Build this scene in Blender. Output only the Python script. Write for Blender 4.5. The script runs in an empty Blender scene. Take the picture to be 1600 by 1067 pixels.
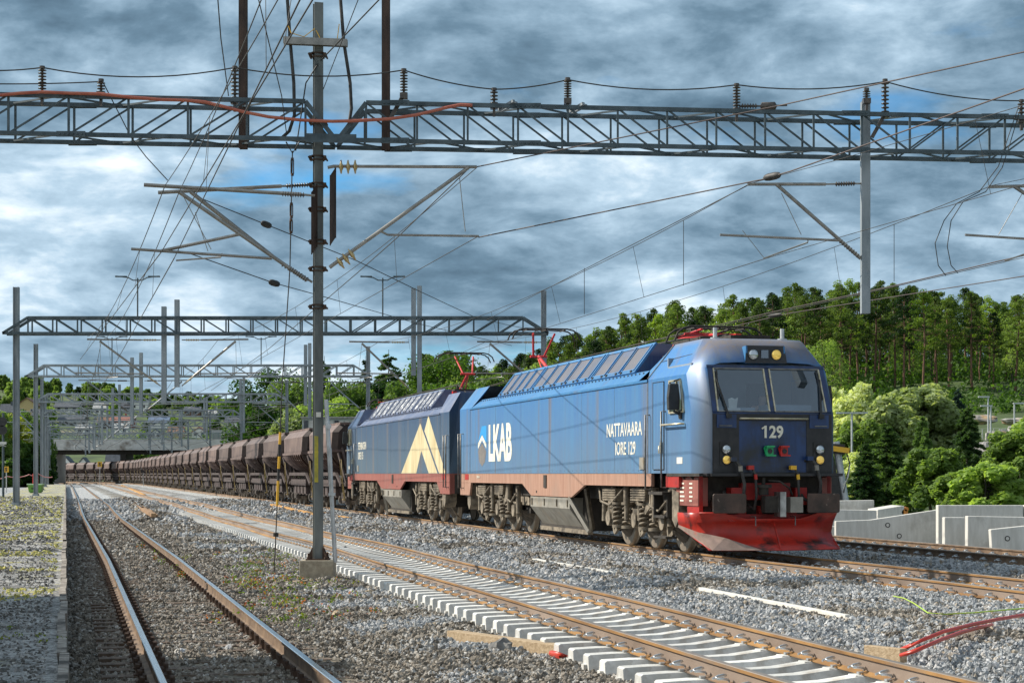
import bpy, math, random
import numpy as np
from mathutils import Vector, Matrix
from mathutils import noise as mnoise
random.seed(7); RN = np.random.RandomState(7)
SC = bpy.context.scene; COL = SC.collection
R = math.radians
# ---------------------------------------------------------------- camera
F = 2870.0; EYE = 1.63; HOR = 740.0
cam = bpy.data.cameras.new('camera'); camo = bpy.data.objects.new('camera', cam); COL.objects.link(camo)
camo.location = (0, 0, EYE); camo.rotation_euler = (R(90), 0, 0)
cam.sensor_width = 36; cam.lens = 36*F/1600; cam.shift_y = (HOR-533.5)/1600
cam.clip_start = 0.5; cam.clip_end = 12000
SC.camera = camo
# ---------------------------------------------------------------- sky and sun
SUN_EL = 37; SUN_AZ = (-0.955, 0.30)
W = bpy.data.worlds.new('World'); SC.world = W; W.use_nodes = True
def nd(nt, typ, ins=None, **kw):
    n = nt.nodes.new(typ)
    for k, v in kw.items(): setattr(n, k, v)
    if ins:
        for k, v in ins.items():
            if isinstance(v, bpy.types.NodeSocket): nt.links.new(v, n.inputs[k])
            else: n.inputs[k].default_value = v
    return n
def ramp(nt, fac, stops, interp='LINEAR'):
    n = nt.nodes.new('ShaderNodeValToRGB'); cr = n.color_ramp; cr.interpolation = interp
    while len(cr.elements) < len(stops): cr.elements.new(0.5)
    for e, (p, c) in zip(cr.elements, stops):
        e.position = p; e.color = (c[0], c[1], c[2], 1) if len(c) == 3 else c
    nt.links.new(fac, n.inputs[0]); return n.outputs[0]
def mth(nt, op, a, b=0.0, c=0.0):
    n = nt.nodes.new('ShaderNodeMath'); n.operation = op
    for i, v in enumerate((a, b, c)):
        if isinstance(v, bpy.types.NodeSocket): nt.links.new(v, n.inputs[i])
        else: n.inputs[i].default_value = v
    return n.outputs[0]
def mixc(nt, fac, a, b, bt='MIX'):
    n = nt.nodes.new('ShaderNodeMix'); n.data_type = 'RGBA'; n.blend_type = bt
    for i, v in ((0, fac), (6, a), (7, b)):
        if isinstance(v, bpy.types.NodeSocket): nt.links.new(v, n.inputs[i])
        elif i == 0: n.inputs[0].default_value = v
        else: n.inputs[i].default_value = (v[0], v[1], v[2], 1)
    return n.outputs[2]
def make_world():
    nt = W.node_tree; nt.nodes.clear()
    tc = nd(nt, 'ShaderNodeTexCoord')
    sp = nd(nt, 'ShaderNodeSeparateXYZ', {0: tc.outputs['Generated']})
    x, y, z = sp.outputs
    az = mth(nt, 'ARCTAN2', x, y)
    el = mth(nt, 'MAXIMUM', mth(nt, 'ARCSINE', z), 0.0)
    # height measure that squeezes the cloud layers towards the horizon
    v = mth(nt, 'POWER', mth(nt, 'ADD', el, 0.02), 0.62)
    cv = nd(nt, 'ShaderNodeCombineXYZ', {0: mth(nt, 'MULTIPLY', az, 5.2), 1: mth(nt, 'MULTIPLY', v, 9.5), 2: 3.7})
    n1 = nd(nt, 'ShaderNodeTexNoise', {'Vector': cv.outputs[0], 'Scale': 1.0, 'Detail': 11.0, 'Roughness': 0.6, 'Distortion': 0.15})
    cv2 = nd(nt, 'ShaderNodeCombineXYZ', {0: mth(nt, 'MULTIPLY', az, 2.6), 1: mth(nt, 'MULTIPLY', v, 5.0), 2: 9.1})
    n2 = nd(nt, 'ShaderNodeTexNoise', {'Vector': cv2.outputs[0], 'Scale': 1.0, 'Detail': 4.0, 'Roughness': 0.5, 'Distortion': 0.3})
    cv3 = nd(nt, 'ShaderNodeCombineXYZ', {0: mth(nt, 'MULTIPLY', az, 16.0), 1: mth(nt, 'MULTIPLY', v, 31.0), 2: 1.3})
    n3 = nd(nt, 'ShaderNodeTexNoise', {'Vector': cv3.outputs[0], 'Scale': 1.0, 'Detail': 9.0, 'Roughness': 0.57, 'Distortion': 0.25})
    big = mth(nt, 'MULTIPLY_ADD', n1.outputs[0], 0.60, mth(nt, 'MULTIPLY', n2.outputs[0], 0.28))
    d = mth(nt, 'MULTIPLY_ADD', n3.outputs[0], 0.46, mth(nt, 'SUBTRACT', mth(nt, 'MULTIPLY', big, 1.2), .255))
    # brighter in the middle heights, darker slate on top (thick cloud deck overhead)
    hb = ramp(nt, mth(nt, 'MULTIPLY', el, 3.2), [(0.0, (.57,)*3), (0.14, (.55,)*3), (0.25, (.60,)*3), (0.33, (.51,)*3), (0.42, (.50,)*3), (0.52, (.525,)*3), (0.62, (.465,)*3), (0.80, (.44,)*3), (1.0, (.48,)*3)])
    d = mth(nt, 'ADD', d, mth(nt, 'MULTIPLY', mth(nt, 'SUBTRACT', hb, 0.5), 0.9))
    # brighter towards the sun side
    d = mth(nt, 'ADD', mth(nt, 'SUBTRACT', d, mth(nt, 'MULTIPLY', az, 0.10)), 0.018)
    cl = ramp(nt, d, [(0.35, (0.75, 1.3, 1.85)), (0.44, (1.3, 2.15, 2.95)), (0.52, (2.4, 3.55, 4.6)), (0.60, (4.1, 5.5, 6.7)), (0.70, (8.2, 9.0, 9.5))])
    sky = nd(nt, 'ShaderNodeTexSky'); sky.sky_type = 'NISHITA'; sky.sun_disc = False
    sky.sun_elevation = R(SUN_EL); sky.sun_rotation = math.atan2(SUN_AZ[0], SUN_AZ[1])
    sky.altitude = 50; sky.air_density = 1.0; sky.dust_density = 0.6; sky.ozone_density = 2.5
    # holes of clear sky
    cv4 = nd(nt, 'ShaderNodeCombineXYZ', {0: mth(nt, 'MULTIPLY', az, 6.0), 1: mth(nt, 'MULTIPLY', v, 17.0), 2: 5.5})
    n4 = nd(nt, 'ShaderNodeTexNoise', {'Vector': cv4.outputs[0], 'Scale': 1.0, 'Detail': 6.0, 'Roughness': 0.5, 'Distortion': 0.1})
    hole = ramp(nt, n4.outputs[0], [(0.58, (0, 0, 0)), (0.70, (.85, .85, .85))])
    skyc = mixc(nt, 1.0, sky.outputs[0], (0.30, 0.80, 1.12), 'MULTIPLY')
    c = mixc(nt, hole, cl, skyc)
    # the half of the sky behind the photographer is a plain bright overcast
    back = ramp(nt, mth(nt, 'MULTIPLY_ADD', y, -0.5, 0.5), [(0.35, (0, 0, 0)), (0.75, (1, 1, 1))])
    c = mixc(nt, mth(nt, 'MULTIPLY', back, 0.7), c, (4.6, 5.4, 6.2))
    bg = nd(nt, 'ShaderNodeBackground', {0: c, 1: 0.10})
    out = nd(nt, 'ShaderNodeOutputWorld', {0: bg.outputs[0]})
make_world()
sd = Vector((SUN_AZ[0], SUN_AZ[1], 0)).normalized()*math.cos(R(SUN_EL)) + Vector((0, 0, math.sin(R(SUN_EL))))
sl = bpy.data.lights.new('sun', 'SUN'); sl.energy = 5.0; sl.angle = R(0.5); sl.color = (1.0, 0.93, 0.82)
so = bpy.data.objects.new('sun', sl); COL.objects.link(so); so.rotation_euler = (-sd).to_track_quat('-Z', 'Y').to_euler(); so.location = (-30, 10, 40)
SC.view_settings.view_transform = 'Standard'; SC.view_settings.look = 'None'
SC.view_settings.exposure = 0.38; SC.view_settings.gamma = 1.0
SC.cycles.max_bounces = 5; SC.cycles.transparent_max_bounces = 12

# ---------------------------------------------------------------- frames of reference
TH = math.atan(708/F); CT, ST = math.cos(TH), math.sin(TH)
def at(x, y, Y): return Vector(((x-800)*Y/F, Y, EYE-(y-HOR)*Y/F))
def uw(u, w, z=0.0): return Vector((w*CT-u*ST, u*CT+w*ST, z))
S0, RC = 300.0, 470.0
def P(s, w, z=0.0):                      # track frame: s along the line, w to the right; bends left beyond S0
    if s <= S0: return uw(s, w, z)
    a = (s-S0)/RC
    return uw(S0+(RC+w)*math.sin(a), -RC+(RC+w)*math.cos(a), z)
def head(s): return TH + (max(0, s-S0)/RC)
def towuw(X, Y): return Y*CT-X*ST, X*CT+Y*ST
T1 = [(0,1.6),(16,1.65),(41,1.80),(88,1.80),(130,2.0),(250,2.5),(330,2.7),(700,2.7)]
T2 = [(0,6.1),(17,6.4),(42,6.68),(73,6.66),(90,6.8),(104,6.92),(120,6.9),(250,7.4),(330,7.6),(700,7.6)]
T3 = [(0,13.98),(26,13.8),(33,13.55),(60,13.5),(600,13.5),(700,13.5)]
T4 = [(0,19.2),(700,19.2)]
T0 = [(0,-7.5),(700,-7.5)]
def itp(t, s): return float(np.interp(s, [a for a, b in t], [b for a, b in t]))
def rz1(s): return float(np.interp(s, [0, 78, 98], [-0.22, -0.22, -0.02]))
def gz(s, w):                            # height of the ballast bed
    base = np.interp(w, [-12,-4.6,0.0,0.5,1.0,3.2,3.9,4.9,5.25,5.45,7.9,8.5,9.6,10.6,11.4,11.9,15.1,16.2,17.2,17.8,20.7,21.8,27],
                        [-.5,-.45,-.50,-.45,-.425,-.425,-.35,-.33,-.37,-.385,-.37,-.27,-.14,-.17,-.24,-.19,-.19,-.36,-.36,-.22,-.22,-.5,-.6])
    if w < 5: base += np.interp(s, [79, 99], [0, .235])
    if 5.2 < w < 8.2: base += np.interp(s, [84, 96], [0, .17])
    return float(base)

# ---------------------------------------------------------------- object helpers
def props(o, label=None, cat=None, group=None, kind=None):
    if label: o['label'] = label
    if cat: o['category'] = cat
    if group: o['group'] = group
    if kind: o['kind'] = kind
    return o
def thing(name, label, cat, loc=(0,0,0), rz=0.0, group=None):
    o = bpy.data.objects.new(name, None); COL.objects.link(o); o.empty_display_size = 0.2
    o.location = loc; o.rotation_euler = (0, 0, rz)
    return props(o, label, cat, group)
KIDS = {}
def link(name, me, parent=None, mats=None):
    o = bpy.data.objects.new(name, me); COL.objects.link(o)
    if mats is not None:
        for m in mats: me.materials.append(m)
    if parent is not None: o.parent = parent; KIDS.setdefault(parent.name, []).append(o)
    return o
def dup(root, loc=None, rz=None, label=None, group=None, parent=None):
    r = root.copy(); COL.objects.link(r)
    if parent is not None: r.parent = parent; KIDS.setdefault(parent.name, []).append(r)
    if loc is not None: r.location = loc
    if rz is not None: r.rotation_euler = (0, 0, rz)
    if label: r['label'] = label
    if group: r['group'] = group
    for ch in list(KIDS.get(root.name, [])): dup(ch, parent=r)
    return r
class MB:
    def __init__(s): s.v = []; s.f = []; s.m = []; s.sm = []
    def add(s, vs, fs, m=0, smooth=False):
        b = len(s.v); s.v += [tuple(p) for p in vs]
        for f in fs: s.f.append(tuple(i+b for i in f)); s.m.append(m); s.sm.append(smooth)
    def box(s, c, d, m=0, rot=None):
        hx, hy, hz = d[0]/2, d[1]/2, d[2]/2
        vs = [Vector((sx*hx, sy*hy, sz*hz)) for sz in (-1,1) for sy in (-1,1) for sx in (-1,1)]
        if rot is not None: vs = [rot @ p for p in vs]
        c = Vector(c); vs = [p+c for p in vs]
        s.add(vs, [(0,2,3,1),(4,5,7,6),(0,1,5,4),(2,6,7,3),(0,4,6,2),(1,3,7,5)], m)
    def b2(s, a, b, m=0):
        s.box([(a[i]+b[i])/2 for i in range(3)], [abs(b[i]-a[i]) for i in range(3)], m)
    def bar(s, p, q, w, h=None, m=0, up=(0,0,1)):    # rectangular bar from p to q
        h = h or w; p, q = Vector(p), Vector(q); d = (q-p)
        if d.length < 1e-6: return
        d.normalize(); up = Vector(up)
        if abs(d.dot(up)) > .98: up = Vector((0,1,0))
        a = d.cross(up).normalized(); b = a.cross(d)
        vs = [c+a*sx*w/2+b*sy*h/2 for c in (p, q) for sx, sy in ((-1,-1),(1,-1),(1,1),(-1,1))]
        s.add(vs, [(0,3,2,1),(4,5,6,7),(0,1,5,4),(1,2,6,5),(2,3,7,6),(3,0,4,7)], m)
    def tube(s, pts, r, n=8, m=0, cap=True):
        pts = [Vector(p) for p in pts]; rs = r if isinstance(r, (list, tuple)) else [r]*len(pts)
        vs = []; pa = None
        for i, p in enumerate(pts):
            d = (pts[min(i+1, len(pts)-1)]-pts[max(i-1, 0)])
            if d.length < 1e-7: d = Vector((0,0,1))
            d.normalize()
            if pa is None:
                pa = d.cross(Vector((0,0,1)) if abs(d.z) < .9 else Vector((1,0,0))).normalized()
            pa = (pa-d*pa.dot(d))
            if pa.length < 1e-5: pa = d.cross(Vector((0.3,1,0.2)))
            pa.normalize(); b = d.cross(pa)
            for k in range(n):
                t = 2*math.pi*k/n; vs.append(p+(pa*math.cos(t)+b*math.sin(t))*rs[i])
        fs = [(i*n+k, i*n+(k+1) % n, (i+1)*n+(k+1) % n, (i+1)*n+k) for i in range(len(pts)-1) for k in range(n)]
        s.add(vs, fs, m, n > 4)
        if cap:
            s.add(vs[:n], [tuple(range(n-1, -1, -1))], m); s.add(vs[-n:], [tuple(range(n))], m)
    def wheel(s, p, axis, prof, n=28, m=0):
        b0 = len(s.sm); s.lathe(p, axis, prof, n, m)
        for i in range(b0, len(s.sm)): s.sm[i] = False
    def cyl(s, p, q, r, n=12, m=0, r2=None): s.tube([p, q], [r, r if r2 is None else r2], n, m)
    def lathe(s, p, axis, prof, n=12, m=0):          # prof = [(dist along axis, radius)]
        p = Vector(p); a = Vector(axis).normalized(); s.tube([p+a*t for t, r in prof], [max(r, .0005) for t, r in prof], n, m)
    def prism(s, poly, axis, a, b, m=0):             # poly in the two other axes, extruded a..b
        def mk(u, v, t): return {0:(t,u,v), 1:(u,t,v), 2:(u,v,t)}[axis]
        n = len(poly); vs = [mk(u, v, a) for u, v in poly]+[mk(u, v, b) for u, v in poly]
        s.add(vs, [tuple(range(n)), tuple(range(2*n-1, n-1, -1))]+[(i, i+n, (i+1) % n+n, (i+1) % n) for i in range(n)], m)
    def loft(s, rings, m=0, closed=False, smooth=False, mf=None):
        n = len(rings[0]); vs = [p for r in rings for p in r]; k = n if closed else n-1
        for i in range(len(rings)-1):
            for j in range(k):
                a, b = i*n+j, i*n+(j+1) % n
                if mf is None: pass
        fs = [(i*n+j, i*n+(j+1) % n, (i+1)*n+(j+1) % n, (i+1)*n+j) for i in range(len(rings)-1) for j in range(k)]
        s.add(vs, fs, m, smooth)
    def build(s, name, mats, parent=None, loc=None, bevel=0, fix=True):
        me = bpy.data.meshes.new(name); me.from_pydata(s.v, [], s.f)
        if not isinstance(mats, (list, tuple)): mats = [mats]
        for m in mats: me.materials.append(m)
        me.polygons.foreach_set('material_index', s.m); me.polygons.foreach_set('use_smooth', s.sm)
        if fix:
            import bmesh
            bm = bmesh.new(); bm.from_mesh(me); bmesh.ops.recalc_face_normals(bm, faces=bm.faces)
            bm.to_mesh(me); bm.free()
        me.update(); o = link(name, me, parent)
        if loc is not None: o.location = loc
        if bevel:
            md = o.modifiers.new('bevel', 'BEVEL'); md.width = bevel; md.segments = 2; md.limit_method = 'ANGLE'; md.angle_limit = R(35)
        return o
def text_mb(txt, h, sx=1.0, bold=0.0, depth=0.004, name='lettering'):
    cu = bpy.data.curves.new('t', 'FONT'); cu.body = txt; cu.size = 1.0; cu.offset = bold; cu.extrude = 0.001; cu.resolution_u = 3
    o = bpy.data.objects.new('t', cu); COL.objects.link(o)
    dg = bpy.context.evaluated_depsgraph_get(); me = bpy.data.meshes.new_from_object(o.evaluated_get(dg))
    bpy.data.objects.remove(o); bpy.data.curves.remove(cu)
    co = np.array([v.co[:] for v in me.vertices]); mn, mx = co.min(0), co.max(0)
    k = h/(mx[1]-mn[1]); co = (co-mn)*[k*sx, k, 1]; co[:,2] = (co[:,2] > .001)*depth
    m2 = bpy.data.meshes.new(name); m2.from_pydata(co.tolist(), [], [tuple(p.vertices) for p in me.polygons]); m2.update()
    return m2, (mx[0]-mn[0])*k*sx

# ---------------------------------------------------------------- materials
MATS = {}
def pm(name, c1, c2=None, scale=8.0, rough=0.7, metal=0.0, bump=0.0, stretch=(1,1,1), detail=6.0, lo=0.35, hi=0.65, bscale=None, spec=None, rand=0.0, c3=None, s3=1.0, lo3=.55, hi3=.7, coat=0):
    m = bpy.data.materials.new(name); m.use_nodes = True; nt = m.node_tree; b = nt.nodes['Principled BSDF']
    b.inputs['Roughness'].default_value = rough; b.inputs['Metallic'].default_value = metal
    if spec is not None: b.inputs['Specular IOR Level'].default_value = spec
    if coat: b.inputs['Coat Weight'].default_value = coat
    tc = nd(nt, 'ShaderNodeTexCoord'); mp = nd(nt, 'ShaderNodeMapping', {0: tc.outputs['Object']}); mp.inputs['Scale'].default_value = stretch
    col = None
    if c2 is not None:
        n = nd(nt, 'ShaderNodeTexNoise', {'Vector': mp.outputs[0], 'Scale': scale, 'Detail': detail, 'Roughness': .6})
        col = ramp(nt, n.outputs[0], [(lo, c1), (hi, c2)])
    if c3 is not None:
        n = nd(nt, 'ShaderNodeTexNoise', {'Vector': tc.outputs['Object'], 'Scale': s3, 'Detail': 5.0, 'Roughness': .65})
        f = ramp(nt, n.outputs[0], [(lo3, (0,0,0)), (hi3, (1,1,1))])
        col = mixc(nt, f, col if col is not None else c1, c3)
    if rand:
        oi = nd(nt, 'ShaderNodeObjectInfo')
        f = mth(nt, 'MULTIPLY_ADD', oi.outputs['Random'], 2*rand, 1-rand)
        vm = nd(nt, 'ShaderNodeVectorMath', operation='SCALE')
        if col is not None: nt.links.new(col, vm.inputs[0])
        else: vm.inputs[0].default_value = c1
        nt.links.new(f, vm.inputs['Scale']); col = vm.outputs[0]
    if col is not None: nt.links.new(col, b.inputs['Base Color'])
    else: b.inputs['Base Color'].default_value = (*c1, 1)
    if bump:
        n = nd(nt, 'ShaderNodeTexNoise', {'Vector': mp.outputs[0], 'Scale': bscale or scale*2, 'Detail': 5.0, 'Roughness': .6})
        bp = nd(nt, 'ShaderNodeBump', {'Height': n.outputs[0], 'Strength': bump, 'Distance': .02}); nt.links.new(bp.outputs[0], b.inputs['Normal'])
    MATS[name] = m; return m
def leafmat(name, c1, c2, scale=.6):
    m = bpy.data.materials.new(name); m.use_nodes = True; nt = m.node_tree; b = nt.nodes['Principled BSDF']
    b.inputs['Roughness'].default_value = .6; b.inputs['Specular IOR Level'].default_value = .25
    g = nd(nt, 'ShaderNodeNewGeometry'); oi = nd(nt, 'ShaderNodeObjectInfo')
    n = nd(nt, 'ShaderNodeTexNoise', {'Vector': g.outputs['Position'], 'Scale': scale, 'Detail': 4.0})
    n2 = nd(nt, 'ShaderNodeTexWhiteNoise', {'Vector': g.outputs['Position']})
    t = mth(nt, 'ADD', mth(nt, 'MULTIPLY', n.outputs[0], .8), mth(nt, 'MULTIPLY', mth(nt, 'SUBTRACT', oi.outputs['Random'], .5), .5))
    col = ramp(nt, t, [(.2, c1), (.65, c2)])
    nt.links.new(col, b.inputs['Base Color'])
    tr = nd(nt, 'ShaderNodeBsdfTranslucent', {0: mixc(nt, 1.0, col, (1.9, 1.9, .9), 'MULTIPLY')})
    mx = nd(nt, 'ShaderNodeMixShader', {0: .45}); nt.links.new(b.outputs[0], mx.inputs[1]); nt.links.new(tr.outputs[0], mx.inputs[2])
    nt.links.new(mx.outputs[0], nt.nodes['Material Output'].inputs[0]); MATS[name] = m; return m
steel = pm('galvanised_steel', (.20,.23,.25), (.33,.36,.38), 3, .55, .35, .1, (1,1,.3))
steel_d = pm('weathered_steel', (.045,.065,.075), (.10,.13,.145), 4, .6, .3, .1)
rustpost = pm('rusty_post_steel', (.035,.022,.018), (.09,.055,.04), 6, .8, .1, .3, (1,1,.3))
galv_l = pm('bright_galvanised', (.42,.44,.45), (.6,.62,.63), 5, .45, .5, .1)
alu = pm('grey_tube', (.22,.21,.19), (.34,.32,.29), 6, .4, .6)
wire_m = pm('dark_wire', (.03,.028,.025), None, rough=.6)
wire_r = pm('copper_wire', (.075,.055,.05), None, rough=.6)
porc = pm('brown_porcelain', (.045,.035,.03), (.10,.08,.06), 20, .3)
glassy = pm('amber_glass_disc', (.42,.24,.06), (.62,.52,.28), 12, .12)
orange_cable = pm('red_cable_sheath', (.38,.09,.055), (.48,.15,.09), 5, .5)
concrete = pm('concrete', (.36,.35,.31), (.52,.50,.45), 6, .85, 0, .25, c3=(.24,.22,.19), s3=1.2, lo3=.55, hi3=.8)
concrete_w = pm('new_concrete', (.50,.485,.44), (.62,.605,.56), 3, .85, 0, .15, (3,3,.6), c3=(.32,.30,.26), s3=.8, lo3=.55, hi3=.75)
sleeper_m = pm('pale_sleeper_concrete', (.50,.50,.475), (.66,.66,.64), 9, .8, 0, .2, rand=.16, c3=(.33,.28,.22), s3=3.5, lo3=.52, hi3=.72)
block_m = pm('stained_foundation_concrete', (.27,.23,.17), (.42,.37,.28), 9, .9, 0, .5, c3=(.13,.10,.07), s3=2.5)
rail_side = pm('rusty_rail_side', (.17,.085,.03), (.40,.22,.075), 2.5, .75, .1, .2, (1,.25,1), c3=(.19,.16,.14), s3=.35)
rail_web = pm('grey_brown_rail_web', (.17,.125,.095), (.29,.225,.18), 1.2, .7, .2, .1, (1,.3,1))
rail_top = pm('worn_rail_head', (.26,.19,.13), (.40,.33,.27), 1.5, .38, .6, .05, (1,.2,1))
rail_old = pm('old_rail_side', (.11,.07,.045), (.24,.165,.105), 3, .7, .2, .2)
rail_shiny = pm('polished_rail_head', (.72,.74,.76), (.60,.62,.64), 1.5, .18, .95)
wood_sl = pm('oiled_timber', (.07,.045,.03), (.17,.12,.085), 7, .85, 0, .4, (1,.2,1))
wood_raw = pm('weathered_plank', (.30,.21,.12), (.48,.37,.24), 5, .85, 0, .4, (1,6,6))
clip_m = pm('zinc_clip', (.42,.45,.47), (.66,.69,.71), 20, .35, .6)
clip_old = pm('rusty_clip', (.05,.03,.02), (.12,.07,.045), 20, .8, .2)
yellow_p = pm('yellow_paint', (.75,.42,.03), None, rough=.5)
black_p = pm('black_paint', (.012,.012,.013), (.03,.028,.026), 6, .5)
white_p = pm('white_paint', (.70,.68,.62), (.56,.54,.49), 5, .6)
red_p = pm('red_paint', (.50,.02,.015), (.38,.02,.012), 5, .45)
# ---------------------------------------------------------------- terrain
def sst(a, b, x):
    t = np.clip((x-a)/(b-a), 0, 1); return t*t*(3-2*t)
def hillz(X, Y):
    A = np.interp(X, [-60,-20,0,10,25,45,90,300], [0,1.5,3.5,6,10,13,15,30])
    r = A*np.clip((Y-78)/150, 0, 1)**1.9
    l = 46*sst(470, 980, Y)*np.interp(X, [-600,-330,-250,-190,-140,-60,100], [1.05,1.0,1.0,.86,.72,.5,.35])
    far = 60*sst(900, 2500, Y)
    bank = 5.0*sst(-13, -24, X+Y*.245)*sst(95, 150, Y)*(1-sst(300, 420, Y))
    return np.maximum(r, 0)*(1-sst(330, 600, Y)*.6) + l + far*.4 + bank
def gnd(X, Y):
    u, w = towuw(X, Y)
    base = -1.05 if -14 < w < 22 else -.55
    return base + float(hillz(X, Y))
def make_terrain():
    xs = np.concatenate([np.arange(-2600,-420,150), np.arange(-420,300,6), np.arange(300,2600,150)])
    ys = np.concatenate([np.arange(-300,20,40), np.arange(20,460,6), np.arange(460,1100,16), np.arange(1100,6000,250)])
    X, Y = np.meshgrid(xs, ys); wv = X*CT+Y*ST
    Z = hillz(X, Y)+np.where((wv > -14) & (wv < 24), -1.05, -.55)
    s = np.sin(X*.11+np.cos(Y*.07)*2)*np.cos(Y*.09+X*.03); Z += s*.35*np.clip(hillz(X, Y)/6, 0, 1)
    n, m = X.shape; idx = np.arange(n*m).reshape(n, m)
    f = np.stack([idx[:-1,:-1], idx[:-1,1:], idx[1:,1:], idx[1:,:-1]], -1).reshape(-1, 4)
    me = bpy.data.meshes.new('terrain'); me.from_pydata(np.stack([X,Y,Z], -1).reshape(-1,3).tolist(), [], f.tolist())
    me.polygons.foreach_set('use_smooth', [True]*len(me.polygons))
    g = pm('hill_ground', (.03,.05,.013), (.085,.13,.03), .12, .9, 0, .4, c3=(.17,.15,.10), s3=.05, lo3=.56, hi3=.66, bscale=1.5)
    o = link('terrain', me, None, [g]); props(o, kind='structure')
make_terrain()

# ---------------------------------------------------------------- ballast bed, one sheet following the tracks
def bedmat():
    m = bpy.data.materials.new('ballast_bed'); m.use_nodes = True; nt = m.node_tree; b = nt.nodes['Principled BSDF']
    b.inputs['Roughness'].default_value = .9
    g = nd(nt, 'ShaderNodeNewGeometry')
    vo = nd(nt, 'ShaderNodeTexVoronoi', {'Vector': g.outputs['Position'], 'Scale': 9.0}); vo.feature = 'F1'
    grey = ramp(nt, nd(nt, 'ShaderNodeSeparateColor', {0: vo.outputs['Color']}).outputs[0], [(0, (.12,.13,.135)), (.5, (.30,.32,.33)), (1, (.58,.59,.60))])
    brown = ramp(nt, nd(nt, 'ShaderNodeSeparateColor', {0: vo.outputs['Color']}).outputs[1], [(0, (.06,.05,.035)), (.6, (.15,.125,.09)), (1, (.27,.23,.17))])
    at_ = nd(nt, 'ShaderNodeAttribute'); at_.attribute_name = 'old'
    n = nd(nt, 'ShaderNodeTexNoise', {'Vector': g.outputs['Position'], 'Scale': .45, 'Detail': 6.0, 'Roughness': .6})
    f = mth(nt, 'ADD', at_.outputs['Fac'], mth(nt, 'MULTIPLY', mth(nt, 'SUBTRACT', n.outputs[0], .5), 1.3))
    c = mixc(nt, ramp(nt, f, [(.35, (0,0,0)), (.6, (1,1,1))]), grey, brown)
    n2 = nd(nt, 'ShaderNodeTexNoise', {'Vector': g.outputs['Position'], 'Scale': .8, 'Detail': 7.0, 'Roughness': .65})
    w_ = nd(nt, 'ShaderNodeAttribute'); w_.attribute_name = 'dust'
    fw = mth(nt, 'MULTIPLY', w_.outputs['Fac'], ramp(nt, n2.outputs[0], [(.38, (0,0,0)), (.55, (1,1,1))]))
    c = mixc(nt, fw, c, (.66,.65,.62))
    nt.links.new(c, b.inputs['Base Color'])
    bp = nd(nt, 'ShaderNodeBump', {'Height': vo.outputs['Distance'], 'Strength': .9, 'Distance': -.08}); nt.links.new(bp.outputs[0], b.inputs['Normal'])
    return m
def oldness(s, w):
    a = 0.1
    if .3 < w < 3.6: a = 1.0 if s < 80 else .1
    elif w <= .3: a = .8 if s < 80 else .3
    elif w < 5.4: a = .5
    elif 9.0 < w < 11.2: a = .42
    return a
def dustness(s, w):
    v = 0
    if s > 78 and s < 112 and (.6 < w < 3.0): v = .95
    elif s >= 112 and .3 < w < 4: v = .25
    if s > 60 and 4.9 < w < 8: v = max(v, .8 if s < 120 else .3)
    if s > 130 and 11 < w < 12.6: v = .4
    return v
def make_bed():
    ss = np.concatenate([np.arange(5,60,.5), np.arange(60,140,1.2), np.arange(140,340,4), np.arange(340,720,8)])
    ws = np.concatenate([np.arange(-12,-4,1.0), np.arange(-4,0,1.0), np.arange(0,22,.35), np.arange(22,29,1)])
    vs, old, du = [], [], []
    for s in ss:
        for w in ws:
            z = gz(s, w)+.035*mnoise.noise(Vector((s*1.1, w*1.1, 0)))+(.03*mnoise.noise(Vector((s*3, w*3, 5))) if s < 60 else 0)
            p = P(s, w, z); vs.append(p); old.append(oldness(s, w)); du.append(dustness(s, w))
    n, m = len(ss), len(ws)
    f = [(i*m+j, i*m+j+1, (i+1)*m+j+1, (i+1)*m+j) for i in range(n-1) for j in range(m-1)]
    me = bpy.data.meshes.new('ballast_bed'); me.from_pydata(vs, [], f)
    for nm, d in (('old', old), ('dust', du)):
        a = me.attributes.new(nm, 'FLOAT', 'POINT'); a.data.foreach_set('value', d)
    me.polygons.foreach_set('use_smooth', [True]*len(f))
    o = link('trackbed_ground', me, None, [bedmat()]); props(o, kind='structure')
make_bed()

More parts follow.
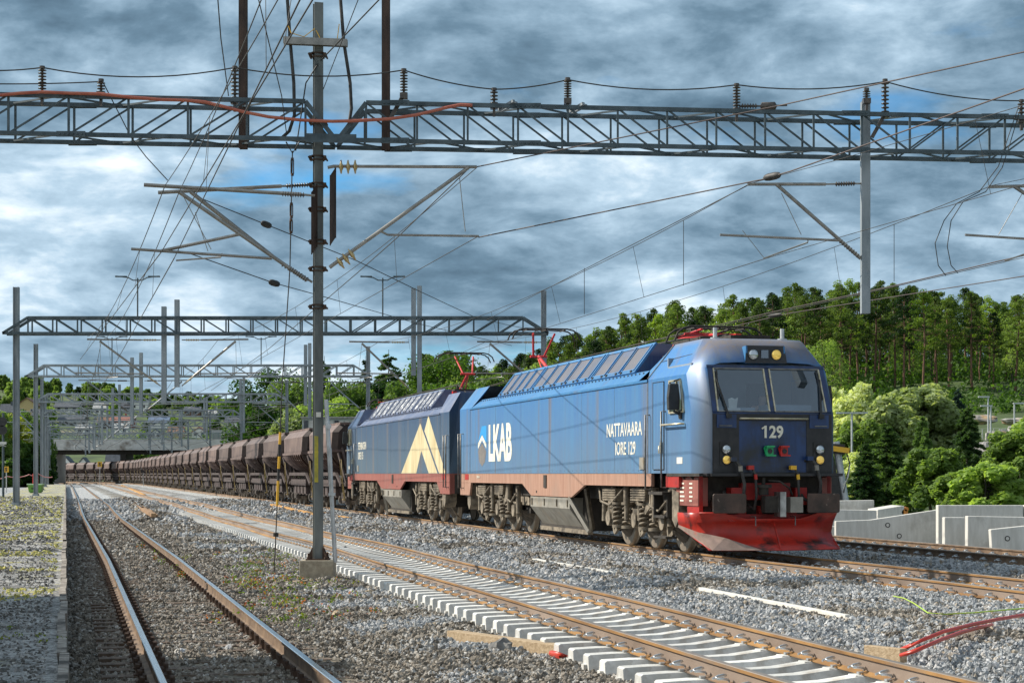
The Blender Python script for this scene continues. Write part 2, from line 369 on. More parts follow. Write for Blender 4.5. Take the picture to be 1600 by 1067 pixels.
def stone_material(name, stops, bump=.5):
    m = bpy.data.materials.new(name); m.use_nodes = True; nt = m.node_tree; b = nt.nodes['Principled BSDF']
    b.inputs['Roughness'].default_value = .85
    oi = nd(nt, 'ShaderNodeObjectInfo'); c = ramp(nt, oi.outputs['Random'], stops)
    tc = nd(nt, 'ShaderNodeTexCoord'); n = nd(nt, 'ShaderNodeTexNoise', {'Vector': tc.outputs['Object'], 'Scale': 2.5, 'Detail': 4.0})
    c = mixc(nt, mth(nt, 'MULTIPLY', n.outputs[0], .5), c, (.20,.19,.17)); nt.links.new(c, b.inputs['Base Color']); return m
def stone_nodes(name, mat):
    ng = bpy.data.node_groups.new(name, 'GeometryNodeTree')
    ng.interface.new_socket('Geometry', in_out='INPUT', socket_type='NodeSocketGeometry')
    ng.interface.new_socket('Geometry', in_out='OUTPUT', socket_type='NodeSocketGeometry')
    N, L = ng.nodes, ng.links
    gi, go = N.new('NodeGroupInput'), N.new('NodeGroupOutput')
    g2i = N.new('GeometryNodeGeometryToInstance')
    for k in range(6):
        ico = N.new('GeometryNodeMeshIcoSphere'); ico.inputs['Radius'].default_value = .5; ico.inputs['Subdivisions'].default_value = 2
        no = N.new('ShaderNodeTexNoise'); no.inputs['Scale'].default_value = 1.7; no.inputs['Detail'].default_value = 1.5
        po = N.new('GeometryNodeInputPosition'); va = N.new('ShaderNodeVectorMath'); va.operation = 'ADD'; va.inputs[1].default_value = (k*7.3, k*3.1, k*5.7)
        L.new(po.outputs[0], va.inputs[0]); L.new(va.outputs[0], no.inputs['Vector'])
        vs = N.new('ShaderNodeVectorMath'); vs.operation = 'SUBTRACT'; vs.inputs[1].default_value = (.5,.5,.5); L.new(no.outputs['Color'], vs.inputs[0])
        vm = N.new('ShaderNodeVectorMath'); vm.operation = 'SCALE'; vm.inputs['Scale'].default_value = 1.35; L.new(vs.outputs[0], vm.inputs[0])
        sp = N.new('GeometryNodeSetPosition'); L.new(ico.outputs[0], sp.inputs['Geometry']); L.new(vm.outputs[0], sp.inputs['Offset'])
        # cut flat facets: snap positions coarsely
        sn = N.new('ShaderNodeVectorMath'); sn.operation = 'SNAP'; sn.inputs[1].default_value = (.26,.24,.25)
        p2 = N.new('GeometryNodeInputPosition'); L.new(p2.outputs[0], sn.inputs[0])
        mx = N.new('ShaderNodeMix'); mx.data_type = 'VECTOR'; mx.inputs[0].default_value = .55; L.new(p2.outputs[0], mx.inputs[4]); L.new(sn.outputs[0], mx.inputs[5])
        s2 = N.new('GeometryNodeSetPosition'); L.new(sp.outputs[0], s2.inputs['Geometry']); L.new(mx.outputs[1], s2.inputs['Position'])
        sm = N.new('GeometryNodeSetMaterial'); sm.inputs['Material'].default_value = mat; L.new(s2.outputs[0], sm.inputs['Geometry'])
        L.new(sm.outputs[0], g2i.inputs[0])
    iop = N.new('GeometryNodeInstanceOnPoints'); L.new(gi.outputs[0], iop.inputs['Points']); L.new(g2i.outputs[0], iop.inputs['Instance'])
    iop.inputs['Pick Instance'].default_value = True
    ri = N.new('FunctionNodeRandomValue'); ri.data_type = 'INT'; ri.inputs[4].default_value = 0; ri.inputs[5].default_value = 5; L.new(ri.outputs[2], iop.inputs['Instance Index'])
    rr = N.new('FunctionNodeRandomValue'); rr.data_type = 'FLOAT_VECTOR'; rr.inputs[1].default_value = (6.28,6.28,6.28); L.new(rr.outputs[0], iop.inputs['Rotation'])
    na = N.new('GeometryNodeInputNamedAttribute'); na.data_type = 'FLOAT'; na.inputs[0].default_value = 'size'
    rs = N.new('FunctionNodeRandomValue'); rs.data_type = 'FLOAT_VECTOR'; rs.inputs[0].default_value = (.7,.6,.5); rs.inputs[1].default_value = (1.35,1.2,1.0); rs.inputs['Seed'].default_value = 4
    vm = N.new('ShaderNodeVectorMath'); vm.operation = 'SCALE'; L.new(rs.outputs[0], vm.inputs[0]); L.new(na.outputs[0], vm.inputs['Scale']); L.new(vm.outputs[0], iop.inputs['Scale'])
    L.new(iop.outputs[0], go.inputs[0]); return ng
def scatter_ballast():
    pts = {'new': ([], []), 'old': ([], [])}
    rn = random.Random(3)
    for (y0, y1, dens, size) in ((12.5,20,520,.050), (20,30,350,.056), (30,46,190,.071), (46,75,62,.11), (75,125,20,.17)):
        wid = (1700/F)*y1
        n = int((y1-y0)*wid*dens)
        Y = y0+(y1-y0)*RN.rand(n); X = (RN.rand(n)*1660-830)/F*Y
        for x, y in zip(X, Y):
            u, w = towuw(x, y)
            if w < .06 or w > 24.5: continue
            skip = False; lowz = 0
            for T, q in ((T1, 1), (T2, 2), (T3, 3), (T4, 4)):
                d = abs(w-itp(T, u))
                if abs(d-.7525) < .10: skip = True
                if q == 2 and d < 1.35: lowz = 1
                if q in (3, 4) and d < 1.3: lowz = 2
                if q == 1 and d < 1.3: lowz = 3
            if skip: continue
            if lowz == 3 and u < 78:
                ph = (u/.62) % 1.0
                if ph < .42 and w > itp(T1,u)-.85 and rn.random() < .80: continue
            if lowz == 2 and rn.random() < .35: continue
            z = gz(u, w)+.035*mnoise.noise(Vector((u*1.1, w*1.1, 0)))+.03*mnoise.noise(Vector((u*3, w*3, 5)))
            if lowz == 3 and u > 78 and rn.random() < .5*dustness(u, w): continue
            if lowz == 1 and u > 60 and rn.random() < .7: continue
            o = oldness(u, w)+.75*mnoise.noise(Vector((x*.45, y*.45, 3)))
            k = 'old' if o+rn.uniform(-.12,.12) > .45 else 'new'
            sz = size*rn.uniform(.6, 1.25)
            if k == 'old' and lowz == 3: sz *= .8
            pts[k][0].append((x, y, z+rn.uniform(-.2,.4)*sz)); pts[k][1].append(sz)
    # gravel and lichen lumps lying on the platform
    gp_, gs_, mp_, ms_ = [], [], [], []
    for (y0, y1, dens, size) in ((11,20,760,.024),(20,32,420,.031),(32,60,140,.05),(60,110,30,.085)):
        for _ in range(int((y1-y0)*y1*.085*dens)):
            y = rn.uniform(y0, y1); x = -rn.random()*.295*y
            if x > -697/F*y-.14 or (y > 30 and x < -697/F*y-3.9): continue
            z = .26-.03*float(sst(40, 200, y)); n = mnoise.noise(Vector((x*.8, y*.55, 8)))+.5*mnoise.noise(Vector((x*3, y*2, 2)))
            thr = .62 if y < 17 else .42 if y < 21 else .24 if y < 26 else .12
            if n > thr and rn.random() < .8: mp_.append((x,y,z+.004)); ms_.append(size*rn.uniform(.6,1.3))
            else: gp_.append((x,y,z)); gs_.append(size*rn.uniform(.4,1.3))
    for nm, p_, s_, st_, lb in (('platform_gravel', gp_, gs_, [(0,(.025,.024,.022)),(.45,(.12,.115,.105)),(.75,(.26,.25,.24)),(1,(.62,.61,.59))], 'loose gravel lying on the platform'),
                            ('lichen', mp_, ms_, [(0,(.36,.30,.04)),(.5,(.58,.52,.09)),(.8,(.70,.66,.20)),(1,(.16,.20,.04))], 'yellow green lichen and moss lumps on the platform')):
        mt_ = stone_material(nm, st_); me = bpy.data.meshes.new(nm); me.from_pydata(p_, [], []); a = me.attributes.new('size', 'FLOAT', 'POINT'); a.data.foreach_set('value', s_)
        o = link(nm, me, None, [mt_]); props(o, lb, 'gravel' if nm[0] == 'p' else 'moss', None, 'stuff'); md = o.modifiers.new('stones', 'NODES'); md.node_group = stone_nodes(nm, mt_); print(nm, len(p_))
    mats = {'new': stone_material('grey_stone', [(0,(.11,.12,.13)),(.2,(.24,.26,.275)),(.5,(.38,.40,.415)),(.8,(.50,.51,.53)),(.9,(.36,.29,.20)),(1,(.66,.66,.66))]),
            'old': stone_material('brown_stone', [(0,(.06,.048,.035)),(.35,(.17,.14,.105)),(.7,(.29,.25,.20)),(.9,(.40,.38,.35)),(1,(.58,.56,.52))])}
    for k, nm, lb in (('new', 'ballast', None), ('old', 'old_ballast', None)):
        me = bpy.data.meshes.new(nm); me.from_pydata(pts[k][0], [], [])
        a = me.attributes.new('size', 'FLOAT', 'POINT'); a.data.foreach_set('value', pts[k][1])
        o = link(nm, me, None, [mats[k]]); props(o, {'new': 'loose grey crushed stone between the tracks', 'old': 'older brown crushed stone round the nearest track'}[k], 'ballast', None, 'stuff')
        md = o.modifiers.new('stones', 'NODES'); md.node_group = stone_nodes(nm, mats[k])
        print(nm, len(pts[k][0]))
scatter_ballast()

# ---------------------------------------------------------------- railway tracks
RAILP = [(-.075,-.172),(.075,-.172),(.075,-.160),(.012,-.142),(.009,-.045),(.033,-.034),(.036,-.006),(.030,0),(-.030,0),(-.036,-.006),(-.033,-.034),(-.009,-.045),(-.012,-.142),(-.075,-.160)]
def srange(a, b):
    out = []; s = a
    while s < b:
        out.append(s); s += .8 if s < 110 else 3 if s < 300 else 6
    return out+[b]
def make_track(T, s0, s1, zf, name, label, side, top, sl_mesh, sl_z, n_ind, clip=None, spacing=.6, wob=0):
    root = thing(name, label, 'railway track', P(s0, itp(T, s0), 0))
    base = root.location.copy()
    root.location = (0,0,0)
    for sg in (-1, 1):
        mb = MB(); rings = []
        for s in srange(s0, s1):
            w = itp(T, s)+sg*.7525+wob*math.sin(s*.21+sg)*.012; z = zf(s)
            c = P(s, w, z); h = head(s); cx, sx = math.cos(h), math.sin(h)
            rings.append([(c.x+a*cx, c.y+a*sx, c.z+b) for a, b in RAILP])
        n = len(RAILP); b0 = 0
        vs = [p for r in rings for p in r]; mb.v = vs
        for i in range(len(rings)-1):
            for j in range(n):
                mb.f.append((i*n+j, i*n+(j+1) % n, (i+1)*n+(j+1) % n, (i+1)*n+j)); mb.m.append(1 if j in (6,7,8) else 2 if j in (3,4,10,11) else 0); mb.sm.append(False)
        mb.f.append(tuple(range(n-1,-1,-1))); mb.m.append(0); mb.sm.append(False)
        mb.build('rail', [side, top, rail_web if side is rail_side else side], root)
    rest = MB(); s = s0+.3; k = 0; first = None
    cm = clip
    while s < min(s1, 300):
        p = P(s, itp(T, s), zf(s)+sl_z); h = head(s)
        jit = random.uniform(-.012,.012)
        if k < n_ind:
            o = bpy.data.objects.new('sleeper', sl_mesh); COL.objects.link(o); o.parent = root
            o.location = p; o.rotation_euler = (0, 0, h+jit)
            if cm is not None and k < 70:
                for sg in (-1, 1):
                    for q in (-1, 1):
                        c = bpy.data.objects.new('rail_clip', cm); COL.objects.link(c); c.parent = o
                        c.location = (sg*.7525+q*.10, 0, -sl_z-.158); c.rotation_euler = (0, 0, 0 if q > 0 else math.pi)
        else:
            rest.box(p+Vector((0,0,-.08)), (2.5,.24,.17), 0, Matrix.Rotation(h, 3, 'Z'))
        s += spacing; k += 1
    if rest.v: props(rest.build('sleeper', sl_mesh.materials[0], root), kind='stuff')
    return root
def sleeper_mesh():
    mb = MB(); xs = [(-1.25,.19,.115,.09),(-1.23,.205,.12,.095),(-.95,.215,.13,.10),(-.62,.205,.13,.10),(-.30,.165,.12,.095),(0,.155,.115,.09)]
    xs = xs+[(-a,b,c,d) for a,b,c,d in xs[-2::-1]]
    rings = []
    for x, h, hb, ht in xs: rings.append([(x,-hb,-.215),(x,-hb,-.215+h*.45),(x,-ht,-.215+h),(x,ht,-.215+h),(x,hb,-.215+h*.45),(x,hb,-.215)])
    mb.loft(rings, closed=True)
    mb.add(rings[0], [tuple(range(5,-1,-1))]); mb.add(rings[-1], [tuple(range(6))])
    for s in (-1,1): mb.box((s*1.265,0,-.16), (.04,.10,.10))
    for s in (-1,1): mb.box((s*.7525,0,-.006), (.32,.16,.012))
    me = bpy.data.meshes.new('sleeper'); me.from_pydata(mb.v, [], mb.f); me.materials.append(sleeper_m); me.update(); return me
def clip_mesh():
    mb = MB(); r = .0115
    pts = [(-.045,.012,.02),(-.03,.03,.03),(.02,.055,.035),(.055,.045,.035),(.06,.012,.04),(.035,-.005,.045),(-.01,-.01,.05),(-.035,-.03,.045),(-.02,-.055,.04),(.03,-.06,.035),(.065,-.045,.03)]
    pts = [(x*1.15, y*1.15, z*1.9-.01) for x, y, z in pts]
    mb.tube(pts, r, 5); mb.box((-.02,0,.0), (.05,.05,.02))
    me = bpy.data.meshes.new('rail_clip'); me.from_pydata(mb.v, [], mb.f); me.materials.append(clip_m)
    me.polygons.foreach_set('use_smooth', mb.sm); me.update(); return me
def wood_sleeper_mesh():
    mb = MB(); mb.box((0,0,-.075), (2.5,.235,.15))
    for s in (-1,1):
        mb.box((s*.7525,0,.009), (.36,.17,.018), 1)
        for q in (-1,1):
            for e in (-1,1): mb.box((s*.7525+q*.115, e*.055, .04), (.075,.06,.07), 1); mb.cyl((s*.7525+q*.14, e*.055, .05), (s*.7525+q*.14, e*.055, .115), .026, 6, 1)
    me = bpy.data.meshes.new('sleeper'); me.from_pydata(mb.v, [], mb.f); me.materials.append(wood_sl); me.materials.append(clip_old)
    me.polygons.foreach_set('material_index', mb.m); me.update(); return me
SLM, CLM, WSM = sleeper_mesh(), clip_mesh(), wood_sleeper_mesh()
z0 = lambda s: 0.0
zt2 = lambda s: float(np.interp(s, [84,98], [0.0,.03]))+.012*math.sin(s*.33)
make_track(T2, 8.5, 660, zt2, 'railway_track', 'half built middle track on exposed pale concrete sleepers with rusty orange rails', rail_side, rail_top, SLM, -.172, 100, CLM, .6, 1)
make_track(T3, 20, 700, z0, 'railway_track', 'rusty railed track in grey ballast that carries the blue locomotives', rail_side, rail_top, SLM, -.172, 100, CLM, .6)
make_track(T4, 26, 660, z0, 'railway_track', 'dark railed track beyond the train, running in front of the concrete blocks', rail_old, rail_top, SLM, -.172, 60, CLM, .6)
make_track(T1, 12.5, 660, rz1, 'railway_track', 'old track with polished rails and brown timber sleepers beside the platform', rail_old, rail_shiny, WSM, -.190, 100, None, .62)
make_track(T0, 60, 246, lambda s: -.3, 'railway_track', 'track on the far left beyond the platform', rail_old, rail_top, SLM, -.172, 20, None, .62)
# ---------------------------------------------------------------- platform
def platmat():
    m = bpy.data.materials.new('platform_gravel'); m.use_nodes = True; nt = m.node_tree; b = nt.nodes['Principled BSDF']
    b.inputs['Roughness'].default_value = .95
    g = nd(nt, 'ShaderNodeNewGeometry')
    n1 = nd(nt, 'ShaderNodeTexNoise', {'Vector': g.outputs['Position'], 'Scale': 20.0, 'Detail': 6.0, 'Roughness': .85})
    n0 = nd(nt, 'ShaderNodeTexNoise', {'Vector': g.outputs['Position'], 'Scale': 1.4, 'Detail': 5.0, 'Roughness': .6})
    t = mth(nt, 'MULTIPLY_ADD', n0.outputs[0], .35, mth(nt, 'MULTIPLY', n1.outputs[0], .8))
    c = ramp(nt, t, [(.46,(.035,.033,.03)),(.55,(.17,.165,.155)),(.66,(.58,.57,.55))])
    # lichen and moss: patches drawn out across the platform, stronger near the track edge
    mp = nd(nt, 'ShaderNodeMapping', {0: g.outputs['Position']}); mp.inputs['Scale'].default_value = (1.2, .75, 1)
    n2 = nd(nt, 'ShaderNodeTexNoise', {'Vector': mp.outputs[0], 'Scale': 1.3, 'Detail': 9.0, 'Roughness': .74})
    sx = nd(nt, 'ShaderNodeSeparateXYZ', {0: g.outputs['Position']})
    w = mth(nt, 'ADD', mth(nt, 'MULTIPLY', sx.outputs[0], CT), mth(nt, 'MULTIPLY', sx.outputs[1], ST))
    far = ramp(nt, mth(nt, 'DIVIDE', sx.outputs[1], 100.0), [(.18,(0,0,0)),(.27,(.07,)*3),(.6,(.10,)*3),(1.0,(.12,)*3)])
    f = ramp(nt, mth(nt, 'ADD', mth(nt, 'SUBTRACT', n2.outputs[0], .04), far), [(.58,(0,0,0)),(.66,(1,1,1))])
    n3 = nd(nt, 'ShaderNodeTexNoise', {'Vector': g.outputs['Position'], 'Scale': 3.0, 'Detail': 3.0})
    moss = ramp(nt, n3.outputs[0], [(.4,(.42,.36,.05)),(.6,(.60,.55,.10)),(.7,(.16,.22,.04))])
    c = mixc(nt, mth(nt, 'MULTIPLY', f, .85), c, moss)
    nt.links.new(c, b.inputs['Base Color'])
    bp = nd(nt, 'ShaderNodeBump', {'Height': n1.outputs[0], 'Strength': .9, 'Distance': .03}); nt.links.new(bp.outputs[0], b.inputs['Normal']); return m
PZ = .26
def pedge(Y): return -697/F*Y            # platform edge line X at depth Y
def make_platform():
    mb = MB(); ys = list(np.arange(2,60,1.0))+list(np.arange(60,246,6))
    rows = []
    for Y in ys:
        xe = pedge(Y)-.05+.02*math.sin(Y*1.7); wl = -4.0 if Y > 30 else -26.0
        z = PZ-.03*float(sst(40, 200, Y))
        rows.append([(xe, Y, z)]+[(xe-(abs(wl))*t, Y, z+.012*math.sin(Y*.9+t*9)) for t in (.05,.1,.2,.35,.5,.7,1.0)]+[(xe-abs(wl)-.3, Y, -.8)])
    mb.loft(rows, 0); mb.add([rows[-1][0],rows[-1][-1],(rows[-1][0][0],ys[-1],-.8)], [(0,1,2)])
    o = mb.build('platform', [platmat()]); props(o, 'long grey gravel platform with patches of yellow lichen', 'platform')
    c = MB(); y = 8.0; rn = random.Random(5)
    while y < 246:
        L = 1.95 if y < 90 else 6; j = rn.uniform(-.008,.008); zj = rn.uniform(-.012,.012)
        p = Vector((pedge(y)+j-.03, y, PZ+zj-.02)); q = Vector((pedge(y+L-.04)+j-.03+rn.uniform(-.015,.015), y+L-.04, PZ+zj+rn.uniform(-.01,.01)-.02))
        c.bar(p+Vector((0,0,-.28)), q+Vector((0,0,-.28)), .07, .66)
        y += L
    e = pm('worn_edge_concrete', (.13,.10,.08), (.40,.36,.31), 7, .9, 0, .7, c3=(.06,.05,.04), s3=2.0, lo3=.5, hi3=.62)
    k = c.build('platform_edge', [e], o)
make_platform()

# ---------------------------------------------------------------- station building added unseen at the left, sized to shade the near platform end
def station():
    w = pm('ochre_plank_wall', (.45,.33,.16), (.52,.40,.22), 3, .8, 0, .2, (6,6,1)); r = pm('roof_felt', (.05,.05,.055), (.08,.08,.085), 4, .9)
    root = thing('station_building', 'ochre timber station building at the back of the platform', 'building', (-16.5, 11, PZ))
    mb = MB(); mb.b2((-5.5,-18,-.2),(5.2,11.2,5.6)); mb.build('wall', [w], root)
    mb = MB(); mb.prism([(-6,5.6),(6.2,5.6),(5.6,6.6),(0,7.6),(-5.4,6.6)], 1, -18.6, 11.8); mb.build('roof', [r], root)
    g = pm('window_glass', (.05,.07,.08), None, rough=.08)
    for i in range(7):
        a = MB(); y = -15.5+i*4; a.b2((5.2,y,1.1),(5.26,y+1.3,2.7)); f = a.build('window_frame', [white_p], root)
        a = MB(); a.b2((5.262,y+.08,1.18),(5.28,y+1.22,2.62)); a.build('pane', [g], f)
station()

# ---------------------------------------------------------------- ore wagons
wag = pm('mauve_brown_wagon_paint', (.075,.046,.040), (.145,.098,.084), 2.2, .62, .05, .12, (1,1,.45), c3=(.18,.125,.10), s3=1.3, lo3=.52, hi3=.7, rand=.24)
wagd = pm('dark_wagon_end', (.022,.014,.013), (.045,.03,.027), 3, .8)  # shade of ends turned from the sun, put into the colour; ore shares it
wfr = pm('wagon_underframe_brown', (.04,.028,.025), (.09,.065,.06), 5, .75, .1, .2)
wbg = pm('dusty_bogie_steel', (.03,.025,.022), (.12,.10,.085), 6, .8, .1, .3)
whl = pm('wheel_steel', (.09,.07,.055), (.20,.165,.13), 5, .55, .4)
def make_wagon():
    root = thing('ore_wagon', 'x', 'ore wagon', (0,0,0), 0, 'ore wagons coupled in a long train')
    mb = MB()
    prof = [(3.86,4.10,1.36),(3.60,4.12,1.62),(3.48,4.10,1.72),(2.72,3.86,1.74),(2.60,3.80,1.72),(2.38,3.62,1.60),(2.14,3.35,1.36),(1.92,3.1,1.05),(1.72,2.95,.70),(1.55,2.85,.5)]
    rings = []
    for z, L, Wd in prof:
        c = .25
        rings.append([(-L,-Wd+c,z),(-L+c,-Wd,z),(L-c,-Wd,z),(L,-Wd+c,z),(L,Wd-c,z),(L-c,Wd,z),(-L+c,Wd,z),(-L,Wd-c,z)])
    for a, b in zip(rings, rings[1:]):
        for j in range(8): mb.add([a[j],a[(j+1)%8],b[(j+1)%8],b[j]], [(0,1,2,3)], 1 if j in (3,7,2,4,0-0+6,0) and j not in (1,5) else 0)  # end and corner faces take the dark colour as painted shade
    # rim, belt and ribs
    for z, L, Wd, t in ((3.86,4.12,1.38,.10),(2.66,3.85,1.77,.12)):
        for s in (-1,1):
            mb.bar((-L,s*Wd,z),(L,s*Wd,z),.06,t); mb.bar((s*L,-Wd,z),(s*L,Wd,z),.06,t)
    for i in range(10):
        x = -3.45+i*.767
        for s in (-1,1):
            xs = lambda L: x*min(1, L/4.0)
            pts = [(xs(L), s*(Wd+.05), z) for z, L, Wd in prof[4:9]]
            for a, b in zip(pts, pts[1:]): mb.bar(a, b, .05, .20)
    # load of ore inside lies below the rim
    mb.b2((-3.9,-1.35,3.45),(3.9,1.35,3.5), 1)
    h = mb.build('hopper', [wag, wagd], root, fix=True)
    mb = MB()
    for s in (-1,1):
        for e in (-1,1):
            mb.bar((s*4.9,e*1.25,1.22),(s*4.2,e*1.5,2.55),.08,.10); mb.bar((s*4.3,e*1.0,1.25),(s*4.1,e*1.3,2.8),.10,.10)
    mb.b2((-4.95,-1.3,1.08),(-3.1,1.3,1.24)); mb.b2((4.95,-1.3,1.08),(3.1,1.3,1.24))
    mb.b2((-5.0,-.25,.88),(5.0,.25,1.16))
    for s in (-1,1):
        mb.bar((-3.3,s*1.45,1.62),(3.3,s*1.45,1.62),.12,.16); mb.bar((-4.6,s*1.42,1.12),(-3.3,s*1.45,1.62),.1,.14); mb.bar((4.6,s*1.42,1.12),(3.3,s*1.45,1.62),.1,.14)
        mb.bar((-3.0,s*1.38,1.20),(3.0,s*1.38,1.20),.14,.30)
        for x in (-1.9,-.65,.65,1.9): mb.b2((x-.42,s*.9,.62),(x+.42,s*1.35,1.06))
        for k in range(8): mb.bar((-2.6+k*.74,s*1.2,1.05),(-2.6+k*.74,s*1.46,1.55),.05,.05)
    mb.b2((-2.4,-1.2,.55),(2.4,1.2,1.05)); mb.build('underframe', [wfr], root)
    bm_ = MB()
    for s in (-1,1):
        bm_.prism([(-1.25,.62),(-1.1,.85),(-.45,.92),(.45,.92),(1.1,.85),(1.25,.62),(.9,.45),(.45,.33),(-.45,.33),(-.9,.45)], 1, s*.98, s*1.10)
        for e in (-1,1): bm_.box((e*.9,s*1.12,.46),(.34,.16,.34)); bm_.cyl((e*.9,s*1.0,.46),(e*.9,s*1.24,.46),.12,10); bm_.bar((e*.45,s*1.1,.3),(e*.75,s*1.14,.95),.07,.07)
        for e in (-.16,.16): bm_.cyl((e,s*1.10,.36),(e,s*1.10,.80),.10,8)
    bm_.b2((-.3,-1,.5),(.3,1,.88))
    wm = MB()
    wm.cyl((0,-.95,.46),(0,.95,.46),.08,8)
    for s in (-1,1):
        wm.wheel((0,s*.70,.46),(0,s,0),[(-.03,.42),(-.03,.47),(.0,.48),(.02,.455),(.09,.45),(.11,.43),(.105,.37),(.07,.33),(.065,.16),(.12,.12),(.14,.06)],20)
    first = None
    for e in (-1,1):
        b = None
        if first is None:
            b = bm_.build('bogie', [wbg], root, (e*3.45,0,0)); first = b
            w1 = wm.build('wheelset', [whl], b, (-.9,0,0)); w2 = w1.copy(); COL.objects.link(w2); w2.parent = b; w2.location = (.9,0,0); KIDS[b.name].append(w2)
        else: b = dup(first, (e*3.45,0,0), parent=root)
    hr = MB()
    for e in (-1,1):
        hr.tube([(4.55,e*1.42,1.2),(4.55,e*1.48,2.25),(4.95,e*1.48,2.25),(4.95,e*1.42,1.2)],.016,5); hr.tube([(4.6,e*1.3,.45),(4.6,e*1.4,1.2)],.02,5); hr.tube([(4.9,e*1.3,.45),(4.9,e*1.4,1.2)],.02,5); hr.bar((4.6,e*1.35,.5),(4.9,e*1.35,.5),.1,.03)
    hr.build('end_handrail', [pm('faded_yellow_paint', (.20,.14,.05), (.36,.26,.08), 8, .6)], root)
    cp = MB(); cp.box((-5.08,0,.9),(.36,.3,.34)); cp.box((5.08,0,.9),(.36,.3,.34)); cp.build('coupler', [wbg], root)
    return root
ORD = ['first','second','third','fourth','fifth','sixth','seventh','eighth','ninth','tenth','eleventh','twelfth','thirteenth','fourteenth','fifteenth','sixteenth','seventeenth','eighteenth','nineteenth','twentieth','twenty first','twenty second','twenty third','twenty fourth','twenty fifth','twenty sixth','twenty seventh','twenty eighth','twenty ninth','thirtieth','thirty first','thirty second','thirty third','thirty fourth','thirty fifth','thirty sixth','thirty seventh','thirty eighth','thirty ninth','fortieth','forty first','forty second']
def wagons():
    w0 = make_wagon(); s = 79.75+5.15
    for i in range(36):
        p = P(s, itp(T3, s), 0); rz = head(s)-math.pi/2
        lab = ('brown hopper wagon, %s behind the dark blue rear locomotive' % ORD[i]) if i < 24 else ('brown hopper wagon in the far bend, %s in the train' % ORD[i])
        if i == 0: w0.location = p; w0.rotation_euler = (0,0,rz); w0['label'] = lab
        else: dup(w0, p, rz, lab)
        s += 10.3
wagons()
# ---------------------------------------------------------------- locomotives
def bodypaint(name, base, dust, streak, top):
    m = bpy.data.materials.new(name); m.use_nodes = True; nt = m.node_tree; b = nt.nodes['Principled BSDF']
    b.inputs['Roughness'].default_value = .42; b.inputs['Specular IOR Level'].default_value = .5
    tc = nd(nt, 'ShaderNodeTexCoord'); o = tc.outputs['Object']
    mp = nd(nt, 'ShaderNodeMapping', {0: o}); mp.inputs['Scale'].default_value = (7, 7, .35)
    n = nd(nt, 'ShaderNodeTexNoise', {'Vector': mp.outputs[0], 'Scale': 1.3, 'Detail': 6.0, 'Roughness': .65})
    n2 = nd(nt, 'ShaderNodeTexNoise', {'Vector': o, 'Scale': .5, 'Detail': 5.0, 'Roughness': .6})
    mp3 = nd(nt, 'ShaderNodeMapping', {0: o}); mp3.inputs['Scale'].default_value = (2.2, 2.2, .12)
    n3 = nd(nt, 'ShaderNodeTexNoise', {'Vector': mp3.outputs[0], 'Scale': 1.0, 'Detail': 3.0, 'Roughness': .5})
    sp = nd(nt, 'ShaderNodeSeparateXYZ', {0: o})
    low = ramp(nt, mth(nt, 'DIVIDE', sp.outputs[2], 4.4), [(.36,(1,1,1)),(.50,(.85,)*3),(.78,(.35,)*3),(.83,(.05,)*3)])   # dust low on the side, with the duller reflection there put in its colour
    f = mth(nt, 'MULTIPLY', low, mth(nt, 'ADD', mth(nt, 'MULTIPLY', n.outputs[0], .7), mth(nt, 'MULTIPLY', n2.outputs[0], .5)))
    c = mixc(nt, mth(nt, 'MINIMUM', mth(nt, 'MULTIPLY', f, 1.35), .9), base, dust)
    c = mixc(nt, ramp(nt, n.outputs[0], [(.42,(0,0,0)),(.62,(.6,.6,.6))]), c, streak)
    c = mixc(nt, ramp(nt, n3.outputs[0], [(.57,(0,0,0)),(.70,(.6,.6,.6))]), c, (.15,.12,.11))
    c = mixc(nt, ramp(nt, mth(nt, 'DIVIDE', sp.outputs[2], 4.4), [(.955,(0,0,0)),(.985,(.75,.75,.75))]), c, top)
    # soot on the nose, brown grime on the roof front
    soot = mth(nt, 'MULTIPLY', ramp(nt, mth(nt, 'SUBTRACT', sp.outputs[0], 10.6), [(.02,(0,0,0)),(.50,(1,1,1))]), mth(nt, 'MULTIPLY_ADD', n2.outputs[0], .5, .55))
    c = mixc(nt, mth(nt, 'MINIMUM', mth(nt, 'MULTIPLY', soot, ramp(nt, mth(nt, 'DIVIDE', sp.outputs[2], 4.4), [(.80,(1,1,1)),(.86,(.55,.55,.55))])), .93), c, (.028,.030,.036))
    rf = mth(nt, 'MULTIPLY', ramp(nt, mth(nt, 'SUBTRACT', sp.outputs[2], 3.7), [(.0,(0,0,0)),(.45,(1,1,1))]), ramp(nt, mth(nt, 'SUBTRACT', sp.outputs[0], 10.0), [(.0,(0,0,0)),(.4,(1,1,1))]))
    c = mixc(nt, mth(nt, 'MULTIPLY', rf, mth(nt, 'MULTIPLY_ADD', n.outputs[0], .9, .4)), c, (.20,.165,.15))
    nt.links.new(c, b.inputs['Base Color'])
    nt.links.new(mth(nt, 'MULTIPLY_ADD', f, .35, .42), b.inputs['Roughness']); return m
m_blue = bodypaint('faded_light_blue_paint', (.02,.155,.42), (.11,.155,.19), (.06,.20,.38), (.20,.19,.20))
m_navy = bodypaint('faded_navy_paint', (.010,.042,.125), (.085,.125,.145), (.035,.085,.15), (.17,.17,.23))
m_roofb = pm('blue_roof_paint', (.025,.15,.36), (.05,.19,.38), 2, .45, 0, .05, c3=(.14,.15,.17), s3=.8, lo3=.56, hi3=.75)
m_roofn = pm('slate_roof_paint', (.06,.09,.18), (.12,.155,.24), 2, .5, 0, .05, c3=(.20,.20,.24), s3=.8, lo3=.5, hi3=.7)
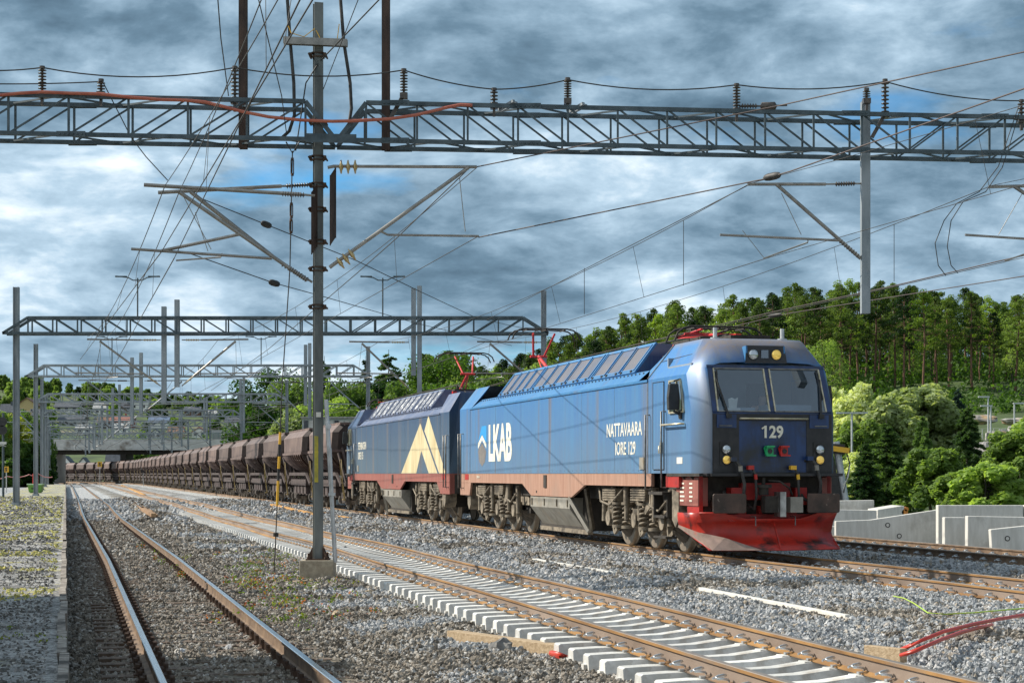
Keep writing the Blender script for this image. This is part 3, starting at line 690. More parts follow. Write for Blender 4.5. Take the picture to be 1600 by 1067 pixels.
m_pan_b = pm('grimy_roof_panel', (.075,.09,.13), (.13,.12,.13), 1.5, .5, .1, 0, c3=(.06,.11,.22), s3=1.2)
m_pan_n = pm('flaking_roof_panel', (.10,.115,.15), (.14,.15,.18), 3, .5, 0, 0, c3=(.72,.72,.70), s3=7.5, lo3=.56, hi3=.58)
m_front = pm('dark_blue_front_paint', (.006,.024,.09), (.012,.045,.15), 3, .35, 0, 0, (3,3,.5), c3=(.014,.016,.02), s3=1.1, lo3=.45, hi3=.65, spec=.6)
m_fblack = pm('grimy_black_front', (.010,.010,.012), (.028,.026,.028), 5, .42, 0, .03)
m_skirt = pm('dusty_red_skirt', (.29,.145,.095), (.40,.235,.165), 1.5, .7, 0, .03, (5,5,.6), c3=(.30,.19,.14), s3=.8)
m_skirt2 = pm('red_brown_skirt', (.22,.06,.045), (.30,.10,.075), 1.5, .65, 0, .03, (5,5,.6), c3=(.22,.11,.09), s3=.8)
m_red = pm('bright_red_frame', (.42,.018,.012), (.30,.015,.012), 4, .5, 0, .05, c3=(.05,.02,.015), s3=2.0, lo3=.56, hi3=.7)
m_plow = pm('scuffed_red_plough', (.56,.03,.015), (.36,.025,.015), 1.5, .38, 0, .03, c3=(.025,.015,.013), s3=1.3, lo3=.49, hi3=.62, spec=.5)
m_plow2 = pm('worn_plough_edge', (.22,.16,.13), (.34,.24,.20), 4, .6, .1, .05, c3=(.5,.08,.05), s3=1.4)
m_bog = pm('dusty_beige_running_gear', (.12,.098,.07), (.30,.25,.185), 6, .8, .05, .25, c3=(.045,.038,.03), s3=2.6, lo3=.5, hi3=.68)
m_bogd = pm('dark_running_gear', (.018,.015,.012), (.05,.042,.034), 5, .85)
m_whl = pm('dusty_loco_wheel', (.13,.10,.075), (.26,.21,.16), 4, .6, .3, .1)
m_box = pm('grey_transformer_box', (.20,.185,.155), (.34,.32,.275), 3, .6, .1, .1, c3=(.22,.17,.11), s3=1.5)
m_white = pm('weathered_white_lettering', (.80,.77,.66), (.66,.62,.50), 3, .6, 0, 0, (4,4,.6))
m_gold = pm('weathered_gold_lettering', (.50,.40,.21), (.68,.58,.36), 1.0, .5, 0, 0, (3,3,.6))
m_chrome = pm('tarnished_window_trim', (.42,.36,.22), (.62,.56,.42), 8, .35, .5)
m_rail_h = pm('handrail_steel', (.10,.10,.10), (.24,.23,.21), 6, .4, .5)
m_rub = pm('black_rubber_hose', (.015,.015,.015), (.06,.055,.05), 6, .6)
m_hshi = pm('bare_coupler_steel', (.25,.24,.23), (.5,.49,.47), 6, .3, .8)
m_buf = pm('greasy_buffer_plate', (.035,.025,.02), (.10,.06,.045), 3, .45, .3, 0, c3=(.30,.24,.19), s3=9, lo3=.66, hi3=.70)
m_int = pm('cab_interior_grey', (.20,.25,.30), (.26,.31,.36), 2, .8)
m_intd = pm('cab_interior_dark', (.03,.04,.05), None, rough=.7)
m_pred = pm('pantograph_red', (.62,.035,.03), None, rough=.4)
m_lens = bpy.data.materials.new('lamp_lens'); m_lens.use_nodes = True
_b = m_lens.node_tree.nodes['Principled BSDF']; _b.inputs['Base Color'].default_value = (.55,.58,.6,1); _b.inputs['Metallic'].default_value = .9; _b.inputs['Roughness'].default_value = .15
m_amber = bpy.data.materials.new('lit_amber_lamp'); m_amber.use_nodes = True
_b = m_amber.node_tree.nodes['Principled BSDF']; _b.inputs['Base Color'].default_value = (.85,.60,.16,1); _b.inputs['Metallic'].default_value = .7; _b.inputs['Roughness'].default_value = .18; _b.inputs['Emission Color'].default_value = (1,.62,.12,1); _b.inputs['Emission Strength'].default_value = .18
def glassmat(name, tint, refl):
    m = bpy.data.materials.new(name); m.use_nodes = True; nt = m.node_tree; nt.nodes.clear()
    t = nd(nt, 'ShaderNodeBsdfTransparent', {0: (*tint, 1)}); g = nd(nt, 'ShaderNodeBsdfGlossy', {0: (.8,.9,1,1), 1: .02})
    fr = nd(nt, 'ShaderNodeFresnel', {0: 1.5}); f = mth(nt, 'ADD', fr.outputs[0], refl)
    mx = nd(nt, 'ShaderNodeMixShader', {0: f}); nt.links.new(t.outputs[0], mx.inputs[1]); nt.links.new(g.outputs[0], mx.inputs[2])
    nd(nt, 'ShaderNodeOutputMaterial', {0: mx.outputs[0]}); return m
m_glass = glassmat('windscreen_glass', (.80,.88,.94), .10)
m_sglass = glassmat('side_glass', (.25,.3,.32), .2)

m_whd = pm('dark_wheel_disc', (.05,.04,.03), (.15,.12,.09), 4, .7, .2, .1); m_tyre = pm('worn_tyre', (.30,.25,.19), (.22,.18,.14), 4, .5, .4)
BL, BR, HWI = 10.72, -10.65, 1.475
def person_bust(parent_loc):
    v = {'pelvis':(0,0,0),'chest':(0.02,0,.42),'neck':(0.03,0,.60),'head0':(.05,0,.70),'head1':(.06,0,.82),'shl':(0,.19,.52),'shr':(0,-.19,.52),'ell':(.10,.26,.27),'elr':(.10,-.26,.27),'hal':(.36,.20,.24),'har':(.36,-.20,.24),'knl':(.42,.12,.02),'knr':(.42,-.12,.02)}
    rad = {'pelvis':.17,'chest':.17,'neck':.06,'head0':.085,'head1':.085,'shl':.08,'shr':.08,'ell':.05,'elr':.05,'hal':.035,'har':.035,'knl':.08,'knr':.08}
    E = [('pelvis','chest'),('chest','neck'),('neck','head0'),('head0','head1'),('chest','shl'),('chest','shr'),('shl','ell'),('shr','elr'),('ell','hal'),('elr','har'),('pelvis','knl'),('pelvis','knr')]
    ks = list(v); me = bpy.data.meshes.new('person'); me.from_pydata([v[k] for k in ks], [(ks.index(a), ks.index(b)) for a, b in E], [])
    o = link('person', me, None, [pm('skin', (.50,.30,.22), None, rough=.6)])
    sk = o.modifiers.new('skin', 'SKIN')
    me.skin_vertices[0].data[0].use_root = True
    for i, k in enumerate(ks): me.skin_vertices[0].data[i].radius = (rad[k], rad[k])
    ss = o.modifiers.new('sub', 'SUBSURF'); ss.levels = 2; ss.render_levels = 2
    return o
def make_loco(ob, vis):                 # ob: 'lead' or 'rear'; vis: sign of the local y side seen in the photo
    lead = ob == 'lead'
    body, roof, pan, skirt = (m_blue, m_roofb, m_pan_b, m_skirt) if lead else (m_navy, m_roofn, m_pan_n, m_skirt2)
    root = thing('electric_locomotive', 'light blue electric locomotive with its windscreen and red plough facing the camera' if lead else 'dark navy blue electric locomotive with a gold mountain emblem, coupled behind the light blue one', 'locomotive')
    B = MB(); L = -1
    # --- main box between the cab and the blunt end
    zf, zc = 1.64, 3.60
    for s in (-1, 1):
        B.add([(BR,s*HWI,zf),(8.0,s*HWI,zf),(8.0,s*HWI,zc),(BR,s*HWI,zc)], [(0,1,2,3)])
        B.add([(-9.0,s*HWI,zc),(7.3,s*HWI,zc),(7.3,s*1.20,3.84),(-9.0,s*1.20,3.84)], [(0,1,2,3)], 1)      # eaves strip
        B.add([(BR,s*HWI,zc),(-9.2,s*HWI,zc),(-8.5,s*1.03,4.24),(BR+.35,s*1.03,4.24)], [(0,1,2,3)], 1)     # blunt end shoulder
        B.add([(-9.2,s*HWI,zc),(-9.0,s*HWI,zc),(-9.0,s*1.20,3.84),(-8.5,s*1.03,4.24)], [(0,1,2,3)], 1)
        B.bar((-9.2,s*(HWI+.012),zc-.02),(8.0,s*(HWI+.012),zc-.02),.03,.05,1)
    B.add([(-9.0,-1.2,3.84),(7.3,-1.2,3.84),(7.3,1.2,3.84),(-9.0,1.2,3.84)], [(0,1,2,3)], 1)
    B.add([(BR+.35,-1.03,4.24),(-8.5,-1.03,4.24),(-8.5,1.03,4.24),(BR+.35,1.03,4.24)], [(0,1,2,3)], 1)
    B.add([(-8.5,-1.03,4.24),(-9.0,-1.2,3.84),(-9.0,1.2,3.84),(-8.5,1.03,4.24)], [(0,1,2,3)], 2)
    B.add([(BR,-HWI,zf),(BR,-HWI,zc),(BR+.35,-1.03,4.24),(BR+.35,1.03,4.24),(BR,HWI,zc),(BR,HWI,zf)], [(0,1,2,3,4,5)], 2)
    B.add([(BR,-HWI,zf),(10.8,-HWI,zf),(10.8,HWI,zf),(BR,HWI,zf)], [(0,1,2,3)], 2)
    # --- cab shell: half profile from cantrail bottom to the roof ridge at successive stations
    def st(pts): return [(x,-y,z) for x,y,z in pts]+[(x,y,z) for x,y,z in reversed(pts)]
    sA = st([(8.0,HWI,zf),(8.0,HWI,2.8),(8.0,HWI,zc),(8.45,1.03,4.32),(8.45,.5,4.335)])
    sB = st([(10.72,HWI,zf),(10.72,HWI,2.8),(10.42,HWI,zc),(10.15,1.03,4.32),(10.15,.5,4.335)])
    sB2 = st([(11.02,1.385,zf),(11.02,1.385,2.8),(10.66,1.375,3.64),(10.42,.99,4.25),(10.44,.5,4.27)])
    sC = st([(11.24,1.28,zf),(11.24,1.28,2.8),(10.86,1.255,3.70),(10.66,.96,4.10),(10.68,.5,4.13)])
    sD = st([(11.27,1.24,zf),(11.27,1.24,2.80),(10.90,1.215,3.72),(10.84,.93,3.80),(10.86,.5,3.82)])
    B.loft([sA,sB], 0)
    n0 = len(B.f); B.loft([sB,sB2,sC,sD], 0, smooth=True)
    B.add([(8.0,-HWI,zc),(8.45,-1.03,4.32),(8.45,1.03,4.32),(8.0,HWI,zc),(7.3,1.2,3.84),(7.3,-1.2,3.84)], [(0,1,2,3,4,5)], 1)
    # rear faces of the raised cab roof
    bo = B.build('body', [body, roof, m_bogd if lead else body], root, bevel=0)
    # panel joints and rivets
    J = MB()
    for s in (-1,1):
        J.b2((7.97,s*1.474,1.66),(8.0,s*1.482,3.6)); J.tube([(8.0,s*1.484,3.62),(8.45,s*1.04,4.325)],.012,4); J.tube([(8.25,s*1.26,3.97),(10.05,s*1.22,4.02)],.006,4)
        for i in range(58):
            x = -8.9+i*.28; J.box((x,s*1.27,3.792),(.03,.03,.03))
        J.b2((-9.22,s*1.474,1.66),(-9.19,s*1.482,3.58))
    for s in (-1,1):
        for x in (-5.9,-2.95,0.0,2.95,5.6): J.b2((x-.004,s*1.474,1.66),(x+.004,s*1.4775,3.58))
        for i in range(46): J.box((-8.95+i*.37,s*1.476,1.70),(.02,.008,.02))
    J.build('seam', [m_rail_h], bo)
    # --- roof pod with rows of sloping panels
    pod = MB(); a, b_ = -6.55, 6.35
    for s in (-1,1): pod.add([(a,s*1.22,3.83),(b_,s*1.22,3.83),(b_,s*.72,4.49),(a,s*.72,4.49)], [(0,1,2,3)], 0)
    pod.add([(a,-.72,4.49),(b_,-.72,4.49),(b_,.72,4.49),(a,.72,4.49)], [(0,1,2,3)], 0)
    for x in (a, b_): pod.add([(x,-1.22,3.83),(x,-.72,4.49),(x,.72,4.49),(x,1.22,3.83)], [(0,1,2,3)], 1)
    for s in (-1,1):
        nrm = Vector((0,s*.66,.50)).normalized()
        def pt(x, t, h): return Vector((x, s*(1.22-.5*t), 3.83+.66*t))+nrm*h
        for x in (a+.02, -2.85, 2.75, b_-.05): pod.bar(pt(x,0,.02), pt(x,1,.02), .07, .05, 0, up=nrm)
        pod.bar(pt(a,0.03,.015), pt(b_,0.03,.015), .05, .05, 0, up=nrm); pod.bar(pt(a,.98,.015), pt(b_,.98,.015), .05, .05, 0, up=nrm)
    po = pod.build('roof_pod', [roof, m_navy if lead else m_roofn], root)
    for s in (-1,1):
        nrm = Vector((0,s*.66,.50)).normalized()
        for (x0, x1, n) in ((-6.45,-2.95,4),(-2.75,2.65,5),(2.85,6.25,3)):
            wd = (x1-x0)/n
            for i in range(n):
                p = MB(); xa = x0+i*wd+.09; xb = x0+(i+1)*wd-.09
                def pt(x, t, h): return Vector((x, s*(1.22-.5*t), 3.83+.66*t))+nrm*h
                lo_, hi_ = .09, .93
                vs = [pt(xa,lo_,.03), pt(xb,lo_,.03), pt(xb,hi_,.03), pt(xa,hi_,.03)]
                p.add(vs, [(0,1,2,3)], 0)
                for u, v in ((0,1),(1,2),(2,3),(3,0)): p.bar(vs[u], vs[v], .045, .035, 1, up=nrm)
                for x in (xa+.1, xb-.1): p.box(pt(x,.05,.04), (.10,.05,.05), 2)
                p.build('roof_panel', [pan, roof, m_bogd], po)
    # --- skirt
    S = MB()
    e0 = BR; poly = [(e0,1.64),(8.2,1.64),(8.2,1.36),(3.15,1.36),(2.0,1.06),(-1.9,1.06),(-2.85,1.36),(-9.15,1.36),(-9.35,.98),(e0,.98)]
    if not lead: poly = [(e0,1.64),(9.6,1.64),(9.6,1.36),(3.15,1.36),(2.0,1.06),(-1.9,1.06),(-2.85,1.36),(-8.6,1.36),(-9.2,.98),(e0,.98)]
    for s in (-1,1): S.prism(poly, 1, s*1.465, s*1.40); S.bar((BR,s*1.468,1.375),(-2.9,s*1.468,1.375),.012,.02); S.bar((3.2,s*1.468,1.375),(8.2,s*1.468,1.375),.012,.02)
    S.b2((e0,-1.4,1.0),(e0+.1,1.4,1.64)); sk = S.build('skirt', [skirt], root, bevel=.01)
    d = MB()
    for s in (-1,1):
        d.b2((-.55,s*1.466,1.28),(-.30,s*1.49,1.60)); d.b2((-1.35,s*1.466,1.14),(-1.28,s*1.475,1.2))
        d.b2((-9.95,s*1.466,1.45),(-9.45,s*1.472,1.62),1)
    d.build('side_lamp', [m_bogd, m_red], sk)
    # --- underframe and equipment box
    U = MB(); U.b2((-10.3,-1.15,1.05),(10.3,1.15,1.6)); U.b2((-9.8,-.5,.62),(9.8,.5,1.1)); U.b2((-2.3,-1.1,.25),(2.3,1.1,1.1)); U.build('underframe', [m_bogd], root)
    X = MB()
    for s in (-1,1):
        X.prism([(-1.42,1.04),(-1.42,.78),(-1.0,.26),(1.0,.26),(1.0,1.04)] if False else [(s*1.44,1.045),(s*1.44,.78),(s*1.05,.27),(s*.9,.27),(s*.9,1.045)], 0, -2.05, 1.75, 0)
        X.bar((-2.1,s*1.1,.22),(2.4,s*1.1,.22),.12,.10,1)
        for x in (-1.85,-.6,.6,1.6): X.bar((x,s*1.455,1.0),(x,s*1.455,.82),.03,.03,1)
        X.bar((1.8,s*1.45,1.05),(2.5,s*1.15,.25),.10,.10,0); X.bar((2.9,s*1.35,1.3),(2.6,s*1.1,.3),.06,.16,1)
    X.build('equipment_box', [m_box, m_bog], root)
    # --- bogies
    for e in (-1,1):
        cx = e*6.445; F_ = MB()
        for s in (-1,1):
            F_.prism([(-2.95,.95),(-2.6,1.15),(2.6,1.15),(2.95,.95),(2.95,.78),(-2.95,.78)], 1, s*.98, s*1.10, 0)
            for k in (-1,0,1):
                F_.b2((k*1.92-.22,s*1.1,.50),(k*1.92+.22,s*1.25,.86),0); F_.cyl((k*1.92,s*1.05,.62),(k*1.92,s*1.31,.62),.17,12,0)
                F_.bar((k*1.92+.3,s*1.22,.3),(k*1.92+.1,s*1.2,.62),.07,.09,0); F_.bar((k*1.92+.3,s*1.22,.3),(k*1.92+.55,s*1.22,.42),.06,.09,0)
            for k in (-1.45,.45,1.45,-.5):       # vertical dampers
                F_.cyl((k,s*1.30,.62),(k,s*1.30,1.0),.055,8,0); F_.cyl((k,s*1.30,.95),(k,s*1.30,1.34),.075,8,0)
            for k in (-2.35,2.35): F_.cyl((k,s*1.25,.55),(k+.05*e,s*1.25,1.3),.07,8,0)
            F_.b2((-2.05,s*1.12,1.02),(-1.15,s*1.36,1.30),0); F_.b2((.05,s*1.12,1.04),(1.0,s*1.36,1.32),0)   # brake units
            for q in range(5):
                F_.b2((-2.08,s*1.36,1.03+q*.055),(-1.12,s*1.385,1.055+q*.055),0); F_.b2((.02,s*1.36,1.05+q*.055),(1.03,s*1.385,1.075+q*.055),0)
            F_.tube([(-2.6,s*1.3,1.3),(-2.3,s*1.36,1.0),(-1.6,s*1.36,.92),(-.9,s*1.38,1.15),(-.6,s*1.34,1.3)],.028,6,0)
            F_.tube([(1.2,s*1.3,1.3),(1.35,s*1.36,.95),(1.9,s*1.36,.85),(2.5,s*1.36,1.1)],.028,6,0)
            F_.prism([(.9,1.34),(1.35,1.34),(1.15,.95),(.75,.75),(.55,.75),(.8,.95)], 1, s*1.16, s*1.28, 0)
            F_.prism([(-3.35,1.25),(-2.95,1.32),(-2.95,.70),(-3.15,.55),(-3.35,.72)] if e < 0 else [(3.35,1.25),(2.95,1.32),(2.95,.70),(3.15,.55),(3.35,.72)], 1, s*1.05, s*1.42, 0)  # sand box
            F_.tube([(e*3.15,s*1.2,.6),(e*3.1,s*1.0,.3),(e*2.85,s*.8,.15)],.03,6,0)
        F_.b2((-2.7,-1.0,.55),(2.7,1.0,1.0),1); fo = F_.build('bogie', [m_bog, m_bogd], root, (cx,0,0))
        for k in (-1,0,1):
            w = MB(); w.cyl((0,-1.0,.625),(0,1.0,.625),.1,8)
            for s in (-1,1):
                w.wheel((0,s*.70,.625),(0,s,0),[(-.03,.58),(-.03,.645),(.0,.65),(.025,.625),(.10,.615),(.115,.595),(.11,.53),(.06,.48),(.045,.28),(.10,.2),(.13,.19),(.15,.08)],28)
                for q in range(5):
                    t = q*1.2566+k; w.cyl((math.cos(t)*.36,s*.74,.625+math.sin(t)*.36),(math.cos(t)*.36,s*.79,.625+math.sin(t)*.36),.035,6)
            [w.wheel((0,s*.70,.625),(0,s,0),[(.0,.655),(.03,.635),(.104,.620),(.121,.60),(.120,.555),(.10,.55)],28,1) for s in (-1,1)]; w.build('wheelset', [m_whd, m_tyre], fo, (k*1.92,0,0))
            if k == -1 and False: continue
        for s in (-1,1):
            for k in (-.96-.35,-.96+.35,.96-.35,.96+.35):
                c = MB(); pts = []
                for i in range(61):
                    t = i/60; pts.append((math.cos(t*2*math.pi*4.5)*.105, math.sin(t*2*math.pi*4.5)*.105, .48+t*.46))
                c.tube(pts, .026, 5); c.cyl((0,0,.42),(0,0,.48),.15,10); c.cyl((0,0,.94),(0,0,1.0),.15,10); c.build('coil_spring', [m_bog], fo, (k,s*1.24,0))
    # --- cab doors, side windows, mirrors, handrails (both sides)
    for s in (-1,1):
        y = s*HWI; D = MB(); D.b2((8.36,y-s*.004,1.72),(9.06,y+s*.012,3.52)); dd = D.build('door', [body], root, bevel=.006)
        G = MB()
        for p, q in (((8.36,1.72),(8.36,3.52)),((9.06,1.72),(9.06,3.52)),((8.36,3.52),(9.06,3.52)),((8.36,1.72),(9.06,1.72))): G.bar((p[0],y+s*.013,p[1]),(q[0],y+s*.013,q[1]),.018,.01)
        G.build('door_seal', [m_rub], dd)
        G = MB(); G.b2((8.86,y+s*.02,2.05),(9.0,y+s*.03,2.28)); G.tube([(8.95,y+s*.02,2.2),(8.95,y+s*.08,2.2),(8.95,y+s*.08,2.05)],.014,5); G.build('handle', [m_chrome], dd)
        for x in (8.12,9.16):
            G = MB(); G.tube([(x,y,2.86),(x,y+s*.10,2.86),(x,y+s*.10,1.30),(x,y-s*.02,1.30)] if x < 9 else [(x,y,2.9),(x,y+s*.10,2.9),(x,y+s*.10,1.35),(x,y,1.35)],.019,6); G.build('handrail', [m_rail_h], root)
        G = MB(); G.b2((8.2,y-s*.25,1.20),(9.1,y+s*.06,1.26)); G.b2((8.3,y-s*.3,.72),(9.0,y-s*.02,.77)); G.b2((8.2,y-s*.25,.75),(8.24,y-s*.05,1.2)); G.b2((9.06,y-s*.25,.75),(9.1,y-s*.05,1.2)); G.b2((8.2,y-s*.3,.30),(9.0,y-s*.05,.34)); G.build('step', [m_bogd], root)
        # side window
        fr = MB(); xs, xe, zs, ze = 9.42, 10.26, 2.86, 3.50
        op = [(xs,zs),(xe+.06,zs),(xe-.14,ze),(xs,ze)]
        fr.add([(x,y+s*.004,z) for x,z in op], [(0,1,2,3)], 1)
        for i in range(4):
            a_, b2_ = op[i], op[(i+1) % 4]; fr.bar((a_[0],y+s*.012,a_[1]),(b2_[0],y+s*.012,b2_[1]),.05,.035,0)
        fr.bar((9.86,y+s*.015,zs),(9.84,y+s*.015,ze),.035,.03,0)
        fo = fr.build('side_window', [m_chrome, m_intd], root)
        gl = MB(); gl.add([(x,y+s*.009,z) for x,z in op], [(0,1,2,3)]); gl.build('pane', [m_sglass], fo)
        hh = MB(); hh.tube([(9.10,y+s*.02,2.62),(9.10,y+s*.09,2.62),(10.35,y+s*.09,2.62),(10.35,y+s*.02,2.62)],.022,6); hh.build('handrail', [m_chrome], root)
        mi = MB(); ym = y+s*.16
        mi.prism([(-.17,-.34),(.17,-.30),(.17,.26),(.10,.36),(-.12,.36),(-.17,.28)], 2, 0, .01) if False else None
        mi.prism([(ym-.11,2.90),(ym+.11,2.90),(ym+.12,3.15),(ym+.09,3.42),(ym-.09,3.42),(ym-.12,3.15)], 0, 10.02, 10.16)
        mi.bar((10.1,y,2.80),(10.1,ym,2.88),.05,.05); mi.bar((10.1,y,3.52),(10.1,ym,3.47),.03,.03); mi.bar((10.1,y,2.72),(10.1,y+s*.03,2.9),.16,.05); mi.build('wing_mirror', [black_p], root, bevel=.02)
        # sticker plates
        pl = MB(); pl.b2((9.85,y+s*.002,1.83),(10.2,y+s*.006,1.96)); pl.build('sticker', [white_p], root)
        pl = MB(); pl.b2((7.45,y+s*.002,1.72),(7.75,y+s*.02,1.98)); pl.build('socket_cover', [m_box], root)
        rd = MB(); rd.b2((9.15,s*1.36,1.36),(9.95,s*1.47,1.60),0); rd.b2((9.6,s*1.2,1.0),(10.9,s*1.40,1.56),1); rd.b2((9.2,s*1.40,1.58),(11.2,s*1.485,1.64),2)
        for x in (9.5,10.1,10.6): rd.prism([(s*1.48,1.58),(s*1.3,1.58),(s*1.3,1.42)], 0, x, x+.05, 2)
        rd.build('side_frame', [m_red, m_skirt2, m_bogd], root)
    # --- blunt end handrails and gangway parts
    for s in (-1,1):
        for x in (-10.5,-10.15):
            G = MB(); y = s*(HWI if x > -10.4 else HWI); G.tube([(x,y,2.85),(x,y+s*.09,2.85),(x,y+s*.09,1.2),(x,y-s*.02,1.2)],.02,6); G.build('handrail', [m_rail_h], root)
    bb = MB(); bb.b2((BR-.5,-.6,.75),(BR,-.1,1.25)); bb.b2((BR-.7,-.12,.85),(BR,.12,1.1)); bb.b2((BR-.45,.3,.9),(BR,.95,1.25)); bb.b2((BR-.06,-1.3,1.0),(BR-.0,1.3,1.6)); bb.b2((BR-.45,-.95,.9),(BR,-.45,1.25)); bb.build('coupler', [m_bogd], root)
    # --- roof equipment
    E = MB()
    for x, yy in ((-7.3,.3),(-7.9,-.4),(7.0,-.7),(7.0,.4)): E.cyl((x,yy,3.84),(x,yy,4.2),.07,8); E.cyl((x,yy,4.0),(x,yy,4.06),.12,10); E.cyl((x,yy,4.12),(x,yy,4.18),.12,10)
    E.cyl((6.75,-.78,3.95),(7.1,-.78,3.98),.09,10); E.box((6.9,-.78,3.88),(.3,.2,.12)); E.b2((9.0,-.35,4.33),(9.9,.5,4.43)); E.b2((-8.2,-.4,3.84),(-7.6,.4,4.0))
    E.tube([(-7.6,.2,4.3),(-6.0,.2,4.68),(0,.2,4.70),(6.2,.2,4.68),(8.3,.2,4.55)],.02,6)
    for x in (-6,-2,2,6): E.cyl((x,.2,4.48),(x,.2,4.70),.045,6)
    E.build('roof_equipment', [m_bogd], root)
    An = MB()
    for yy in (-.72,.72): An.cyl((10.0,yy,4.32),(10.0,yy,4.36),.10,10); An.cyl((10.0,yy,4.36),(10.0,yy,4.56),.045,8)
    An.build('antenna', [galv_l], root)
    def panto(x, up):
        g = MB(); 
        for dx in (-.7,.7):
            for yy in (-.5,.5): g.cyl((x+dx,yy,4.0),(x+dx,yy,4.42),.06,8,1); g.box((x+dx,yy,4.36),(.14,.14,.12),1)
        for yy in (-.5,.5): g.bar((x-.9,yy,4.46),(x+.9,yy,4.46),.06,.06,0)
        for dx in (-.9,.9): g.bar((x+dx,-.5,4.46),(x+dx,.5,4.46),.06,.06,0)
        ht = 5.76 if up else 4.72
        kn = (x-.55, ht-.62) if up else (x-1.2, 4.56)     # knee
        hd = x+.05 if up else x+.35
        if up:
            g.tube([(x+.75,0,4.52),(kn[0],0,kn[1]-.12)],.05,7,1)
            for yy in (-.32,.32): g.tube([(kn[0],yy*.5,kn[1]-.12),(hd,yy,ht-.12)],.032,6,1)
            g.tube([(kn[0],-.25,kn[1]-.12),(kn[0],.25,kn[1]-.12)],.04,6,1); g.tube([(x+.35,-.1,4.5),(kn[0]+.15,-.05,kn[1]-.2)],.02,5,1)
            g.cyl((x+.75,-.3,4.5),(x+.75,.3,4.5),.05,8,1)
        else:
            for yy in (-.3,.3): g.tube([(x+.8,yy*.4,4.54),(kn[0],yy,4.62),(hd,yy,4.68)],.032,6,1 if yy < 0 else 0)
            g.tube([(x+.1,-.6,4.60),(x+.1,.6,4.60)],.03,6,1); g.cyl((x-.2,0,4.45),(x-.2,0,4.62),.2,12,0)
            g.box((x+.95,.2,4.5),(.5,.12,.07),1)
        for dx in (-.28,.28):    # head strips with bent horns
            g.tube([(hd+dx,-1.0,ht-.30),(hd+dx,-.93,ht-.14),(hd+dx,-.80,ht-.04),(hd+dx,-.62,ht),(hd+dx,.62,ht),(hd+dx,.80,ht-.04),(hd+dx,.93,ht-.14),(hd+dx,1.0,ht-.30)],.022,6,0)
        for yy in (-.55,0,.55): g.bar((hd-.28,yy,ht-.03),(hd+.28,yy,ht-.03),.03,.03,0)
        g.build('pantograph', [m_bogd, m_pred], root)
    panto(7.35+.35, False); panto(-6.15, True)
    return root
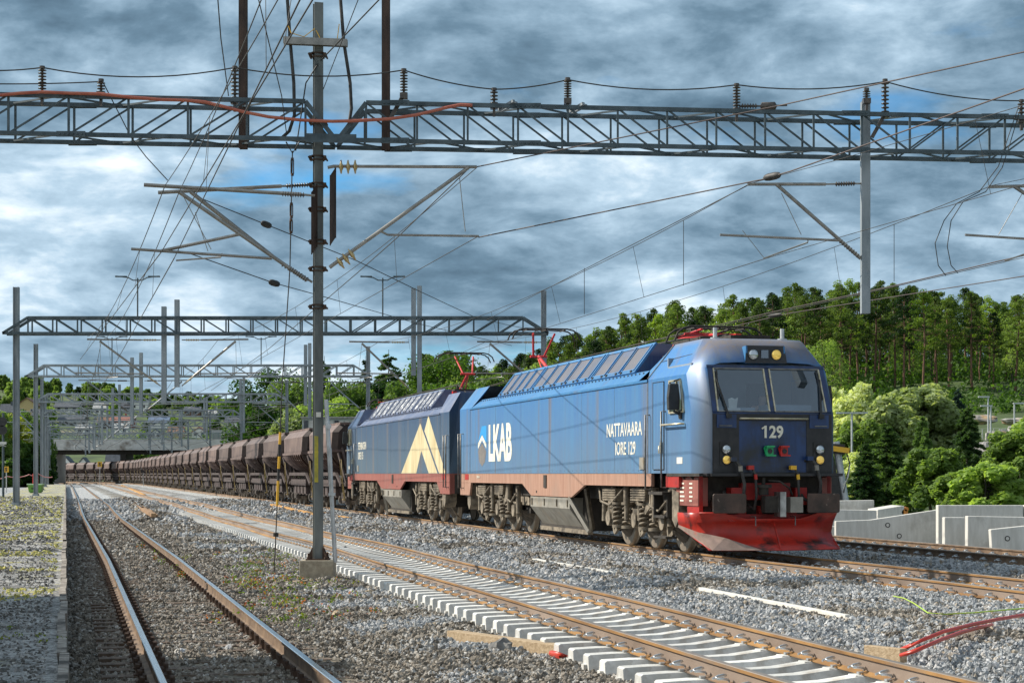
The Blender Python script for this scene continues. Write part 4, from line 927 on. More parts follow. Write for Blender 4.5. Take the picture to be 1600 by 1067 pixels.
def front_details(root):
    # dark painted front panel, proud of the shell
    Fp = MB(); x0, x1 = 11.278, 11.278
    Fp.add([(x0,-1.22,1.66),(x0,1.22,1.66),(x0,1.22,2.79),(x0,-1.22,2.79)], [(0,1,2,3)], 0)
    Fp.add([(x0,-1.24,1.64),(x0,1.24,1.64),(11.27,1.24,2.8),(11.27,-1.24,2.8)], [(0,1,2,3)], 1)
    for s in (-1,1):
        Fp.b2((x0,s*1.225,1.66),(x0+.012,s*.70,2.79),1)
        Fp.b2((x0+.012,s*1.16,2.52),(x0+.03,s*.76,2.78),0); Fp.bar((x0+.05,s*1.12,2.56),(x0+.05,s*.86,2.56),.02,.02,2)
    Fp.b2((x0,-.70,2.66),(x0+.008,.70,2.79),1)
    fp = Fp.build('front_panel', [m_front, m_fblack, m_rail_h], root)
    # windscreen: raked plane between z=2.80 and 3.72
    def ws(y, t, h=0.0): return Vector((11.27-.37*t+h*.93, y, 2.80+.92*t+h*.37))
    Wf = MB()
    def band(y0, y1, t0, t1, m=0, h=.006): Wf.add([ws(y0,t0,h),ws(y1,t0,h),ws(y1,t1,h),ws(y0,t1,h)], [(0,1,2,3)], m)
    band(-1.235,1.235,-.01,.045); band(-1.23,1.23,.965,1.04); 
    for s in (-1,1): Wf.add([ws(s*1.238,0,.006),ws(s*1.12,0,.006),ws(s*1.10,1,.006),ws(s*1.215,1,.006)], [(0,1,2,3)], 0)
    band(-.05,.05,.0,1.0)
    for s in (-1,1):
        a = [(s*1.125,.04),(s*.06,.04),(s*.06,.96),(s*1.10,.96)]
        for i in range(4): Wf.bar(ws(a[i][0],a[i][1],.014), ws(a[(i+1) % 4][0],a[(i+1) % 4][1],.014), .028, .022, 1 if i in (1,3) else 2, up=(.93,0,.37))
    w = Wf.build('windscreen_frame', [m_front, m_chrome, m_rail_h], root)
    for s in (-1,1):
        g = MB(); g.add([ws(s*1.115,.045,.002),ws(s*.06,.045,.002),ws(s*.06,.955,.002),ws(s*1.09,.955,.002)], [(0,1,2,3)]); g.build('windscreen_pane', [m_glass], w)
        wp = MB(); piv = ws(s*.93 if s < 0 else .99,-.07,.04); tip = ws(s*1.08,.72,.05)
        wp.tube([piv, tip], [.026,.016], 6); wp.bar(ws(s*1.085,.30,.035), ws(s*1.04,.92,.035), .02, .035); wp.box(piv, (.09,.10,.09)); wp.build('wiper', [black_p], root)
    # interior seen through the glass
    I = MB(); I.b2((8.9,-1.35,1.7),(8.95,1.35,4.0),0); I.b2((8.95,-1.40,1.7),(10.3,-1.36,3.55),0); I.b2((8.95,1.36,1.7),(10.3,1.40,3.55),0)
    I.b2((10.0,-1.15,2.3),(10.82,1.15,2.84),0); I.b2((10.15,-1.1,2.84),(10.60,-.1,2.94),0); I.b2((10.15,.15,2.84),(10.60,1.1,3.0),0)
    I.b2((8.952,.35,1.8),(8.97,.95,3.5),1); I.b2((8.955,-1.1,3.3),(8.975,-.7,3.6),1); I.b2((10.2,-1.12,2.84),(10.6,1.12,2.87),1); I.b2((8.952,-.5,3.0),(8.98,-.35,3.2),1); I.b2((8.952,-.9,2.4),(8.99,-.88,3.8),1)
    I.b2((9.2,-.75,2.5),(9.5,-.45,3.3),1); I.b2((9.2,.25,2.5),(9.4,.65,3.35),1)
    I.b2((8.95,-1.36,3.78),(10.4,1.36,3.82),0); I.b2((8.9,-1.35,1.65),(10.9,1.35,1.7),1)
    I.build('cab_interior', [m_int, m_intd], root)
    pp = MB(); pp.box((10.68,-.62,2.90),(.16,.30,.05)); pp.add([(10.68,-.68,2.92),(10.68,-.52,2.92),(10.66,-.48,3.14),(10.70,-.56,3.10),(10.67,-.62,3.13),(10.69,-.70,3.10)],[(0,1,2,3,4,5)]); pp.build('paper', [white_p], root)
    # roof headlamp housing
    H = MB(); H.prism([(10.35,4.16),(10.35,3.80),(10.93,3.80),(10.93,3.83),(10.88,4.14)], 1, -.38, .38, 0); H.add([(10.885,-.40,4.15),(10.935,-.44,3.80),(10.935,.44,3.80),(10.885,.40,4.15)], [(0,1,2,3)], 1)
    for s in (-1,1): H.prism([(10.30,4.10),(10.30,3.80),(10.93,3.80),(10.89,4.14)], 1, s*.38, s*.41, 0)
    h = H.build('headlamp_housing', [m_roofb, m_fblack], root)
    def lamp(x, y, z, r, m, par, nm):
        l = MB(); l.lathe((x-.04,y,z),(1,0,0),[(0,r*1.12),(.07,r*1.12),(.072,r)],20,1); l.lathe((x,y,z),(1,0,0),[(.02,r),(.035,r*.9),(.05,r*.5),(.055,.001)],20,0); l.build(nm, [m, black_p], par)
    lamp(10.90,-.26,3.97,.105,m_lens,h,'headlight'); lamp(10.90,.22,3.97,.105,m_amber,h,'headlight')
    l = MB(); l.b2((10.9,-.10,3.90),(10.93,.05,4.06)); l.build('marker_lamp', [m_sglass], h)
    for s in (-1,1):
        B = MB(); B.b2((x0+.012,s*1.10,1.80),(x0+.03,s*.84,2.24)); b = B.build('lamp_housing', [black_p], root)
        lamp(x0+.03,s*.97,2.10,.090,m_lens,b,'headlight'); lamp(x0+.03,s*.97,1.90,.088,m_amber,b,'headlight')
    # rail across the front, number, jumper sockets
    hr = MB(); hr.tube([(x0,-.68,2.70),(x0+.09,-.68,2.70),(x0+.09,.70,2.70),(x0,.70,2.70)],.02,6); hr.build('front_handrail', [m_chrome], root)
    me, wd = text_mb('129', .25, .92, .03); o = link('fleet_number', me, root, [m_white]); o.location = (x0+.010,-wd/2+.02,2.32); o.rotation_euler = (R(90),0,R(90)); q_ = MB(); q_.bar((x0+.016,-wd/2-.035,2.505),(x0+.016,-wd/2+.035,2.55),.03,.012,0,up=(1,0,0)); q_.build('number_stroke', [m_white], root)
    gp = pm('green_socket_paint', (.02,.35,.12), None, rough=.4)
    for y, m in ((-.10,gp),(.20,red_p)):
        j = MB(); j.box((x0+.06,y,2.08),(.10,.14,.16),0); j.box((x0+.10,y,2.16),(.12,.17,.03),0); j.bar((x0+.05,y-.09,2.14),(x0+.12,y-.07,1.98),.03,.03,0); j.bar((x0+.12,y-.08,1.985),(x0+.12,y+.12,1.985),.03,.03,0); j.cyl((x0+.10,y,2.07),(x0+.125,y,2.07),.05,8,1); j.build('jumper_socket', [m, m_fblack], root)
    # ledge, head stock, buffers, coupler
    K = MB(); K.b2((10.6,-1.30,1.585),(11.40,1.30,1.64),0); K.b2((10.9,-1.36,1.585),(11.3,-1.3,1.64),0); K.b2((10.9,1.3,1.585),(11.36,1.44,1.64),0); K.build('front_ledge', [m_fblack], root)
    K = MB(); K.b2((10.75,-1.25,.55),(10.80,1.25,1.58),1); K.b2((10.8,-.52,1.12),(10.95,.50,1.45),0); K.b2((10.8,-.78,1.02),(11.08,-.56,1.36),0); K.b2((10.8,.56,1.02),(11.08,.80,1.36),0)
    K.b2((10.8,-.85,.70),(11.12,.85,.84),0); K.b2((10.8,-.60,.84),(11.0,-.44,1.06),0); K.b2((10.8,.40,.84),(11.0,.62,1.0),0); K.b2((10.8,-.15,.84),(10.92,-.08,1.0),0)
    K.b2((10.2,-1.38,.8),(10.9,-1.30,1.58),0); K.b2((10.2,1.30,.8),(10.9,1.38,1.58),0); K.build('headstock', [m_red, m_bogd], root)
    for s in (-1,1):
        b = MB(); b.prism([(s*.97-.34,.90),(s*.97-.31,.87),(s*.97+.31,.87),(s*.97+.34,.90),(s*.97+.34,1.22),(s*.97+.31,1.25),(s*.97-.31,1.25),(s*.97-.34,1.22)], 0, 11.46, 11.51); b.cyl((10.8,s*.97,1.06),(11.3,s*.97,1.06),.16,12); b.cyl((11.3,s*.97,1.06),(11.46,s*.97,1.06),.13,12); b.build('buffer', [m_buf], root, bevel=.012)
    c = MB(); c.b2((11.0,-.14,.92),(11.4,.14,1.16),1); c.b2((11.3,.02,.80),(11.62,.14,1.28),0); c.b2((11.3,-.24,.88),(11.5,.02,1.2),1); c.b2((11.25,.26,.88),(11.55,.52,1.18),2); c.cyl((11.3,-.20,1.22),(11.3,-.20,1.36),.10,12,1); c.cyl((11.3,-.20,1.36),(11.3,-.20,1.42),.16,12,1); c.cyl((11.3,-.20,1.42),(11.3,-.20,1.55),.04,8,1)
    c.tube([(11.3,-.1,1.50),(11.4,.1,1.48),(11.4,.3,1.35),(11.3,.4,1.22)],.02,6,1); c.build('coupler', [m_hshi, m_bogd, m_box], root)
    hs = ((-.78,1.88,-.70,1.08,-.92),(-.42,1.70,-.42,.98,-.50),(.46,1.70,.60,1.02,.66),(.80,1.90,.98,1.10,.82))
    for i, (y0_, z0_, y1_, z1_, y2_) in enumerate(hs):
        g = MB(); r = .034 if i in (0,3) else .026
        if i in (0,3): sgn = 1 if i == 0 else 1; pts = [(x0-.02,y0_-.12,z0_-.02),(x0+.12,y0_-.05,z0_+.03),(x0+.18,y0_+.04,z0_-.10),(x0+.20,y0_+.12,z0_-.45),(x0+.15,y0_+.12,z0_-.70),(x0+.02,y0_+.02,z0_-.86),(x0-.15,y0_-.10,z0_-.75),(x0-.3,y0_-.12,z0_-.6)]
        else: pts = [(x0-.02,y0_-.12,z0_+.05),(x0+.12,y0_-.06,z0_+.05),(x0+.16,y0_,z0_-.08),(x0+.16,y0_+.02,z0_-.5),(x0+.05,y0_+.02,z0_-.75),(x0-.2,y0_,z0_-.7)]
        g.tube(pts, r, 8, 0); g.box(Vector(pts[1])+Vector((0,-.03,0)), (.10,.12,.08), 2 if i in (1,) else 1 if i != 2 else 3)
        g.cyl(pts[2], Vector(pts[2])+Vector((.0,.01,-.10)), r*1.35, 8, 2 if i == 1 else 3 if i == 2 else 4); g.cyl(pts[0], pts[1], .02, 6, 1)
        g.build('brake_hose', [m_rub, m_front, red_p, yellow_p, m_box], root)
    # plough: rows of points lofted; concave blades meeting in the middle
    ys = [-1.42,-1.0,-.55,-.12,.0,.12,.55,1.0,1.40]
    P_ = MB()
    def xf(y): return 11.72-.20*abs(y)**1.2
    rows = []
    for t, zz, back in ((0,.82,.30),(.25,.68,.50),(.55,.48,.52),(.8,.30,.36),(1,.17,.0)):
        rows.append([(xf(y)-back-(0 if abs(y) > .2 else 0), y*(1.02 if t < .5 else 1-.07*(t-.5)), zz+(.05 if (t == 0 and abs(y) > .9) else 0)-(.08 if (t == 0 and abs(y) < .6) else 0)) for y in ys])
    P_.loft(rows, 0, smooth=True); 
    for s in (-1,1):      # side wings sweeping back
        c = [r[0 if s < 0 else -1] for r in rows]
        tip = [(9.95 if s < 0 else 10.3, s*1.50, .86),(9.97 if s < 0 else 10.3, s*1.50, .72),(10.0 if s < 0 else 10.35, s*1.50,.64),(10.1 if s < 0 else 10.4, s*1.50,.60),(10.0 if s < 0 else 10.45,s*1.50,.57)]
        P_.loft([c, tip], 0, smooth=True)
    w_ = MB()
    ed = [(xf(y)+.008-.02, y*.965, .165) for y in ys]; e2 = [(xf(y)-.22, y*.985, .33+.0*abs(y)) for y in ys]
    P_.bar((11.70,0,.17),(11.28,0,.74),.02,.03,0)
    po = P_.build('plough', [m_plow], root); md = po.modifiers.new('thick', 'SOLIDIFY'); md.thickness = .02
    w_.add([(11.50-.02,-1.32,.165),(11.64,-.35,.165),(11.30,-1.0,.40),(10.95,-1.42,.50),(10.05,-1.512,.62),(10.02,-1.512,.575)], [(0,1,2,3),(0,3,4,5)], 0)
    sh = [(0.02,0,0)]*6; w2 = w_.build('wear_plate', [m_plow2], po); w2.location = (.035,-.012,-.004)
    g = MB()
    for y in (-.42,.40): g.tube([(11.2,y,.80),(11.45,y,.80),(11.45,y,.62)],.012,5)
    g.build('plough_bracket', [m_rail_h], root)
    # inspection text on the red frame box
    for i in range(5):
        for xx, ln in ((9.85,.30),(10.40,.22)):
            p = MB(); p.b2((xx,-1.408,1.42-i*.085),(xx+ln*(.8+.2*math.sin(i*3)),-1.404,1.455-i*.085)); p.build('data_marking', [m_white], root)
def side_text(root, txt, h, x, z, sx, mat, s, bold=.01, nm='lettering'):
    me, wd = text_mb(txt, h, sx, bold); o = link(nm, me, root, [mat])
    if s < 0: o.location = (x, -HWI-.003, z); o.rotation_euler = (R(90),0,0)
    else: o.location = (x, HWI+.003, z); o.rotation_euler = (R(90),0,R(180))
    return wd
LC = 44.8; W3 = 13.5
L1 = make_loco('lead', -1); L1.location = uw(LC, W3, 0); L1.rotation_euler = (0,0,TH-math.pi/2)
front_details(L1)
L2 = make_loco('rear', 1); L2.location = uw(LC+22.9, W3, 0); L2.rotation_euler = (0,0,TH+math.pi/2)
# lettering on the leading locomotive
side_text(L1, 'LKAB', 1.06, -6.72, 1.98, .84, m_white, -1, .035)
side_text(L1, 'NATTAVAARA', .30, 5.02, 2.45, .95, m_white, -1, .012)
side_text(L1, 'IORE 129', .29, 5.68, 2.04, .95, m_white, -1, .012)
side_text(L1, '1295941-0', .07, -8.3, 1.50, 1.0, m_white, -1, .01)
yy = -HWI-.004
lg = MB(); m_logo_b = pm('bright_logo_blue', (.02,.28,.62), None, rough=.5); m_logo_g = pm('grey_logo_paint', (.13,.12,.12), (.2,.18,.16), 4, .6)
lg.add([(x,yy,z) for x,z in ((-8.45,2.55),(-7.95,3.02),(-7.35,3.02),(-7.35,2.52),(-7.92,2.78))], [(0,1,2,3,4)], 0)
lg.add([(x,yy,z) for x,z in ((-8.45,2.52),(-7.92,2.76),(-7.38,2.50),(-7.38,2.36),(-7.92,2.62),(-8.45,2.36))], [(0,1,2,3,4,5)], 1)
lg.add([(x,yy,z) for x,z in ((-8.45,2.30),(-7.92,2.54),(-7.38,2.28),(-7.55,1.98),(-7.92,1.84),(-8.28,1.98))], [(0,1,2,3,4,5)], 2)
lo_ = lg.build('emblem', [m_logo_b, m_white, m_logo_g], L1, fix=False); lo_.location = (.33,0,0)
# emblem and lettering on the rear locomotive (side local y > 0; x runs away from the camera)
yy = HWI+.004; em = MB()
em.add([(-x,yy,z) for x,z in ((1.75,1.65),(4.35,3.38),(6.75,1.65),(5.55,1.65),(4.70,2.30),(3.95,1.65))], [(0,1,2,3,4,5)], 0) if False else None
def tri(pts, m=0): em.add([(x*1.08-.85,yy,z) for x,z in pts], [tuple(range(len(pts)))], m)
tri([(-1.30,1.65),(-4.62,3.36),(-7.35,1.65),(-6.0,1.65),(-4.80,2.42),(-3.95,1.65)])
tri([(-5.30,3.08),(-5.95,3.58),(-8.55,1.65),(-7.60,1.65)])
em.build('emblem', [m_gold], L2, fix=False)
side_text(L2, 'STENBACKEN', .30, 7.6, 2.62, .80, m_white, 1, .012)
side_text(L2, 'IORE 115', .30, 7.6, 2.22, .80, m_white, 1, .012)
drv = person_bust(None); drv.location = L1.matrix_basis @ Vector((9.55,.45,2.42)); drv.rotation_euler = (0,0,TH-math.pi/2)
props(drv, 'driver sitting behind the right windscreen pane of the front locomotive', 'person')
jk = MB(); jk.lathe((0,0,.05),(0,0,1),[(0,.19),(.25,.20),(.42,.21),(.50,.14),(.52,.07)],14); jk.build('jacket', [pm('dark_jacket', (.02,.03,.06), None, rough=.8)], drv)
hh = MB(); hh.lathe((.04,0,.80),(0,0,1),[(0,.11),(.05,.115),(.10,.09),(.13,.03)],12); hh.build('hair', [m_intd], drv)
# ---------------------------------------------------------------- overhead line structures
def hbeam(mb, p, q, w, d, ax, m=0, t=.014):      # H section from p to q; flanges face the direction ax
    p, q, ax = Vector(p), Vector(q), Vector(ax).normalized(); dz = (q-p).normalized(); sd_ = dz.cross(ax)
    for s in (-1,1): mb.bar(p+ax*s*(d/2-t/2), q+ax*s*(d/2-t/2), w, t, m, up=ax)
    mb.bar(p, q, t, d-2*t, m, up=ax)
def truss(mb, A, B, h, wd, panel, slA=0, slB=0, rise=1, c=.075, lace=True, dia=.032, mid=None):
    A, B = Vector(A), Vector(B); L = (B-A).length; d = (B-A)/L; p = Vector((0,0,1)).cross(d); up = Vector((0,0,h))
    for s in (-1,1):
        o = p*s*wd/2
        mb.bar(A+o, B+o, c, c); mb.bar(A+d*slA+o+up, B-d*slB+o+up, c, c)
        if slA: mb.bar(A+o, A+d*slA+o+up, c, c)
        if slB: mb.bar(B+o, B-d*slB+o+up, c, c)
        x0, x1 = slA, L-slB; n = max(2, round((x1-x0)/panel)); st = (x1-x0)/n
        for i in range(n+1):
            x = x0+i*st; mb.bar(A+d*x+o, A+d*x+o+up, dia*1.2)
            if i < n:
                r = rise if mid is None or x < mid else -rise
                a, b = (0, h) if r > 0 else (h, 0)
                mb.bar(A+d*x+o+Vector((0,0,a)), A+d*(x+st)+o+Vector((0,0,b)), dia)
    if lace:
        n = max(2, round(L/panel)); st = L/n
        for i in range(n):
            s = 1 if i % 2 else -1
            mb.bar(A+d*i*st+p*s*wd/2, A+d*(i+1)*st-p*s*wd/2, dia)
            if slA < i*st < L-slB-st: mb.bar(A+d*i*st+p*s*wd/2+up, A+d*(i+1)*st-p*s*wd/2+up, dia)
    return d, p
def insul(mb, a, b, r=.065, n=7, m=0, core=.022, seg=10):     # ribbed insulator from a to b
    a, b = Vector(a), Vector(b); L = (b-a).length; pr = [(0,core)]
    for i in range(n):
        t = L*(i+.5)/n; g = L/n*.28; pr += [(t-g,core),(t-g*.3,r),(t+g*.3,r),(t+g,core)]
    mb.lathe(a, b-a, pr+[(L,core)], seg, m)
def mini_insul(mb, a, b, r, m=0):
    mb.tube([a, b], r, 6, m)
def cantilever(root, base, d, reach, zt, zl, mats, near=True, reg=5.98, arm=None, tub=.032, flip=1):
    # base: post axis point (x, y); d: unit direction to the track side; all heights are world z
    bx = Vector((base[0], base[1], 0)); g = MB(); Z = lambda z: Vector((0,0,z))
    g.tube([bx+d*.95+Z(zt), bx+d*reach+Z(zt+.03)], tub, 6); g.tube([bx+d*.10+Z(zt), bx+d*.98+Z(zt)], tub*.6, 5)
    tip = bx+d*(reach-.55)+Z(zt-.05); low = bx+d*.10+Z(zl)
    q = low.lerp(tip, .22); g.tube([q, tip], tub*1.25, 6); g.tube([low, q], tub*.7, 5)
    k = (reg-zl)/(tip.z-zl); k = min(max(k, .12), .8); r0 = low.lerp(tip, k); r1 = bx+d*(reach+.55)+Z(r0.z+.04)
    g.tube([r0, r1], tub*.8, 6); g.tube([tip, r0.lerp(r1, .62)], .008, 4)
    s0 = r0.lerp(r1, .38)+Z(-.02); s1 = bx+d*(reach-.15)+Z(5.72); g.tube([s0, s0+Z(-.14), s1], .016, 5); g.tube([r1-d*.25, s1], .007, 4)
    o = g.build('cantilever', [mats[0]], root)
    i = MB()
    if near: insul(i, bx+d*.28+Z(zt), bx+d*.85+Z(zt), .055, 8); insul(i, low.lerp(tip,.05), low.lerp(tip,.20), .055, 8)
    else: mini_insul(i, bx+d*.28+Z(zt), bx+d*.85+Z(zt), .05); mini_insul(i, low.lerp(tip,.05), low.lerp(tip,.20), .05)
    i.build('insulator', [mats[1]], o)
    return s1, bx+d*reach+Z(zt+.06)
GY = [80,115,156,195,235,275,315]
def wdir(Y0, w):            # world xy for lateral offset w on the gantry line at depth Y0 (line parallel to the picture)
    return ((w-Y0*ST)/CT, Y0)
ZB, ZT_ = 7.72, 8.40
def far_gantry(Y, wl, wr, label, lamps=(), full=True):
    xl, xr = wdir(Y, wl)[0], wdir(Y, wr)[0]
    root = thing('catenary_gantry', label, 'gantry', (xl, Y, 0), 0, None); root.location = (0,0,0)
    det = Y < 200
    mb = MB(); c = .11 if Y < 130 else .13
    truss(mb, (xl-.5,Y,ZB), (xr+.2,Y,ZB), ZT_-ZB, .7, 1.05, 1.1, 1.1, -1, c, det, .05 if Y < 120 else .06, mid=(xr-xl)*.62)
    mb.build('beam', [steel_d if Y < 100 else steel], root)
    for w, zt in ((wl, 9.75), (wr, 9.6)):
        x = wdir(Y, w)[0]; m = MB(); zb = .2 if w < 0 else -.3
        hbeam(m, (x,Y,zb), (x,Y,zt), .24, .24, (1,0,0), t=.03); m.box((x,Y,zb+.03),(.5,.5,.08)); m.box((x,Y,zb+.12),(.34,.34,.12)); m.build('post', [steel], root)
    for w, a, b in ((4.45, 8.9, 4.7), (5.0, 9.2, 5.4), (15.0, 9.7, 5.9), (15.25, 9.8, 5.1)):
        x = wdir(Y, w)[0]; m = MB(); m.box((x,Y-.02,(a+b)/2),(.2,.2,a-b)); m.build('drop_post', [steel], root)
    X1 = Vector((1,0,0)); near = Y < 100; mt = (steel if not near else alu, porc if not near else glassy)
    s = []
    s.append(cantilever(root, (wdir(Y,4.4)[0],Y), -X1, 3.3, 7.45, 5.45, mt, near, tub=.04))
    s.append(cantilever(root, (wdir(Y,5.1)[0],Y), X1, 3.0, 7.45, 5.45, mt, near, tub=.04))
    s.append(cantilever(root, (wdir(Y,14.9)[0],Y), -X1, 2.7, 7.35, 5.35, mt, near, tub=.04))
    s.append(cantilever(root, (wdir(Y,wr)[0],Y), -X1, 2.9, 7.35, 5.35, mt, near, tub=.04))
    if Y > 120:
        s2 = cantilever(root, (wdir(Y,wl)[0],Y), -X1, 2.6, 6.9, 5.0, mt, False, tub=.04)
    for x in lamps:
        o = thing('lamp_post', 'x', 'lamp post', ((x-800)*Y/F, Y, ZT_), 0, 'twin armed lamp posts standing on the gantries')
        m = MB(); hh = 1.75; m.tube([(0,0,0),(0,0,hh)], .035, 6)
        for q in (-1,1): m.tube([(0,0,hh-.1),(q*.2,0,hh-.1),(q*.42,0,hh+.02),(q*.95,0,hh+.08)], .028, 5); m.box((q*.72,0,hh+.06),(.5,.16,.05))
        m.build('pole', [steel_d], o); o['label'] = 'twin armed lamp on the gantry, %s' % {215:'left of the tall mast on the nearest far gantry',598:'right of the tall mast on the nearest far gantry',175:'smaller, left on the second far gantry',408:'smaller, right on the second far gantry'}[x]
    return s
SUP = {}
labs = ['grey lattice gantry across all tracks, the widest one behind the locomotives','grey lattice gantry second in the row behind the train','thin grey lattice gantry third in the row of far gantries','small lattice gantry fourth in the row near the bridge','small lattice gantry fifth in the row near the bridge','small pale lattice gantry just before the bridge','tiny pale lattice gantry at the bridge']
for i, Y in enumerate(GY):
    SUP[Y] = far_gantry(Y, (-1.8 if Y == 80 else -1.4), (20.5 if Y == 80 else 18.8), labs[i], {80:(215,598),115:(175,408)}.get(Y, ()))
# ---------------- near gantry
def gp(x, z, off=0.0):
    k = (x-800)/F; X = k*34.4/(1-.112*k); return Vector((X, 34.4+.112*X+off, z))
def gy(x, y, off=0.0):      # point on the gantry plane seen at pixel x, y
    p = gp(x, 0, off); k = (34.4+off)/(1-.112*(x-800)/F); p = Vector(((x-800)/F*k, k, 0)); p.z = EYE-(y-HOR)*p.y/F; return p
G1 = thing('catenary_gantry', 'large dark lattice gantry spanning the whole width above the locomotives', 'gantry', (0,0,0))
zb1, h1 = 7.74, .69
mb = MB()
truss(mb, gp(-75,zb1), gp(524,zb1), h1, .8, 1.02, 0, .55, 1)
mb.build('beam', [steel_d], G1)
mb = MB(); A_, B_ = gp(527,zb1), gp(1775,zb1)
truss(mb, A_, B_, h1, .8, .93, .52, 0, -1, mid=(gp(1352,0)-gp(527,0)).length)
for x in (120,620,823,1330,1545):
    for z in (zb1, zb1+h1):
        for s in (-.4,.4): mb.box(gp(x,z,s-.05*np.sign(s)*-1), (.52,.03,.10)); 
        for q in range(6): mb.box(gp(x,z,-.47)+Vector((-.2+q*.08,0,0)), (.03,.04,.03))
mb.bar(gp(482,zb1+.02,-.43), gp(560,zb1+.02,-.43), .03, .16)
mb.build('beam', [steel_d], G1)
m = MB(); p = gp(497,0); MX, MY = p.x, p.y
hbeam(m, (MX,MY,.05), (MX,MY,10.33), .165, .165, (.3,-1,0), t=.016); m.build('mast', [pm('mast_steel', (.10,.11,.108), (.21,.225,.215), 3, .6, .3, .1, (1,1,.3))], G1)
m = MB(); m.box((MX,MY,.05),(.42,.42,.03)); 
for a in (-1,1):
    for b in (-1,1): m.cyl((MX+a*.16,MY+b*.16,.02),(MX+a*.16,MY+b*.16,.17),.022,6); m.cyl((MX+a*.16,MY+b*.16,.065),(MX+a*.16,MY+b*.16,.10),.036,6)
    m.prism([(MX+a*.09,.06),(MX+a*.19,.06),(MX+a*.09,.30)], 1, MY-.10, MY-.085)
    m.prism([(MX+a*.09,.06),(MX+a*.19,.06),(MX+a*.09,.30)], 1, MY+.09, MY+.105)
m.build('base_plate', [clip_old], G1)
m = MB(); m.box((0,0,-.2),(.62,.62,.48)); o = m.build('foundation_block', [block_m], G1, (MX,MY,0), bevel=.012)
m = MB(); m.tube([(MX+.16,MY-.12,3.0),(MX+.33,MY-.12,-.0)], .04, 8); m.tube([(MX+.24,MY-.16,2.1),(MX+.33,MY-.16,.0)], .03, 6); m.box((MX+.27,MY-.13,1.25),(.12,.12,.05)); m.cyl((MX+.21,MY-.12,2.5),(MX+.21,MY-.25,2.5),.05,8); m.build('earthing_pipe', [galv_l], G1)
m = MB(); m.box((MX-.02,MY-.11,1.9),(.07,.012,.85)); m.build('paint_stripe', [pm('yellow_stripe',(.55,.45,.04),(.30,.27,.06),9,.7)], G1)
m = MB(); m.box((MX+.02,MY-.112,2.72),(.09,.008,.09)); m.build('mast_plate', [white_p], G1)
for z, dz in ((8.16,.1),(7.5,.1),(7.0,.1),(6.55,.1),(5.45,.12),(4.75,.12),(5.95,.1),(9.4,.08)):
    m = MB(); m.box((MX,MY,z),(.22,.22,.02)); m.box((MX,MY,z-.07),(.22,.22,.02))
    for s in (-1,1): m.cyl((MX+s*.15,MY-.2,z-.045),(MX+s*.15,MY+.2,z-.045),.02,6); m.box((MX+s*.13,MY-.05,z-.04),(.05,.10,.08))
    m.build('clamp', [clip_old], G1)
m = MB(); hbeam(m, gy(443,64,-.2), gy(543,68,-.2), .13, .13, (0,-1,0)); m.build('crossbar', [alu], G1)
for x, y0 in ((380,233),(603,235)):
    m = MB(); a = gy(x, y0, .25); hbeam(m, a, (a.x,a.y,13.2), .15, .15, (0,-1,0), t=.02); m.build('riser_post', [rustpost], G1)
m = MB(); hbeam(m, gp(360,13.3,.25), gp(625,13.3,.25), .16, .16, (0,-1,0)); m.build('top_crossbeam', [rustpost], G1)
for pts in ([(447,-95),(449,0),(453,60),(459,130),(460,180),(452,205),(440,216)], [(530,-95),(532,0),(537,65),(547,130),(549,170),(545,195),(535,212)]):
    m = MB(); m.tube([gy(x,y,-.1) for x,y in pts], .032, 7); m.build('power_cable', [m_rub], G1)
for pts in ([(450,40),(455,52),(475,58),(492,45)], [(530,38),(527,62),(515,70),(500,60),(494,48)]):
    m = MB(); m.tube([gy(x,y,-.25) for x,y in pts], .008, 4); m.build('earth_wire', [yellow_p], G1)
# red cable draped over the beam
rc = [(-60,150),(0,149),(30,146),(65,144),(110,146),(155,147),(200,152),(250,156),(290,157),(320,160),(350,167),(380,175),(420,183),(470,188),(520,190),(560,189),(610,186),(650,180),(700,168),(720,164),(738,165)]
m = MB(); m.tube([gy(x,y,-.52) for x,y in rc], .030, 8); o = m.build('draped_cable', [orange_cable]); props(o, 'thick pale red cable draped over the near gantry beam', 'cable')
# post insulators with the feeder wire
for x, yt, yb, lean in ((66,108,150,0),(158,128,150,0),(367,108,160,0),(631,112,152,1),(772,142,168,0),(887,126,160,0),(1151,135,176,0),(1383,128,182,1),(1354,142,160,0),(1596,160,190,0)):
    i = MB(); a = gy(x,yb-4,-.3); b = gy(x,yt,-.3); insul(i, a, b, .075, 8 if yb-yt > 30 else 4); i.cyl(b, b+Vector((0,0,.05)), .05, 8); i.box(a+Vector((0,0,-.03)), (.14,.16,.10))
    i.bar(a, a+Vector((-.25*lean,0,-.45 if lean else -.22)), .05, .07); i.build('post_insulator', [porc], G1)
for a, b in (((780,172),(803,158)),((890,175),(912,162))):
    i = MB(); i.bar(gy(*a,-.2), gy(*b,-.5), .06, .05); i.bar(gy(a[0]+4,a[1]+1,-.1), gy(b[0]+4,b[1]+3,-.4), .06, .05); i.build('bracket', [steel], G1)
i = MB(); i.tube([gy(1155,167,-.3), gy(1230,165,-.5)], .018, 5); insul(i, gy(1158,166,-.3), gy(1183,166,-.4), .05, 6); i.lathe(gy(1188,167,-.4), gy(1214,166,-.4)-gy(1188,167,-.4), [(0,.03),(.03,.08),(.28,.08),(.31,.03)], 10); i.build('strain_insulator', [porc], G1)
def sagpts(a, b, sag, n=10):
    a, b = Vector(a), Vector(b); return [a.lerp(b, t/n)+Vector((0,0,-4*sag*(t/n)*(1-t/n))) for t in range(n+1)]
fw = MB(); fx = [(-80,108),(66,108),(367,108),(631,112),(772,142),(887,127),(1151,135),(1383,130),(1596,160),(1760,158)]
